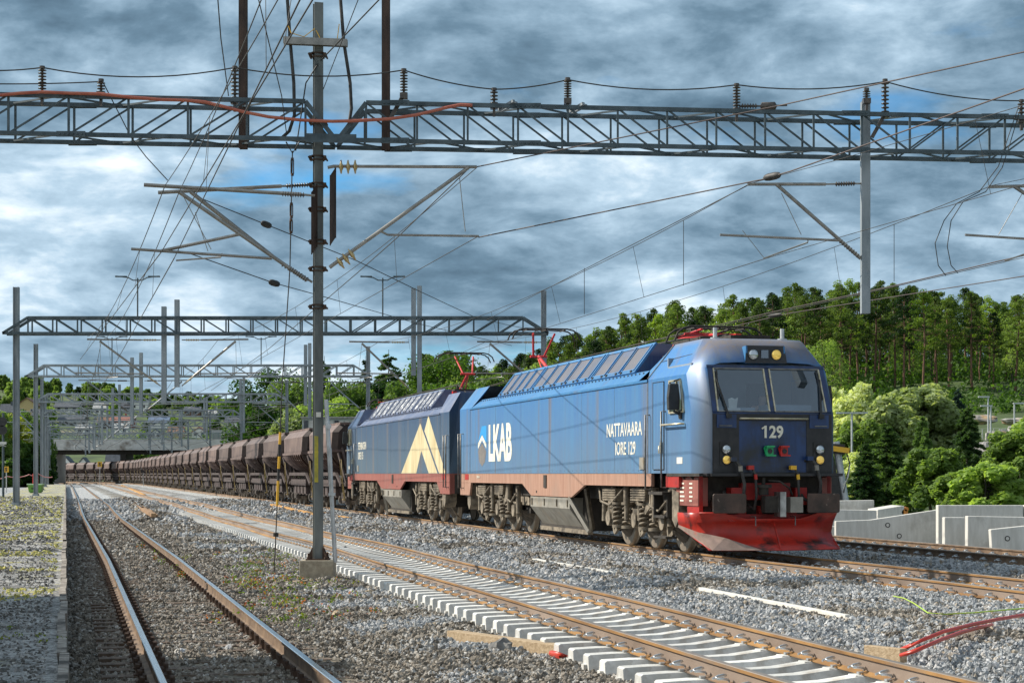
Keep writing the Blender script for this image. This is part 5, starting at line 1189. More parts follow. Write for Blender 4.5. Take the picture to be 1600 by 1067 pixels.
for a, b in zip(fx, fx[1:]):
    L = abs(b[0]-a[0])/85; fw.tube(sagpts(gy(a[0],a[1]-2,-.3), gy(b[0],b[1]-2,-.3), .012*L*L+.02), .013, 5)
fw.tube(sagpts(gy(-80,130,-.3), gy(158,128,-.3), .03), .012, 5)
o = fw.build('feeder_wire', [wire_m]); props(o, 'bare feeder wire looping between insulators above the near gantry beam', 'wire')
# drop posts of the near gantry
m = MB(); a, b = gy(1352,160), gy(1352,490); m.box(((a.x+b.x)/2,a.y,(a.z+b.z)/2),(.165,.165,a.z-b.z)); m.build('drop_post', [galv_l if False else steel], G1)
m = MB(); p = gp(1762,0); m.box((p.x,p.y,4.8),(.24,.24,10.4)); m.build('post', [steel], G1); PRX = p
m = MB(); p = gp(-70,0); m.box((p.x,p.y,5.0),(.24,.24,9.6)); m.build('post', [steel], G1)
# cantilevers on the near gantry, traced joint by joint
def cant_px(tubes, ins, off, mt, discs=()):
    g = MB()
    for pts, r in tubes: g.tube([gy(x,y,off) for x,y in pts], r, 7)
    o = g.build('cantilever', [mt], G1)
    for a, b, n, r in ins:
        i = MB(); insul(i, gy(*a,off), gy(*b,off), r, n); i.build('insulator', [porc], o)
    for c, dv in discs:
        i = MB(); c = gy(*c,off); dv = Vector(dv).normalized(); i.lathe(c-dv*.04, dv, [(0,.03),(.015,.06),(.03,.125),(.05,.13),(.06,.07),(.08,.03)], 16); i.build('insulator_disc', [glassy], o)
cant_px([([(225,289),(470,304)],.036),([(470,304),(492,306)],.022),([(281,301),(480,438)],.036),([(205,389),(425,404)],.026),([(252,392),(300,382),(375,366)],.030),([(283,300),(330,390)],.007)],
        [((440,303),(476,305),9,.05),((452,419),(480,438),9,.05)], -.75, alu)
cant_px([([(247,301),(440,291)],.036),([(440,291),(492,289)],.022),([(298,300),(425,400)],.040),([(425,400),(488,441)],.022),([(275,407),(345,402),(347,396)],.016),([(305,332),(325,393)],.007)],
        [((447,291),(482,289),9,.05),((440,412),(482,438),9,.05)], .55, alu)
cant_px([([(520,260),(745,261)],.030),([(515,418),(520,414),(732,262)],.036),([(594,361),(606,367),(748,369)],.022),([(718,278),(727,362)],.008),([(512,262),(522,260)],.03)], [], -.2, alu,
        discs=[((533,261),(1,0,0)),((544,261),(1,0,0)),((555,261),(1,0,0)),((532,411),(1,0,.7)),((541,405),(1,0,.7)),((550,398),(1,0,.7))])
cant_px([([(1168,288),(1290,288)],.032),([(1290,288),(1345,287)],.018),([(1213,288),(1345,404)],.036),([(1125,367),(1314,376)],.024),([(1193,404),(1262,379),(1263,372)],.016),([(1221,302),(1252,367)],.007),([(1160,360),(1193,402)],.006)],
        [((1305,288),(1336,287),8,.045),((1312,376),(1342,401),8,.045)], 0, alu)
cant_px([([(1545,292),(1690,289)],.032),([(1690,289),(1755,289)],.018),([(1584,291),(1755,405)],.036),([(1508,367),(1720,381)],.024),([(1570,408),(1650,380)],.016),([(1597,303),(1560,367)],.007)],
        [((1700,289),(1740,289),8,.045)], 0, alu)
for x, y0, y1, mt in ((491,288,398,rustpost),(520,262,384,rustpost)):
    m = MB(); a, b = gy(x-4,y0+14,-.25), gy(x+4,y1,-.25)
    m.add([gy(x-4,y0+12,-.3),gy(x+4,y0,-.1),gy(x+4,y1-12,-.1),gy(x-4,y1,-.3)], [(0,1,2,3)])
    m.add([gy(x-4,y0+12,-.26),gy(x+4,y0,-.06),gy(x+4,y1-12,-.06),gy(x-4,y1,-.26)], [(0,1,2,3)]); m.bar(gy(x+4,y0,-.08), gy(x+4,y1-12,-.08), .03, .03); m.bar(gy(x-4,y0+12,-.28), gy(x-4,y1,-.28), .02, .02); m.build('arcing_shield', [mt], G1)
# hanging guy with turnbuckles and its yellow and black guard
Q = lambda x, y: at(x, y, 33.3)
gw = thing('hanging_guy_line', 'thin guy line with a yellow and black guard, left of the mast block', 'guy line', (0,0,0))
m = MB(); m.tube([Q(457,236),Q(453,420),Q(441,600),Q(430,860),Q(428,893)], .011, 5); m.tube([Q(447,222),Q(457,240),Q(468,222)], .014, 5); m.build('line', [wire_m], gw)
for y0, y1 in ((250,272),(320,338),(345,362)):
    m = MB(); x = 457-(y0-236)*.02; m.tube([Q(x-2,y0),Q(x-2,y1)], .01, 4); m.tube([Q(x+2,y0),Q(x+2,y1)], .01, 4); m.cyl(Q(x,y0-3),Q(x,y0+1),.03,6); m.cyl(Q(x,y1-1),Q(x,y1+3),.03,6); m.build('turnbuckle', [clip_old], gw)
for i in range(6):
    y0 = 675+i*19; xx = lambda y: 441-(y-600)*11/260
    m = MB(); m.tube([Q(xx(y0),y0),Q(xx(y0+19),y0+19)], .024, 7); m.build('guard', [yellow_p if i % 2 == 0 or i > 4 else black_p], gw)
m = MB(); m.cyl(Q(431,832),Q(430.8,838),.05,8); m.build('shackle', [wire_m], gw)
# ---------------------------------------------------------------- wires
def catenary(label, cont, mess, rc=.0085, rm=.0085, dsp=7.5, mat=wire_m, sg=.55):
    root = thing('catenary_wire', label, 'overhead wire', (0,0,0))
    a = MB(); b = MB()
    for i in range(len(cont)-1):
        c0, c1, m0, m1 = Vector(cont[i]), Vector(cont[i+1]), Vector(mess[i]), Vector(mess[i+1])
        L = (c1-c0).length; sag = sg*(L/46)**2; k = .6+.4*min(1, max(c0.y, 10)/40)+max(0, (c0.y-60)/90)
        a.tube([c0, c1], rc*k, 5); ps = sagpts(m0, m1, sag, 14); b.tube(ps, rm*k, 5)
        n = int(L/dsp)
        for j in range(1, n):
            t = j/n; pm_ = m0.lerp(m1, t)+Vector((0,0,-4*sag*t*(1-t))); pc = c0.lerp(c1, t)
            if pc.y > 3 and c0.y < 120:
                d_ = MB(); d_.tube([pc, pm_], .004*k+.001, 4); d_.build('dropper', [mat], root)
    a.build('contact_wire', [mat], root); b.build('messenger_wire', [mat], root)
    return root
def tw(T, Y, off=0):
    u = (Y-0)/CT
    for _ in range(4):
        w = itp(T, max(u, 0))+off; u = (Y-w*ST)/CT
    return (itp(T, max(u, 0))+off)
def wp(T, Y, z, off): w = tw(T, Y, off); X = (w-Y*ST)/CT; return Vector((X, Y, z))
back = -14
catenary('overhead wires of the nearest track, rising steeply at the upper left', [wp(T1,back,5.6,.2), gy(272,404,.55)]+[wp(T1,Y,5.72,(.2,-.2)[i%2]) for i, Y in enumerate(GY)], [wp(T1,back,7.2,0), gy(280,300,.55)]+[wp(T1,Y,7.45,0) for Y in GY], .0115, .010)
catenary('second pair of overhead wires over the nearest track, ending at the tall mast', [wp(T1,back,5.7,1.0), gy(252,394,-.75), wp(T1,80,6.6,-.9)], [wp(T1,back,7.2,1.2), gy(258,290,-.75), wp(T1,80,7.6,-.6)], .0115, .010)
catenary('overhead wires of the middle track running behind the tall mast', [gy(748,369,-.2)]+[wp(T2,Y,5.72,(.2,-.2)[i%2]) for i, Y in enumerate(GY)], [gy(745,262,-.2)]+[wp(T2,Y,7.45,0) for Y in GY])
catenary('overhead wires above the locomotives', [wp(T3,back,5.7,.1), gy(1193,405)]+[wp(T3,Y,5.72,(.2,-.2)[i%2]) for i, Y in enumerate(GY)], [wp(T3,back,7.2,0), gy(1172,287)]+[wp(T3,Y,7.35,0) for Y in GY])
catenary('overhead wires of the track beyond the train', [wp(T4,back,5.7,-1.0), gy(1570,409)]+[wp(T4,Y,5.72,-1.3) for Y in GY], [wp(T4,back,7.2,-1.0), gy(1550,290)]+[wp(T4,Y,7.35,-1.2) for Y in GY])
def wire(label, pts, r=.011, mat=wire_m, n=1, sag=0, ins=None, name='wire', cat='wire'):
    m = MB()
    for a, b in zip(pts, pts[1:]): m.tube(sagpts(a, b, sag, 10) if sag else [a, b], r, 5)
    o = m.build(name, [mat]); props(o, label, cat)
    if ins:
        for a, b in ins:
            i = MB(); a, b = Vector(a), Vector(b); L = (b-a).length; i.lathe(a, b-a, [(0,.015),(L*.12,.05),(L*.3,.062),(L*.7,.062),(L*.88,.05),(L,.015)], 10); i.build('strain_insulator', [m_rub], o)
    return o
wire('anchor wire rising right from the top bracket tip of the tall mast', [gy(745,261,-.2), at(1215,166,31), at(1640,73,27)], .012, wire_r)
wire('anchor wire through the brown insulator above the cab, rising to the right edge', [gy(748,371,-.2), at(1190,281,30), at(1235,268,29.5), at(1640,125,24)], .012, wire_r, ins=[(at(1193,279,30), at(1220,273,29.7))])
wire('stay wire with two insulators sloping down right behind the tall mast', [gy(303,306,.55), at(413,350,35.5), at(556,407,38), at(655,455,42), at(745,497,60), at(850,520,79.5)], .010, ins=[(at(408,348,35.4), at(424,354,35.6))])
wire('lower stay wire with an insulator sloping down right to the gantry', [gy(290,394,.55), at(427,442,35.5), at(500,462,40), at(650,505,60), at(800,540,79)], .010, ins=[(at(420,440,35.4), at(437,445,35.6))])
wire('stay wire from the right hand bracket tip down behind the tall mast', [gy(728,268,-.2), at(620,372,36), at(560,425,40), at(420,545,60), at(330,610,79)], .010)
wire('long wire from the bracket above the cab down to the far gantry', [at(1168,290,35.3), at(915,420,52), at(760,500,79)], .010)
wire('feeder wire crossing in front of the wooded hill', [at(1660,422,38), at(1230,490,52), at(1000,545,70), at(700,620,112), at(560,660,150)], .012, wire_r, ins=[(at(1200,494,53), at(1222,491,52.5))])
wire('second feeder wire crossing in front of the wooded hill', [at(1660,385,36), at(1390,448,44), at(1210,487,52), at(900,560,80), at(600,655,150)], .014, wire_r)
wire('pair of jumper wires hanging in loops at the right edge', [at(1592,165,35), at(1575,215,35), at(1560,260,35), at(1530,300,35), at(1495,318,35), at(1475,345,35), at(1461,380,35), at(1466,415,35), at(1478,431,35)], .009)
wire('thin jumper loop hanging beside the first one at the right edge', [at(1596,165,35), at(1580,218,35), at(1566,262,35), at(1540,300,35), at(1505,315,35), at(1486,345,35), at(1480,385,35), at(1486,415,35), at(1497,427,35)], .009)
wire('wire falling from the short insulator to the front bracket', [gy(162,131,-.3), gy(205,215,-.3), gy(228,245,-.4), gy(262,282,-.6)], .010)
wire('tie wire from the top left of the frame to the front bracket', [at(338,-30,24), at(345,60,26), at(357,150,30)], .009)
wire('long thin tie wire left of the crossbar', [at(385,-30,25), at(404,0,27), at(440,150,31), gy(448,212,.2)], .009)
wire('thick anchor rope from the mast clamp to the upper right', [at(500,96,34), at(598,-6,30)], .013)
wire('thin wire from the mast to the upper right edge of the frame', [at(505,140,34), at(562,-6,30)], .008)
wire('thick rope falling from the mast clamp to the beam', [at(497,100,33.9), at(478,130,33.8), at(466,210,33.9), gy(462,236,0)], .013)
for x, y0, y1, l in ((1068,345,446,'above the cab roof'),(913,419,491,'above the roof pod of the front locomotive'),(1397,350,440,'in front of the hill top trees')):
    wire('thin vertical dropper wire hanging %s' % l, [at(x,y0,45), at(x,y1,45)], .008)
# ---------------------------------------------------------------- vegetation
M_pine = leafmat('pine_needles', (.012,.034,.010), (.125,.19,.036), .35)
M_pine2 = leafmat('young_pine_needles', (.05,.10,.012), (.22,.32,.04), .4)
M_spr = leafmat('spruce_needles', (.02,.05,.018), (.11,.19,.05), .6)
M_blue = leafmat('blue_spruce_needles', (.03,.06,.06), (.10,.16,.14), .8)
M_bro = leafmat('birch_leaves', (.07,.13,.03), (.27,.38,.095), .5)
M_wil = leafmat('willow_leaves', (.20,.26,.12), (.50,.55,.30), .7)
M_yel = leafmat('yellow_green_leaves', (.08,.11,.012), (.27,.31,.04), .7)
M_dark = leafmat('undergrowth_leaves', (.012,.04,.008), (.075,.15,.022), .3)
bark_p = pm('pine_bark', (.085,.045,.03), (.21,.115,.075), 3, .9, 0, .3, (1,1,.3), rand=.25)
bark_g = pm('grey_bark', (.05,.045,.035), (.16,.15,.12), 3, .9, 0, .3, (1,1,.3))
rock_m = pm('grey_rock', (.20,.19,.18), (.46,.44,.41), 1.2, .9, 0, .6, c3=(.42,.28,.15), s3=.6, lo3=.5, hi3=.62)
def leaves(centers, radii, n, size, seed, flat=.6, up=.25, tri=False):
    r = np.random.RandomState(seed); N = n*len(centers)
    c = np.repeat(np.array(centers), n, 0); rad = np.repeat(np.array(radii), n, 0)
    d = r.normal(size=(N,3)); d /= np.linalg.norm(d, axis=1)[:,None]
    p = c+d*rad*(.55+.45*r.rand(N)[:,None]**.5)
    nn = d*np.array([1,1,.8])+r.normal(size=(N,3))*.7+np.array([0,0,up]); nn /= np.linalg.norm(nn, axis=1)[:,None]
    t = np.cross(nn, r.normal(size=(N,3))); t /= np.linalg.norm(t, axis=1)[:,None]; b = np.cross(nn, t)
    s = size*(.6+.8*r.rand(N))[:,None]
    return np.stack([p-t*s-b*s*flat*.4, p+t*s*.2-b*s*flat, p+t*s+b*s*flat*.3, p-t*s*.1+b*s*flat], 1)
def leaf_mesh(name, quads, mat):
    n = len(quads); me = bpy.data.meshes.new(name); me.vertices.add(4*n); me.vertices.foreach_set('co', quads.reshape(-1))
    me.loops.add(4*n); me.loops.foreach_set('vertex_index', np.arange(4*n, dtype=np.int32)); me.polygons.add(n)
    me.polygons.foreach_set('loop_start', np.arange(0, 4*n, 4, dtype=np.int32)); me.polygons.foreach_set('loop_total', np.full(n, 4, dtype=np.int32))
    me.materials.append(mat); me.update(calc_edges=True); return me
def trunk(mb, h, r, bend, rn, taper=.25):
    pts = [(0,0,-.8)]; x = y = 0
    for i in range(1,7):
        x += rn.uniform(-bend,bend); y += rn.uniform(-bend,bend); pts.append((x,y,h*i/6))
    mb.tube(pts, [r*(1-(1-taper)*i/6) for i in range(7)], 7); return pts
def tree_proto(kind, seed, h, mat, name, dens=1.0, lsize=None):
    rn = random.Random(seed); root = thing(name, 'x', 'tree'); t = MB(); C, Rd = [], []
    if kind == 'pine':
        pts = trunk(t, h*.97, h*.0125, h*.010, rn); nb = 40
        for i in range(nb):
            f = .42+.57*(i+rn.random())/nb; z = h*f; a = rn.uniform(0,6.28); L = h*(.015+.155*min(1,(1.0-f)*2.6)**.75*min(1,(f-.34)*6))*rn.uniform(.45,1.15)
            p = Vector(pts[min(6,int(f*6))]); p.z = z; q = p+Vector((math.cos(a)*L, math.sin(a)*L, L*rn.uniform(.05,.5)))
            t.tube([p, q], [h*.003,h*.0015], 4); s = h*rn.uniform(.022,.042); C.append(q); Rd.append((s*1.2,s*1.2,s*.8))
            if rn.random() < .6: C.append(p.lerp(q,.6)+Vector((0,0,s*.3))); Rd.append((s,s,s*.6))
        for i in range(7):      # dead twigs lower down
            f = rn.uniform(.25,.5); a = rn.uniform(0,6.28); t.tube([(0,0,h*f),(math.cos(a)*h*.05,math.sin(a)*h*.05,h*f+.2)], h*.0015, 3)
        Q_ = leaves(C, Rd, int(62*dens), lsize or h*.0095, seed, .4)
    elif kind == 'spruce':
        trunk(t, h, h*.014, 0.01, rn, .1); lv = 24
        for i in range(lv):
            f = .05+.93*i/lv; L = h*.24*(1-f)**.82+h*.012; nbr = 9 if f < .8 else 5
            for k in range(nbr):
                a = rn.uniform(0,6.28); LL = L*rn.uniform(.65,1.15); z = h*f+rn.uniform(-.02,.02)*h
                for e in (.35,.62,.86,1.0):
                    C.append((math.cos(a)*LL*e, math.sin(a)*LL*e, z-LL*.32*e*e+(.04*LL if e == 1 else 0))); s = LL*.16*(1.3-e*.55)+.02*h*.3; Rd.append((s,s,s*.55))
        Q_ = leaves(C, Rd, int(11*dens), lsize or h*.014, seed, .35, -.1)
    else:
        pts = trunk(t, h*.75, h*.018, h*.02, rn); wd = {'broad':.34,'bush':.62,'column':.17}[kind]; nb = {'broad':75,'bush':60,'column':40}[kind]
        for i in range(nb):
            f = rn.uniform(.22 if kind != 'bush' else .08, .98); a = rn.uniform(0,6.28)
            prof = math.sin(math.pi*(f*.82+.10))**.6; L = h*wd*prof*rn.uniform(.35,1.0); p = Vector((0,0,h*f*.72)); q = Vector((math.cos(a)*L, math.sin(a)*L, h*f*.95))
            if i % 2 == 0: t.tube([p, q], [h*.005,h*.0015], 4)
            s = h*rn.uniform(.05,.105); C.append(q); Rd.append((s,s,s*1.15))
        Q_ = leaves(C, Rd, int(75*dens), lsize or h*.011, seed, .6)
    t.build('trunk', [bark_p if kind == 'pine' else bark_g], root, fix=False)
    o = link('crown', leaf_mesh('crown', Q_, mat), root); root.location = (0,0,-500); return root
PROTO = {}
def proto(key, *a, **k):
    if key not in PROTO: PROTO[key] = [tree_proto(*a, **k), 0]
    return PROTO[key]
def put(pr, loc, h0, h, label, group, rz=None, cat='tree'):
    rz = random.uniform(0, 6.28) if rz is None else rz
    if pr[1] == 0: o = pr[0]; o.location = loc; o.rotation_euler = (0,0,rz); o['label'] = label; o['group'] = group
    else: o = dup(pr[0], loc, rz, label, group)
    pr[1] += 1; s = h/h0; w = random.uniform(.88,1.15); o.scale = (s*w, s*w, s); return o
topx = [600,640,700,760,800,860,900,960,1000,1060,1100,1150,1200,1250,1300,1350,1420,1480,1520,1560,1600,1700]
topy = [575,562,545,572,560,532,527,505,487,472,480,467,462,448,443,442,438,458,452,468,458,455]
rnT = random.Random(11)
PV = [('pine', 20+i, 15.0, M_pine if i < 6 else M_pine2, 'pine_tree') for i in range(7)]
where = lambda x: 'on the skyline left of the cab' if x < 1030 else 'on the hill above the cab' if x < 1290 else 'in the tall stand right of the cab'
PLIST = []
rows = [(218,34),(230,34),(244,32),(262,30),(285,26)]
for ri, (Y, n) in enumerate(rows):
    for i in range(n):
        x = 655+(1690-655)*(i+rnT.uniform(.1,.9))/n; Yj = Y+rnT.uniform(-5,5)
        X = (x-800)*Yj/F; ty = float(np.interp(x, topx, topy))+rnT.uniform(-6,16)-(0 if ri else -10)
        ztop = EYE+(HOR-ty)*Yj/F; zg = gnd(X, Yj); h = ztop-zg
        if h < 5: h = 7
        h = min(h, 17)
        v = rnT.choice(range(7)); k = 'pine%d' % v; pr = proto(k, *PV[v])
        o = put(pr, (X, Yj, zg), 15.0, h, 'x', 'pines of the wooded hill'); PLIST.append((ri, x, o))
lm = [(700,'over the dark blue locomotive'),(760,'over the gap between the locomotives'),(830,'over the far end of the front locomotive'),(900,'over the raised pantograph'),(960,'over the roof panels'),(1030,'over the sloping roof near the cab'),(1090,'over the lowered pantograph'),(1150,'over the cab roof'),(1210,'over the roof headlamp'),(1270,'over the right windscreen'),(1330,'left of the hanging post'),(1390,'right of the hanging post'),(1450,'above the large willow'),(1510,'above the blue spruce'),(1570,'above the pale boulders'),(9999,'by the right edge')]
bins = {}
for ri, x, o in PLIST: bins.setdefault((ri, next(t for l, t in lm if x < l)), []).append((x, o))
for (ri, t), L_ in bins.items():
    L_.sort(key=lambda q: q[0])
    for j, (x, o) in enumerate(L_):
        pos = '' if len(L_) == 1 else ('left ','right ')[j] if len(L_) == 2 else (('left ','middle ','right ') if len(L_) == 3 else ('far left ','left ','right ','far right '))[min(j, 3)]
        o['label'] = '%s%spine %s, %s' % (pos, ('front ','second row ','','','rear ')[ri], t, ('bare reddish trunk','behind the front trunks','deep in the wood','farther back in the wood','on the skyline')[ri])
bp = proto('birchy', 'broad', 71, 11.0, M_bro, 'birch_tree', dens=1.0); bp2 = proto('birchy2', 'broad', 73, 11.0, M_bro, 'birch_tree')
BL_ = []
for i in range(26):
    x = 640+rnT.random()*1040; Yj = 206+rnT.uniform(-8,50); X = (x-800)*Yj/F; zg = gnd(X, Yj)
    ty = float(np.interp(x, topx, topy))+rnT.uniform(5,45); h = min(max(EYE+(HOR-ty)*Yj/F-zg, 6), 12 if x < 1250 else 9)
    BL_.append((x, put(bp if i % 2 else bp2, (X, Yj, zg), 11, h, 'x', 'birches among the pines')))
bb_ = {}
for x, o in BL_: bb_.setdefault(next(t for l, t in lm if x < l), []).append((x, o))
for t, L_ in bb_.items():
    L_.sort(key=lambda q: q[0])
    for j, (x, o) in enumerate(L_): o['label'] = '%slight green birch among the pines %s' % ('' if len(L_) == 1 else ('leftmost' if j == 0 else ORD[min(j,11)])+' ', t)
FL_ = {}
for i in range(64):
    x = 650+1040*(i+rnT.uniform(.1,.9))/64; Yj = rnT.uniform(268,300); X = (x-800)*Yj/F; zg = gnd(X, Yj); ty = float(np.interp(x, topx, topy))+rnT.uniform(22,60); h = min(max(EYE+(HOR-ty)*Yj/F-zg, 5), 13)
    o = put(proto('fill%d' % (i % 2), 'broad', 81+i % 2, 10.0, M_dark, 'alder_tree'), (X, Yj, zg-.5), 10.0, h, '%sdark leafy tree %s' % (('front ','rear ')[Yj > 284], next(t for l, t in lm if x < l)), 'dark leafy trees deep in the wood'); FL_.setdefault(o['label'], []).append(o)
for w_, L_ in FL_.items():
    for j, o in enumerate(L_):
        if len(L_) > 1: o['label'] = ORD[j]+' '+w_+' from left'
# undergrowth below the pines
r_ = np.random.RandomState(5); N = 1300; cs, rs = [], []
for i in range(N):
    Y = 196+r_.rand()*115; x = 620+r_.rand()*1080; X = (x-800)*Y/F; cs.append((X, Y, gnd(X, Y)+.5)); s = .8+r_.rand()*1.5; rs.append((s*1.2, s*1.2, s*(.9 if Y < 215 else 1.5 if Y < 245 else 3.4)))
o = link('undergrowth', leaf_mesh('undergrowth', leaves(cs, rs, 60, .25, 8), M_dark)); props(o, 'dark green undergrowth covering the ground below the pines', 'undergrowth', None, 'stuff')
# individually placed trees:  kind, seed, h0, mat, name, px x, px top y, depth, label
def tree_at(kind, seed, mat, name, x, ty, Y, label, ratio=None, dens=1.0, lsize=None, zg=None, wd=1.0, cat='tree'):
    X = (x-800)*Y/F; z = gnd(X, Y) if zg is None else zg; h = EYE+(HOR-ty)*Y/F-z
    o = tree_proto(kind, seed, h, mat, name, dens, lsize); o.location = (X, Y, z); o['label'] = label; o['category'] = cat; o.scale = (wd, wd, 1); return o
for a in [('broad',301,M_wil,'willow_tree',1440,606,132,'large pale willow below the wood',None,3.2,.17,None,1.6),
          ('broad',302,M_wil,'willow_tree',1385,622,128,'rounded pale willow left of the large willow',None,2.6,.17,None,1.25),
          ('broad',303,M_wil,'willow_tree',1325,603,130,'pale upright willow just right of the cab mirror',None,2.2,.17,None,1.1),
          ('broad',304,M_bro,'birch_tree',1340,655,120,'green birch low behind the cab corner',None,2.2,.13,None,1.1),
          ('spruce',305,M_spr,'spruce_tree',1385,655,92,'dark ragged spruce nearest to the cab, above the concrete blocks',None,2.6,.075,-.6,1.5),
          ('spruce',306,M_spr,'spruce_tree',1441,645,112,'dark slim spruce between the two wide ones',None,2.0,.09,None,.9),
          ('spruce',307,M_blue,'blue_spruce',1497,603,135,'bluish spruce with a pointed top in front of the rocks',None,2.4,.10,None,.9),
          ('spruce',308,M_spr,'spruce_tree',1512,632,104,'broad dark spruce below the bluish one',None,2.4,.085,None,1.25),
          ('spruce',316,M_spr,'spruce_tree',1352,690,90,'small ragged spruce close to the digger arm',None,2.2,.075,-.6,1.3),
          ('broad',309,M_bro,'birch_tree',1457,698,86,'bright green birch in front of the spruces',None,2.2,.10,-.6,1.5),
          ('broad',311,M_bro,'birch_tree',1590,676,88,'yellowish green birch at the right edge',None,2.4,.10,-.6,1.45),
          ('broad',312,M_wil,'willow_tree',1345,706,104,'pale bush beside the digger arm',None,1.8,.10,-.6,1.3),
          ('broad',313,M_bro,'birch_tree',1640,640,92,'green birch partly outside the right edge',None,2.0,.10,-.6,1.4),
          ('broad',314,M_bro,'birch_tree',1545,722,78,'low birch above the tallest concrete block',None,2.0,.095,-.6,1.7),
          ('broad',315,M_bro,'birch_tree',1503,738,80,'low birch above the narrow concrete block',None,2.2,.10,-.6,1.7),
          ('spruce',320,M_spr,'spruce_tree',507,556,190,'pointed spruce just right of the tall mast',None,2.2,.15,None,1.1),
          ('spruce',321,M_spr,'spruce_tree',607,546,200,'dark spruce standing alone left of the drop posts of the far gantry',None,2.4,.14,None,1.3),
          ('spruce',322,M_spr,'spruce_tree',571,556,210,'slim spruce between the two pantographs',None,1.8,.15,None,.8),
          ('broad',323,M_dark,'alder_tree',418,575,215,'dark alder at the left end of the tree group behind the wagons',None,2.2,.15,None,1.2),
          ('broad',324,M_bro,'birch_tree',455,590,205,'pale green birch behind the ore wagons',None,2.2,.15,None,.9),
          ('broad',325,M_bro,'birch_tree',548,590,185,'light green birch behind the dark blue locomotive',None,2.4,.14,None,1.0),
          ('broad',326,M_bro,'birch_tree',640,600,180,'wide birch behind the dark blue locomotive',None,2.6,.14,None,1.2),
          ('broad',327,M_wil,'willow_tree',462,640,180,'grey green willow above the wagons',None,2.2,.14,None,1.2),
          ('broad',328,M_dark,'alder_tree',585,600,195,'dark alder behind the raised pantograph',None,2.6,.15,None,1.3),
          ('broad',329,M_dark,'alder_tree',700,590,190,'dark alder above the blunt end of the rear locomotive',None,2.6,.15,None,1.3),
          ('broad',330,M_bro,'birch_tree',760,590,185,'birch above the gap between the locomotives',None,2.6,.15,None,1.3),
          ('broad',331,M_bro,'birch_tree',515,610,180,'broad birch right behind the tall mast',None,2.4,.14,None,1.3),
          ('broad',332,M_dark,'alder_tree',690,550,205,'dark rounded tree right of the drop posts of the far gantry',None,2.2,.14,None,1.2),
          ('broad',333,M_dark,'alder_tree',425,640,200,'dark alder at the bridge end',None,2.2,.15,None,1.3),
          ]: tree_at(*a)
# left bank
for i, (x, ty, Y, k, m, w, lb) in enumerate([(6,645,262,'broad',M_yel,1.0,'yellow green tree at the left edge behind the signal'),(30,672,268,'broad',M_yel,.8,'yellow green tree between the signal and the platform mast'),
    (46,642,300,'broad',M_bro,.8,'leafy green tree behind the platform mast'),(62,655,318,'broad',M_bro,.7,'leafy tree right of the platform mast'),(20,690,258,'broad',M_dark,1.2,'dark tree at the far left behind the yellow board'),
    (40,695,262,'broad',M_dark,1.2,'dark tree behind the red posts'),(58,690,285,'broad',M_dark,.9,'dark tree behind the green bin'),(-12,640,256,'broad',M_bro,1.0,'leafy tree cut by the left edge'),(72,690,322,'broad',M_dark,.7,'dark narrow tree beside the bridge abutment'),
    (30,715,254,'broad',M_dark,1.6,'low dark bush under the yellow green trees'),(64,722,270,'broad',M_dark,1.2,'low dark bush at the platform end'),(8,718,250,'broad',M_dark,1.6,'low dark bush at the left edge')]):
    tree_at(k, 400+i, m, 'alder_tree', x, ty, Y, lb, None, 2.0, .20, -1.0, w)
# rocks and grass on the slope
for i, (x, y, Y, sx, sz) in enumerate([(1468,650,165,1.5,.9),(1530,652,168,1.7,.45),(1562,678,150,1.1,.6),(1592,672,150,1.2,.7),(1548,705,122,1.1,.9),(1595,655,172,1.9,.4),(1505,690,132,.9,.6)]):
    X = (x-800)*Y/F; mb = MB(); bm_p = []
    n1, n2 = 14, 8; rg = []
    for j in range(n2+1):
        ph = math.pi*j/n2; ring = []
        for k in range(n1):
            th = 2*math.pi*k/n1; v = Vector((math.sin(ph)*math.cos(th), math.sin(ph)*math.sin(th), math.cos(ph))); q = 1+.45*mnoise.noise(v*1.6+Vector((i*5,0,0)))+.2*mnoise.noise(v*4+Vector((i*5,3,0)))
            ring.append((v.x*sx*q, v.y*sx*.7*q, v.z*sz*q))
        rg.append(ring)
    mb.loft(rg, closed=True); o = mb.build('rock_outcrop', [rock_m], None, (X, Y, EYE-(y-HOR)*Y/F-.2)); props(o, ['bare rock face left of the bluish spruce','long low rock right of the bluish spruce','pale boulders in the grass slope','pale boulder pile near the right edge','grey rubble heap above the birches','rock ledge highest at the right edge','rock behind the broad spruce'][i], 'rock')
gm = pm('grass_slope', (.13,.19,.03), (.24,.30,.06), 2, .9, 0, .4)
# lamp posts on the hill side
for i, (x, yt, yb, Y, arm) in enumerate([(1357,609,650,150,-1),(1331,645,695,118,0),(1544,620,672,150,-1),(1548,634,682,148,-1),(1585,630,668,155,1),(1594,738,775,90,0)]):
    X = (x-800)*Y/F; o = thing('street_lamp', ['slim lamp post above the pale willows','twin headed lamp post just right of the cab mirror','taller of the two lamp posts close together on the slope','shorter of the two lamp posts close together on the slope','lamp post nearest the right edge on the slope','low lamp post in the birch at the right edge'][i], 'lamp post', (X, Y, EYE-(yb-HOR)*Y/F))
    h = (yb-yt)*Y/F; m = MB(); m.tube([(0,0,-1),(0,0,h)], .07, 6); m.build('pole', [galv_l], o); m = MB()
    if arm == 0: m.box((0,0,h),(2.0,.2,.10))
    else: m.box((arm*.35,0,h),(.9,.25,.12))
    m.build('lamp_head', [galv_l], o)
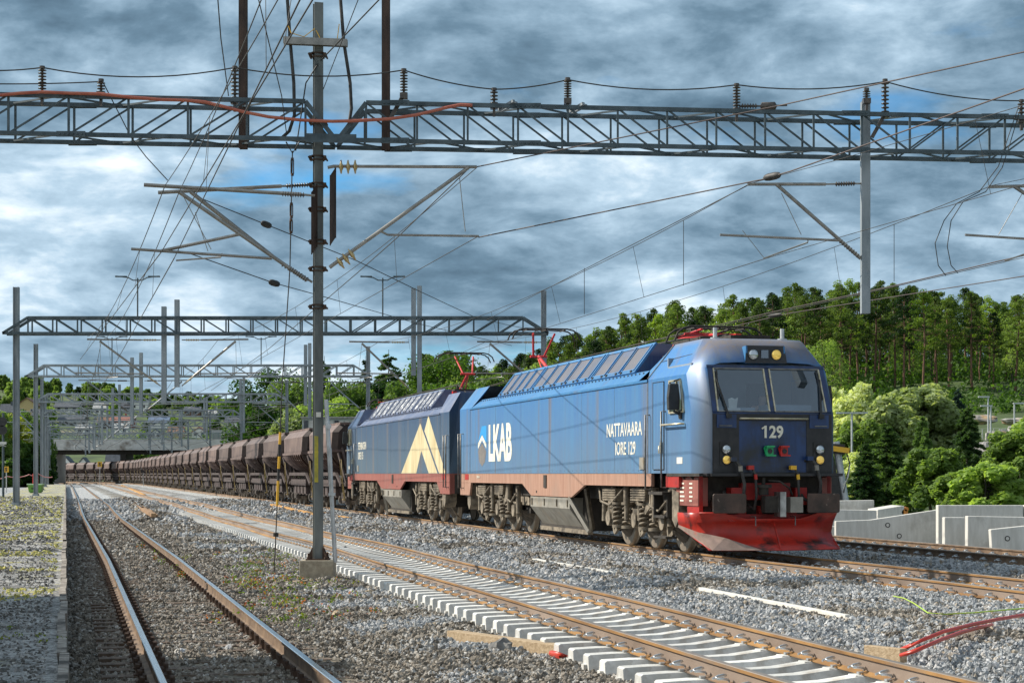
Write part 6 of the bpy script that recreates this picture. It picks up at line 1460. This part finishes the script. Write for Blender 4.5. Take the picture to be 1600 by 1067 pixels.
# fence along the slope
fc = thing('wire_fence', 'thin wire mesh fence along the top of the rocky slope', 'fence', (0,0,0)); m = MB(); pp = []
for i in range(26):
    Y = 172-i*.2; x = 1445+i*9; X = (x-800)*Y/F; z = gnd(X, Y); pp.append(Vector((X,Y,z))); m.tube([(X,Y,z-.3),(X,Y,z+1.3)], .04, 5)
m.build('post', [galv_l], fc); m = MB()
for a, b in zip(pp, pp[1:]):
    for hh in (.2,.5,.8,1.1,1.3): m.tube([a+Vector((0,0,hh)), b+Vector((0,0,hh))], .012, 3)
m.build('mesh_panel', [galv_l], fc)
# ---------------------------------------------------------------- concrete blocks
def slab(px, Y, th, label, holes=(), zb=-.6):
    mb = MB(); f = [at(x, y, Y) for x, y in px]
    for p in f:
        if p.z < -.35: p.z = zb
    bk = [p+Vector((0.0, th, 0)) for p in f]; n = len(f)
    mb.add(f+bk, [tuple(range(n)), tuple(range(2*n-1,n-1,-1))]+[(i,i+n,(i+1)%n+n,(i+1)%n) for i in range(n)])
    o = mb.build('concrete_element', [concrete_w], None, bevel=.02); props(o, label, 'concrete block', 'precast concrete elements stored beside the line')
    for x, y in holes:
        c = at(x, y, Y); m = MB(); m.lathe(c+Vector((0,-.01,0)), (0,1,0), [(0,.07),(.012,.07)], 12, 0); m.lathe(c+Vector((0,-.012,0)), (0,-1,0), [(0,.045),(.002,.045)], 12, 1); m.build('lifting_hole', [black_p, concrete_w], o)
slab([(1306,782),(1366,781),(1366,840),(1306,840)], 60, .35, 'low concrete block farthest back beside the plough')
slab([(1290,800),(1312,796),(1370,797),(1370,842),(1290,842)], 57, .3, 'concrete wall piece with a level top behind the sloping one')
slab([(1371,796),(1408,790),(1413,790),(1413,842),(1371,842)], 58, 1.6, 'short concrete piece with an orange cap behind the sloping one')
slab([(1288,823),(1306,822),(1306,850),(1288,850)], 52.5, .3, 'small concrete step just right of the red plough')
slab([(1306,814),(1360,812),(1466,796),(1466,856),(1306,850)], 51, .25, 'long concrete wall element whose top edge rises to the right', [(1387,820),(1405,837)])
slab([(1466,789),(1599,789),(1599,870),(1466,870)], 50, .3, 'tallest flat concrete wall standing behind the others')
slab([(1601,789),(1680,789),(1680,870),(1601,870)], 50, .3, 'concrete wall continuing at the right edge')
slab([(1476,808),(1509,808),(1509,870),(1476,870)], 48.8, .3, 'narrow concrete block leaning on the tallest wall')
slab([(1512,806),(1680,809),(1680,870),(1512,870)], 47.6, .3, 'broad concrete block in front of the tallest wall')
slab([(1548,827),(1680,813),(1680,872),(1551,872)], 46.4, .25, 'front concrete block with a slanting left side and one round hole', [(1574,841)])
m = MB(); c = at(1414,800,58); m.cyl(c, c+Vector((0,1.4,0)), .10, 10); m.cyl(c+Vector((.05,0,.10)), c+Vector((.05,1.4,.10)), .07, 10); o = m.build('orange_drum', [pm('orange_plastic', (.6,.22,.03), None, rough=.5)]); props(o, 'orange capped drum at the end of the short concrete piece', 'drum')
# digger arm behind the cab
ex = thing('excavator', 'digger with a grey hydraulic ram, mostly hidden behind the cab of the front locomotive', 'excavator', (0,0,0)); YE = 64
A = lambda x, y, o=0: at(x, y, YE+o)
m = MB(); m.tube([A(1322,792),A(1306,690)], .13, 10); m.build('hydraulic_ram', [galv_l], ex)
m = MB(); m.tube([A(1326,797),A(1321,770)], .08, 10); m.build('ram_rod', [m_hshi], ex)
m = MB(); m.bar(A(1290,690),A(1312,800),.3,.25); m.bar(A(1280,700),A(1318,702),.5,.35); m.build('boom', [black_p], ex)
m = MB(); m.bar(A(1296,700,-.2),A(1326,704,-.2),.3,.18); m.build('boom_cap', [yellow_p], ex)
for k in range(3): m = MB(); m.tube([A(1322,704,-.3+k*.1),A(1328,725,-.3),A(1323+k,745,-.3),A(1318,770-k*6,-.3)], .025, 6); m.build('hose', [white_p if k else m_rub], ex)
m = MB(); m.b2((A(1220,0).x,YE,-.6),(A(1290,0).x,YE+3,.9)); m.b2((A(1225,0).x,YE-.3,.9),(A(1262,0).x,YE+2.5,2.6)); m.build('body', [yellow_p], ex)
m = MB(); m.prism([(A(1215,0).x,-.6),(A(1300,0).x,-.6),(A(1306,0).x,-.2),(A(1296,0).x,.3),(A(1220,0).x,.3),(A(1210,0).x,-.2)], 1, YE-.9, YE-.2); m.build('crawler_track', [black_p], ex)
# ---------------------------------------------------------------- road bridge over the tracks
br = thing('road_bridge', 'flat grey concrete road bridge crossing above the far wagons', 'bridge', (0,0,0)); YB = 335; X_ = lambda x: (x-800)*YB/F
zt, zm = EYE+(HOR-686)*YB/F, EYE+(HOR-703)*YB/F
m = MB(); m.b2((X_(82),YB,zm),(X_(600),YB+9,zt)); m.build('deck', [pm('bridge_concrete', (.46,.45,.42), (.62,.61,.58), .5, .85, 0, .1, (1,1,3), c3=(.2,.17,.14), s3=.3)], br)
m = MB(); 
for q in (1.2,4.0,6.8): m.b2((X_(82),YB+q,zm-.75),(X_(600),YB+q+1.0,zm-.005))
m.build('girder', [m_bogd], br)
for x in (186, 432, 520):
    m = MB(); m.b2((X_(x),YB+1,-.8),(X_(x)+1.0,YB+8,zm-.76)); m.build('pier', [m_bogd if x == 186 else concrete], br)
m = MB(); m.b2((X_(40),YB-.5,-1),(X_(82),YB+10,zt-.3)); m.build('abutment', [concrete], br)
m = MB(); n = 60
for i in range(n+1): m.b2((X_(82)+(X_(600)-X_(82))*i/n-.04,YB+.1,zt),(X_(82)+(X_(600)-X_(82))*i/n+.04,YB+.2,zt+1.15))
for z in (.25,.6,.9,1.15): m.b2((X_(82),YB+.12,zt+z-.04),(X_(600),YB+.18,zt+z+.02))
m.build('railing', [pm('green_grey_railing', (.16,.24,.23), (.26,.33,.32), 1, .6)], br)
m = MB(); m.b2((X_(330),YB+.3,zt),(X_(470),YB+.4,zt+1.7)); m.build('noise_screen', [pm('grey_screen', (.32,.33,.33), (.42,.42,.40), .7, .7)], br)
# ---------------------------------------------------------------- houses on the far hill
def groundhit(x, y, y0=430):
    Y = y0
    while Y < 1400:
        z = EYE+(HOR-y)*Y/F
        if gnd((x-800)*Y/F, Y) >= z: break
        Y += 3
    return Y
wallc = {'white':((.78,.77,.74),(.85,.84,.81)),'brown':((.14,.08,.05),(.20,.12,.08)),'ochre':((.46,.36,.16),(.54,.43,.22)),'red':((.25,.05,.035),(.32,.08,.05)),'grey':((.28,.28,.27),(.36,.36,.35)),'dark':((.07,.07,.075),(.11,.11,.11))}
WM = {k: pm(k+'_house_wall', a, b, 1.0, .8, 0, 0, (1,1,6)) for k, (a, b) in wallc.items()}
roofs = {'slate': pm('slate_roof', (.05,.06,.075), (.10,.11,.13), 1.5, .7), 'blue': pm('blue_tin_roof', (.10,.14,.22), (.16,.21,.30), 1.5, .5), 'brown': pm('brown_tile_roof', (.16,.09,.06), (.22,.13,.09), 1.5, .8), 'light': pm('pale_roof', (.35,.35,.34), (.45,.45,.44), 1.5, .7), 'red': pm('red_tile_roof', (.30,.11,.08), (.38,.16,.12), 1.5, .8)}
hgl = pm('dark_house_window', (.04,.05,.06), None, rough=.1)
def house(x0, x1, yt, yb, wall, roof, gable, label, Y=None, flat=False):
    Y = Y or groundhit((x0+x1)/2, yb); k = Y/F; X0, X1 = (x0-800)*k, (x1-800)*k; zb = EYE+(HOR-yb)*k; H = (yb-yt)*k; Wd = X1-X0; D = Wd*.8
    o = thing('house', label, 'house', (X0, Y, zb)); m = MB()
    hw = H*(.62 if not flat else .93)
    m.b2((0,0,-4),(Wd,D,hw))
    if not flat:
        if gable: m.add([(0,0,hw),(Wd,0,hw),(Wd/2,0,H),(0,D,hw),(Wd,D,hw),(Wd/2,D,H)], [(0,1,2),(3,4,5)])
        else: m.add([(0,0,hw),(0,D,hw),(0,D/2,H),(Wd,0,hw),(Wd,D,hw),(Wd,D/2,H)], [(0,1,2),(3,4,5)])
    m.build('wall', [WM[wall]], o, fix=False); m = MB(); e = .06*Wd; t = .35
    if flat: m.b2((-e,-e,hw),(Wd+e,D+e,H))
    elif gable:
        for s in (-1,1):
            c = Wd/2; m.add([(c,-e,H+t),(c+s*(c+e),-e,hw-e*.5),(c+s*(c+e),D+e,hw-e*.5),(c,D+e,H+t),(c,-e,H),(c+s*(c+e),-e,hw-e*.5-t),(c+s*(c+e),D+e,hw-e*.5-t),(c,D+e,H)], [(0,1,2,3),(4,5,6,7),(0,1,5,4),(1,2,6,5),(2,3,7,6)])
    else:
        for s in (-1,1):
            c = D/2; m.add([(-e,c,H+t),(-e,c+s*(c+e),hw-e*.5),(Wd+e,c+s*(c+e),hw-e*.5),(Wd+e,c,H+t),(-e,c,H),(-e,c+s*(c+e),hw-e*.5-t),(Wd+e,c+s*(c+e),hw-e*.5-t),(Wd+e,c,H)], [(0,1,2,3),(4,5,6,7),(0,1,5,4),(1,2,6,5),(2,3,7,6)])
        m.b2((Wd*.6,c-.4,H-.5),(Wd*.6+.8,c+.4,H+1.3))
    m.build('roof', [roofs[roof]], o, fix=False)
    nf = max(1, int(hw/3)); nw = max(2, int(Wd/3.2))
    for fl in range(nf):
        for i in range(nw):
            xa = Wd*(i+.5)/nw; za = hw*(fl+.35)/nf; m = MB(); m.b2((xa-.75,-.06,za-.1),(xa+.75,-.01,za+1.5)); f = m.build('window', [white_p], o); m = MB(); m.b2((xa-.62,-.09,za+.02),(xa+.62,-.065,za+1.38)); m.build('pane', [hgl], f)
    return o
H_ = [(0,24,632,662,'brown','slate',0,'long brown house with a dark roof at the far left'),
 (26,58,622,650,'ochre','brown',1,'ochre house with a brown gable roof left on the hill'),
 (50,72,640,662,'white','slate',0,'white house just below the ochre one'),
 (86,122,628,646,'white','slate',0,'broad white house with a dark roof below the hilltop trees'),
 (92,130,648,664,'dark','slate',0,'dark long house under the broad white house'),
 (118,142,664,678,'white','light',0,'white low building above the bridge railing'),
 (146,170,630,648,'white','light',0,'small white house beside the tallest hilltop trees'),
 (152,178,652,668,'dark','brown',0,'dark house with a brown roof in the middle of the slope'),
 (172,206,650,668,'red','red',0,'dark red house with a red tile roof'),
 (178,200,662,678,'white','light',0,'white terrace house under the dark red house'),
 (202,232,626,642,'white','slate',0,'large white flat roofed house on the hilltop',True),
 (188,204,630,646,'grey','slate',0,'grey house left of the large flat roofed house'),
 (232,262,652,670,'white','blue',0,'white house with a blue grey roof'),
 (234,252,671,686,'white','slate',1,'small white gabled house right behind the bridge railing'),
 (262,286,668,684,'ochre','brown',0,'ochre house above the bridge'),
 (300,322,668,684,'white','red',1,'white house with a red gable roof above the bridge'),
 (352,380,652,668,'white','slate',0,'white house right on the slope near the pines'),
 (322,345,640,654,'grey','light',0,'grey house high up near the right end of the hill'),
 (288,312,636,650,'brown','slate',0,'brown house at the right part of the hilltop')]
HY = []
for h in H_: HY.append(house(*h[:8], flat=(len(h) > 8)).location.y)
house(88,116,714,750,'white','slate',1,'white gabled house seen under the bridge, left one',Y=455)
house(118,142,716,750,'white','slate',1,'white gabled house seen under the bridge, right one',Y=462)
house(165,192,708,750,'grey','slate',0,'grey house seen under the bridge behind the pier',Y=480)
# trees of the far hill
HB = proto('hillb', 'broad', 501, 9.0, M_bro, 'birch_tree', dens=.6, lsize=.38); HD = proto('hilld', 'broad', 502, 9.0, M_dark, 'alder_tree', dens=.6, lsize=.38); HP = proto('hillp', 'pine', 503, 12.0, M_pine, 'pine_tree', dens=.4, lsize=.42)
HT = {}
for i in range(390):
    if sum(len(v) for v in HT.values()) >= 285: break
    x = rnT.uniform(-10,470); Y = rnT.uniform(480,990); X = (x-800)*Y/F; z = gnd(X, Y)
    pr, h0, nm = rnT.choice([(HB,9.0,'light green birch'),(HB,9.0,'light green birch'),(HD,9.0,'dark round alder')]); h = rnT.uniform(5,9)
    
    px = HOR-(z+h-EYE)*F/Y
    pb = HOR-(z-EYE)*F/Y
    if 700 < pb < 765 and x > 80 and x < 210: continue
    if any(h_[0]-5 < x < h_[1]+5 and px < h_[3]-2 and pb > h_[2] and Y < HY[k_]+4 for k_, h_ in enumerate(H_)): continue
    w = '%s %s on the house covered hill' % (nm, 'near the top' if Y > 850 else 'half way up' if Y > 650 else 'low down'); q_ = min((abs(x-(h_[0]+h_[1])/2)+abs(pb-h_[3])*2, k_) for k_, h_ in enumerate(H_))[1]; w = '%s %s the %s' % ('dark alder' if nm[0] == 'd' else 'pale birch', 'below' if Y < HY[q_] else 'above', H_[q_][7])
    w = w.split(' with ')[0].split(' near ')[0]; HT.setdefault(w, []).append((x, put(pr, (X, Y, z-.3), h0, h, w, 'trees scattered between the hillside houses')))
for w, L_ in HT.items():
    L_.sort(key=lambda q: q[0])
    if len(L_) > 1:
        for j, (x, o) in enumerate(L_): o['label'] = ('leftmost ' if j == 0 else 'rightmost ' if j == len(L_)-1 else ORD[min(j,41)]+' from left ')+w
HN = ['farthest left','second from the left','third from the left','left of the middle','in the middle','right of the middle','third from the right','second from the right','farthest right']
for i, x in enumerate((94,104,116,128,138,148,156,164,172)):
    Y = 960; X = (x-800)*Y/F; z = gnd(X, Y); put(HD if i % 2 else HB, (X, Y, z), 9, EYE+(HOR-(612+4*math.sin(i*2.2)))*Y/F-z, 'round tree in the row on the hilltop skyline, '+HN[i], 'trees on the far hilltop')
# white louvred equipment building behind the wagons
e = thing('equipment_building', 'pale container like building with window panels behind the first wagons', 'building', (0,0,0)); YQ = 118; Xq = lambda x: (x-800)*YQ/F
m = MB(); m.b2((Xq(472),YQ,-1),(Xq(575),YQ+4,EYE+(HOR-653)*YQ/F)); m.build('wall', [pm('pale_green_panel', (.42,.47,.44), (.50,.54,.50), 1, .7)], e)
for i in range(9):
    x = 475+i*8; m = MB(); m.b2((Xq(x),YQ-.05,4.3),(Xq(x+6.2),YQ-.01,5.05)); m.build('window', [white_p if i % 3 else hgl], e)
m = MB(); m.b2((Xq(470),YQ-.2,EYE+(HOR-653)*YQ/F),(Xq(577),YQ+4.2,EYE+(HOR-651)*YQ/F)); m.build('roof', [concrete], e)
# ---------------------------------------------------------------- platform furniture and signals
def sign_text(txt, h, loc, rot, m, parent, bold=.03, sx=1):
    me, wd = text_mb(txt, h, sx, bold); o = link('lettering', me, parent, [m]); o.location = (loc[0]-wd/2, loc[1], loc[2]); o.rotation_euler = rot; return o
SB = thing('sand_box', 'green sand bin with a pale lid on the platform', 'bin', at(56,770,131)); gb = pm('green_plastic', (.10,.26,.03), (.14,.32,.05), 4, .5)
m = MB(); m.loft([[(-.42,-.3,.06),(.42,-.3,.06),(.42,.3,.06),(-.42,.3,.06)],[(-.5,-.36,.58),(.5,-.36,.58),(.5,.36,.58),(-.5,.36,.58)]], closed=True); m.add([(-.42,-.3,.06),(.42,-.3,.06),(.42,.3,.06),(-.42,.3,.06)],[(0,1,2,3)]); m.box((-.3,0,.03),(.12,.5,.06)); m.box((.3,0,.03),(.12,.5,.06)); m.build('bin', [gb], SB)
m = MB(); m.prism([(-.4,.58),(.4,.58),(.36,.66),(-.36,.66)], 0, -.55, .55); m.build('lid', [pm('pale_green_lid', (.35,.50,.28), None, rough=.5)], SB, bevel=.01)
sign_text('SAND', .14, (0,-.365,.26), (R(90),0,0), m_fblack, SB)
for x, yt, yb, Y, lb in ((156,724,758,262,'yellow S board on a thin post in front of the far wagons'),(10,731,764,140,'yellow S board on a thin post at the far left')):
    Xx = (x-800)*Y/F; zb = EYE-(yb-HOR)*Y/F; zt_ = EYE-(yt-HOR)*Y/F; o = thing('stop_sign_board', lb, 'sign', (Xx,Y,zb)); m = MB(); m.tube([(0,0,-.3),(0,0,zt_-zb)], .04, 6); m.build('pole', [galv_l], o)
    s = .65 if Y > 200 else .38; m = MB(); m.box((0,-.05,zt_-zb-.1),(s,.03,s*1.15)); b = m.build('board', [yellow_p], o); sign_text('S', s*.8, (0,-.075,zt_-zb-.1-s*.4), (R(90),0,0), m_fblack, b, .04)
for x, yt, yb, Y, yel in ((224,733,761,270,0),(233,733,761,270,1)):
    Xx = (x-800)*Y/F; zb = EYE-(yb-HOR)*Y/F; h = (yb-yt)*Y/F; o = thing('dwarf_signal', 'small black headed signal on a thin post, %s' % ('right one with a yellow plate' if yel else 'left one without a plate'), 'signal', (Xx,Y,zb)); m = MB(); m.tube([(0,0,-.3),(0,0,h-.4)], .06, 6); m.build('pole', [galv_l], o)
    m = MB(); m.box((0,0,h-.2),(.6,.3,.5)); m.prism([(h-.0,-.2)]*3, 0, 0, .01) if False else None; m.build('head', [black_p], o); m = MB(); m.box((0,-.15,h+.08),(.7,.5,.05)); m.build('hood', [galv_l], o)
    if yel: m = MB(); m.cyl((0,-.1,h-.85),(0,-.13,h-.85),.22,10); m.build('plate', [yellow_p], o)
Y = 105; Xs = (5-800)*Y/F; zb = .2; o = thing('main_signal', 'black round headed signal with a white cross plate at the left edge', 'signal', (Xs,Y,zb)); m = MB(); m.tube([(0,0,-.5),(0,0,4.9)], .07, 8); m.build('pole', [steel_d], o)
for y in (659,672): m = MB(); z = EYE-(y-HOR)*Y/F-zb; m.cyl((0,-.15,z),(0,-.22,z),.27,14); m.cyl((0,-.15,z),(0,.12,z),.16,10); m.build('signal_head', [black_p], o)
m = MB(); z = EYE-(692-HOR)*Y/F-zb; m.box((0,-.15,z),(.45,.03,.14)); m.bar((-.22,-.16,z-.2),(.22,-.16,z-.05),.05,.02); m.bar((.22,-.18,z-.2),(-.22,-.18,z-.05),.05,.02); m.build('cross_plate', [white_p], o)
# red posts with hanging red chain
bz = thing('barrier_chain', 'red and white plastic chain hung between two red posts at the platform end', 'barrier', (0,0,0)); Y = 145
for x in (52,59): m = MB(); m.tube([at(x,758,Y),at(x,740,Y)], .06, 7); m.build('post', [red_p], bz)
m = MB()
for a, b in (((-20,747),(12,744)),((12,744),(46,741)),((46,741),(59,739)),((59,739),(82,745))): m.tube(sagpts(at(*a,Y), at(*b,Y), .15, 8), .035, 5)
m.build('chain', [pm('red_white_plastic', (.45,.12,.12), (.6,.35,.33), 9, .5)], bz)
# ---------------------------------------------------------------- odds and ends between the tracks
def plank(name, x0, y0, x1, y1, z, w, h, mat, label, cat, dz=0):
    def gpnt(x, y): Yp = (EYE-z)*F/(y-HOR); return at(x, y, Yp)
    a, b = gpnt(x0, y0), gpnt(x1, y1); m = MB(); m.bar(a-Vector((0,0,h/2)), b-Vector((0,0,h/2-dz)), w, h); o = m.build(name, [mat], None, bevel=.006); return props(o, label, cat)
plank('concrete_kerb', 1095, 917, 1325, 960, -.09, .075, .05, white_p, 'long white beam lying in the stones right of the locomotive track', 'beam')
plank('white_board', 835, 872, 962, 893, -.10, .10, .06, white_p, 'thin white board half buried in stones below the front locomotive', 'board')
plank('white_board', 680, 839, 700, 843, -.05, .2, .08, white_p, 'short white board end left of the longer one', 'board')
plank('timber_beam', 707, 984, 918, 1012, -.22, .16, .14, wood_raw, 'weathered timber beam lying at the ends of the concrete sleepers', 'beam')
plank('timber_plank', 1355, 1007, 1412, 1013, -.10, .1, .14, wood_raw, 'short plank end where the red cables enter the stones', 'plank')
plank('timber_plank', 450, 908, 520, 903, -.28, .16, .06, wood_raw, 'flat plank at the foot of the concrete mast block', 'plank')
for i, (x0,y0,x1,y1,z,l) in enumerate([(425,787,498,803,.0,'upper of the three rusty rails stacked beside the wagons'),(427,790,500,806,-.12,'lower left rusty rail of the stack beside the wagons'),(500,799,545,808,-.1,'right end of the stacked rusty rails behind the mast'),(190,757,226,772,-.05,'rusty rail lying beside the dwarf signals')]):
    plank('spare_rail', x0, y0, x1, y1, z, .22, .16, pm('orange_rust%d' % i, (.40,.20,.05), (.55,.30,.09), 3, .8), l, 'rail')
rnW = random.Random(4)
for i in range(7):
    x = 188+i*4.5; plank('old_timber', x+rnW.uniform(-3,3), 774+i*2.2+rnW.uniform(-1,1), x+26+rnW.uniform(-3,6), 788+i*2.6+rnW.uniform(-1,1), -.12+.06*(i % 3), .2, .16, pm('broken_timber%d' % i, (.18,.10,.055), (.38,.24,.13), 4, .9, 0, .3), ['broken timber at the upper left of the wood heap','dark split timber in the wood heap','long splintered timber in the middle of the wood heap','orange brown timber on top of the wood heap','timber leaning on the right side of the wood heap','short timber at the lower right of the wood heap','loose timber end below the wood heap'][i], 'timber')
def gpnt(x, y, z): Yp = (EYE-z)*F/(y-HOR); return at(x, y, Yp)
for pts, l in (([(1408,1014,-.14),(1425,1007,-.06),(1445,998,-.02),(1475,986,.0),(1520,975,.0),(1560,967,.0),(1620,957,-.02)],'upper red conduit crossing the stones at the lower right'),([(1408,1023,-.14),(1425,1018,-.08),(1445,1010,-.05),(1470,999,-.03),(1500,988,-.03),(1530,980,-.05),(1550,976,-.12)],'lower red conduit beside the upper one')):
    m = MB(); P0 = [gpnt(*p) for p in pts]; m.tube(P0, .021, 8); o = m.build('red_conduit', [pm('red_plastic_pipe', (.50,.045,.025), None, rough=.35)]); props(o, l, 'pipe')
m = MB(); m.tube([gpnt(*p) for p in [(1396,931,-.1),(1412,934,-.02),(1428,942,0),(1450,957,0),(1475,959,0),(1520,957,0),(1600,950,0),(1640,947,0)]], .009, 5); o = m.build('earth_cable', [pm('yellow_green_wire', (.55,.55,.05), (.2,.5,.08), 30, .5)]); props(o, 'thin yellow green wire lying on the stones at the right', 'wire')
m = MB(); m.tube([gpnt(*p) for p in [(862,1020,-.3),(878,1025,-.28),(892,1027,-.3)]], .035, 7); o = m.build('red_pipe_end', [MATS['red_plastic_pipe']]); props(o, 'short red pipe end beside the concrete sleepers', 'pipe')
def stone(x, y, z, s, seed, label, mat=None):
    mb = MB(); rg = []; n1, n2 = 12, 7
    for j in range(n2+1):
        ph = math.pi*j/n2; ring = []
        for k in range(n1):
            th = 2*math.pi*k/n1; v = Vector((math.sin(ph)*math.cos(th), math.sin(ph)*math.sin(th), math.cos(ph))); q = 1+.7*mnoise.noise(v*1.3+Vector((seed,0,0)))+.2*mnoise.noise(v*3.5+Vector((seed,3,0))); ring.append((v.x*s*q, v.y*s*q, v.z*s*.72*q))
        rg.append(ring)
    mb.loft(rg, closed=True); o = mb.build('boulder', [mat or rock_g], None, gpnt(x, y, z)); props(o, label, 'rock')
rock_g = pm('dark_boulder', (.10,.10,.10), (.25,.24,.22), 6, .9, 0, .8, bscale=20)
rock_t = pm('tan_stone', (.33,.25,.16), (.48,.40,.29), 8, .9, 0, .5)
stone(786, 1012, -.30, .14, 3.3, 'dark grey boulder in front of the timber beam')
stone(397, 856, -.30, .13, 9.1, 'tan stone left of the hanging guy line', rock_t); stone(577, 926, -.32, .08, 5.1, 'tan stone right of the concrete mast block', rock_t); stone(527, 958, -.32, .07, 15.1, 'smaller tan stone below the concrete mast block', rock_t); stone(415, 862, -.32, .09, 2.1, 'flat pale stone beside the tan stone', rock_t)
# weeds in the stones around the mast
cs, rs = [], []
for i in range(240):
    x, y = rnT.gauss(470,75), rnT.gauss(885,36)
    if y < 820 or x > 640 or (473 < x < 536 and y < 910): continue
    p = gpnt(x, y, -.33)
    if itp(T2, p.y)-1.4 < towuw(p.x, p.y)[1]: continue
    cs.append(tuple(p+Vector((0,0,.04)))); s = rnT.uniform(.04,.12); rs.append((s*1.6,s*1.6,s))
o = link('weeds', leaf_mesh('weeds', leaves(cs, rs, 16, .022, 3), leafmat('weed_leaves', (.05,.11,.02), (.26,.26,.05), 2.0))); props(o, 'small green and yellow weeds in the stones round the mast', 'weeds', None, 'stuff')
o = link('red_weeds', leaf_mesh('red_weeds', leaves(cs[::3], [tuple(np.array(r)*1.1) for r in rs[::3]], 14, .02, 6), leafmat('red_weed_leaves', (.22,.04,.02), (.36,.12,.04), 2.0))); props(o, 'small reddish weeds in the stones round the mast', 'weeds', None, 'stuff')
cs = []
for i in range(26):
    x = rnT.uniform(0,98); y = rnT.choice([rnT.uniform(772,800), rnT.uniform(960,1010), rnT.uniform(800,960)]); Yp = (EYE-PZ)*F/(y-HOR); cs.append(tuple(at(x, y, Yp)+Vector((0,0,.02))))
o = link('platform_weeds', leaf_mesh('platform_weeds', leaves(cs, [(.05,.05,.02)]*len(cs), 12, .012, 9), MATS['weed_leaves'] if 'weed_leaves' in MATS else M_bro)); props(o, 'tufts of weeds growing in the platform gravel', 'weeds', None, 'stuff')
for k, (o_, n_) in [(k, v) for k, v in PROTO.items()]:
    if n_ == 0:
        for c in KIDS.get(o_.name, []): bpy.data.objects.remove(c)
        bpy.data.objects.remove(o_)
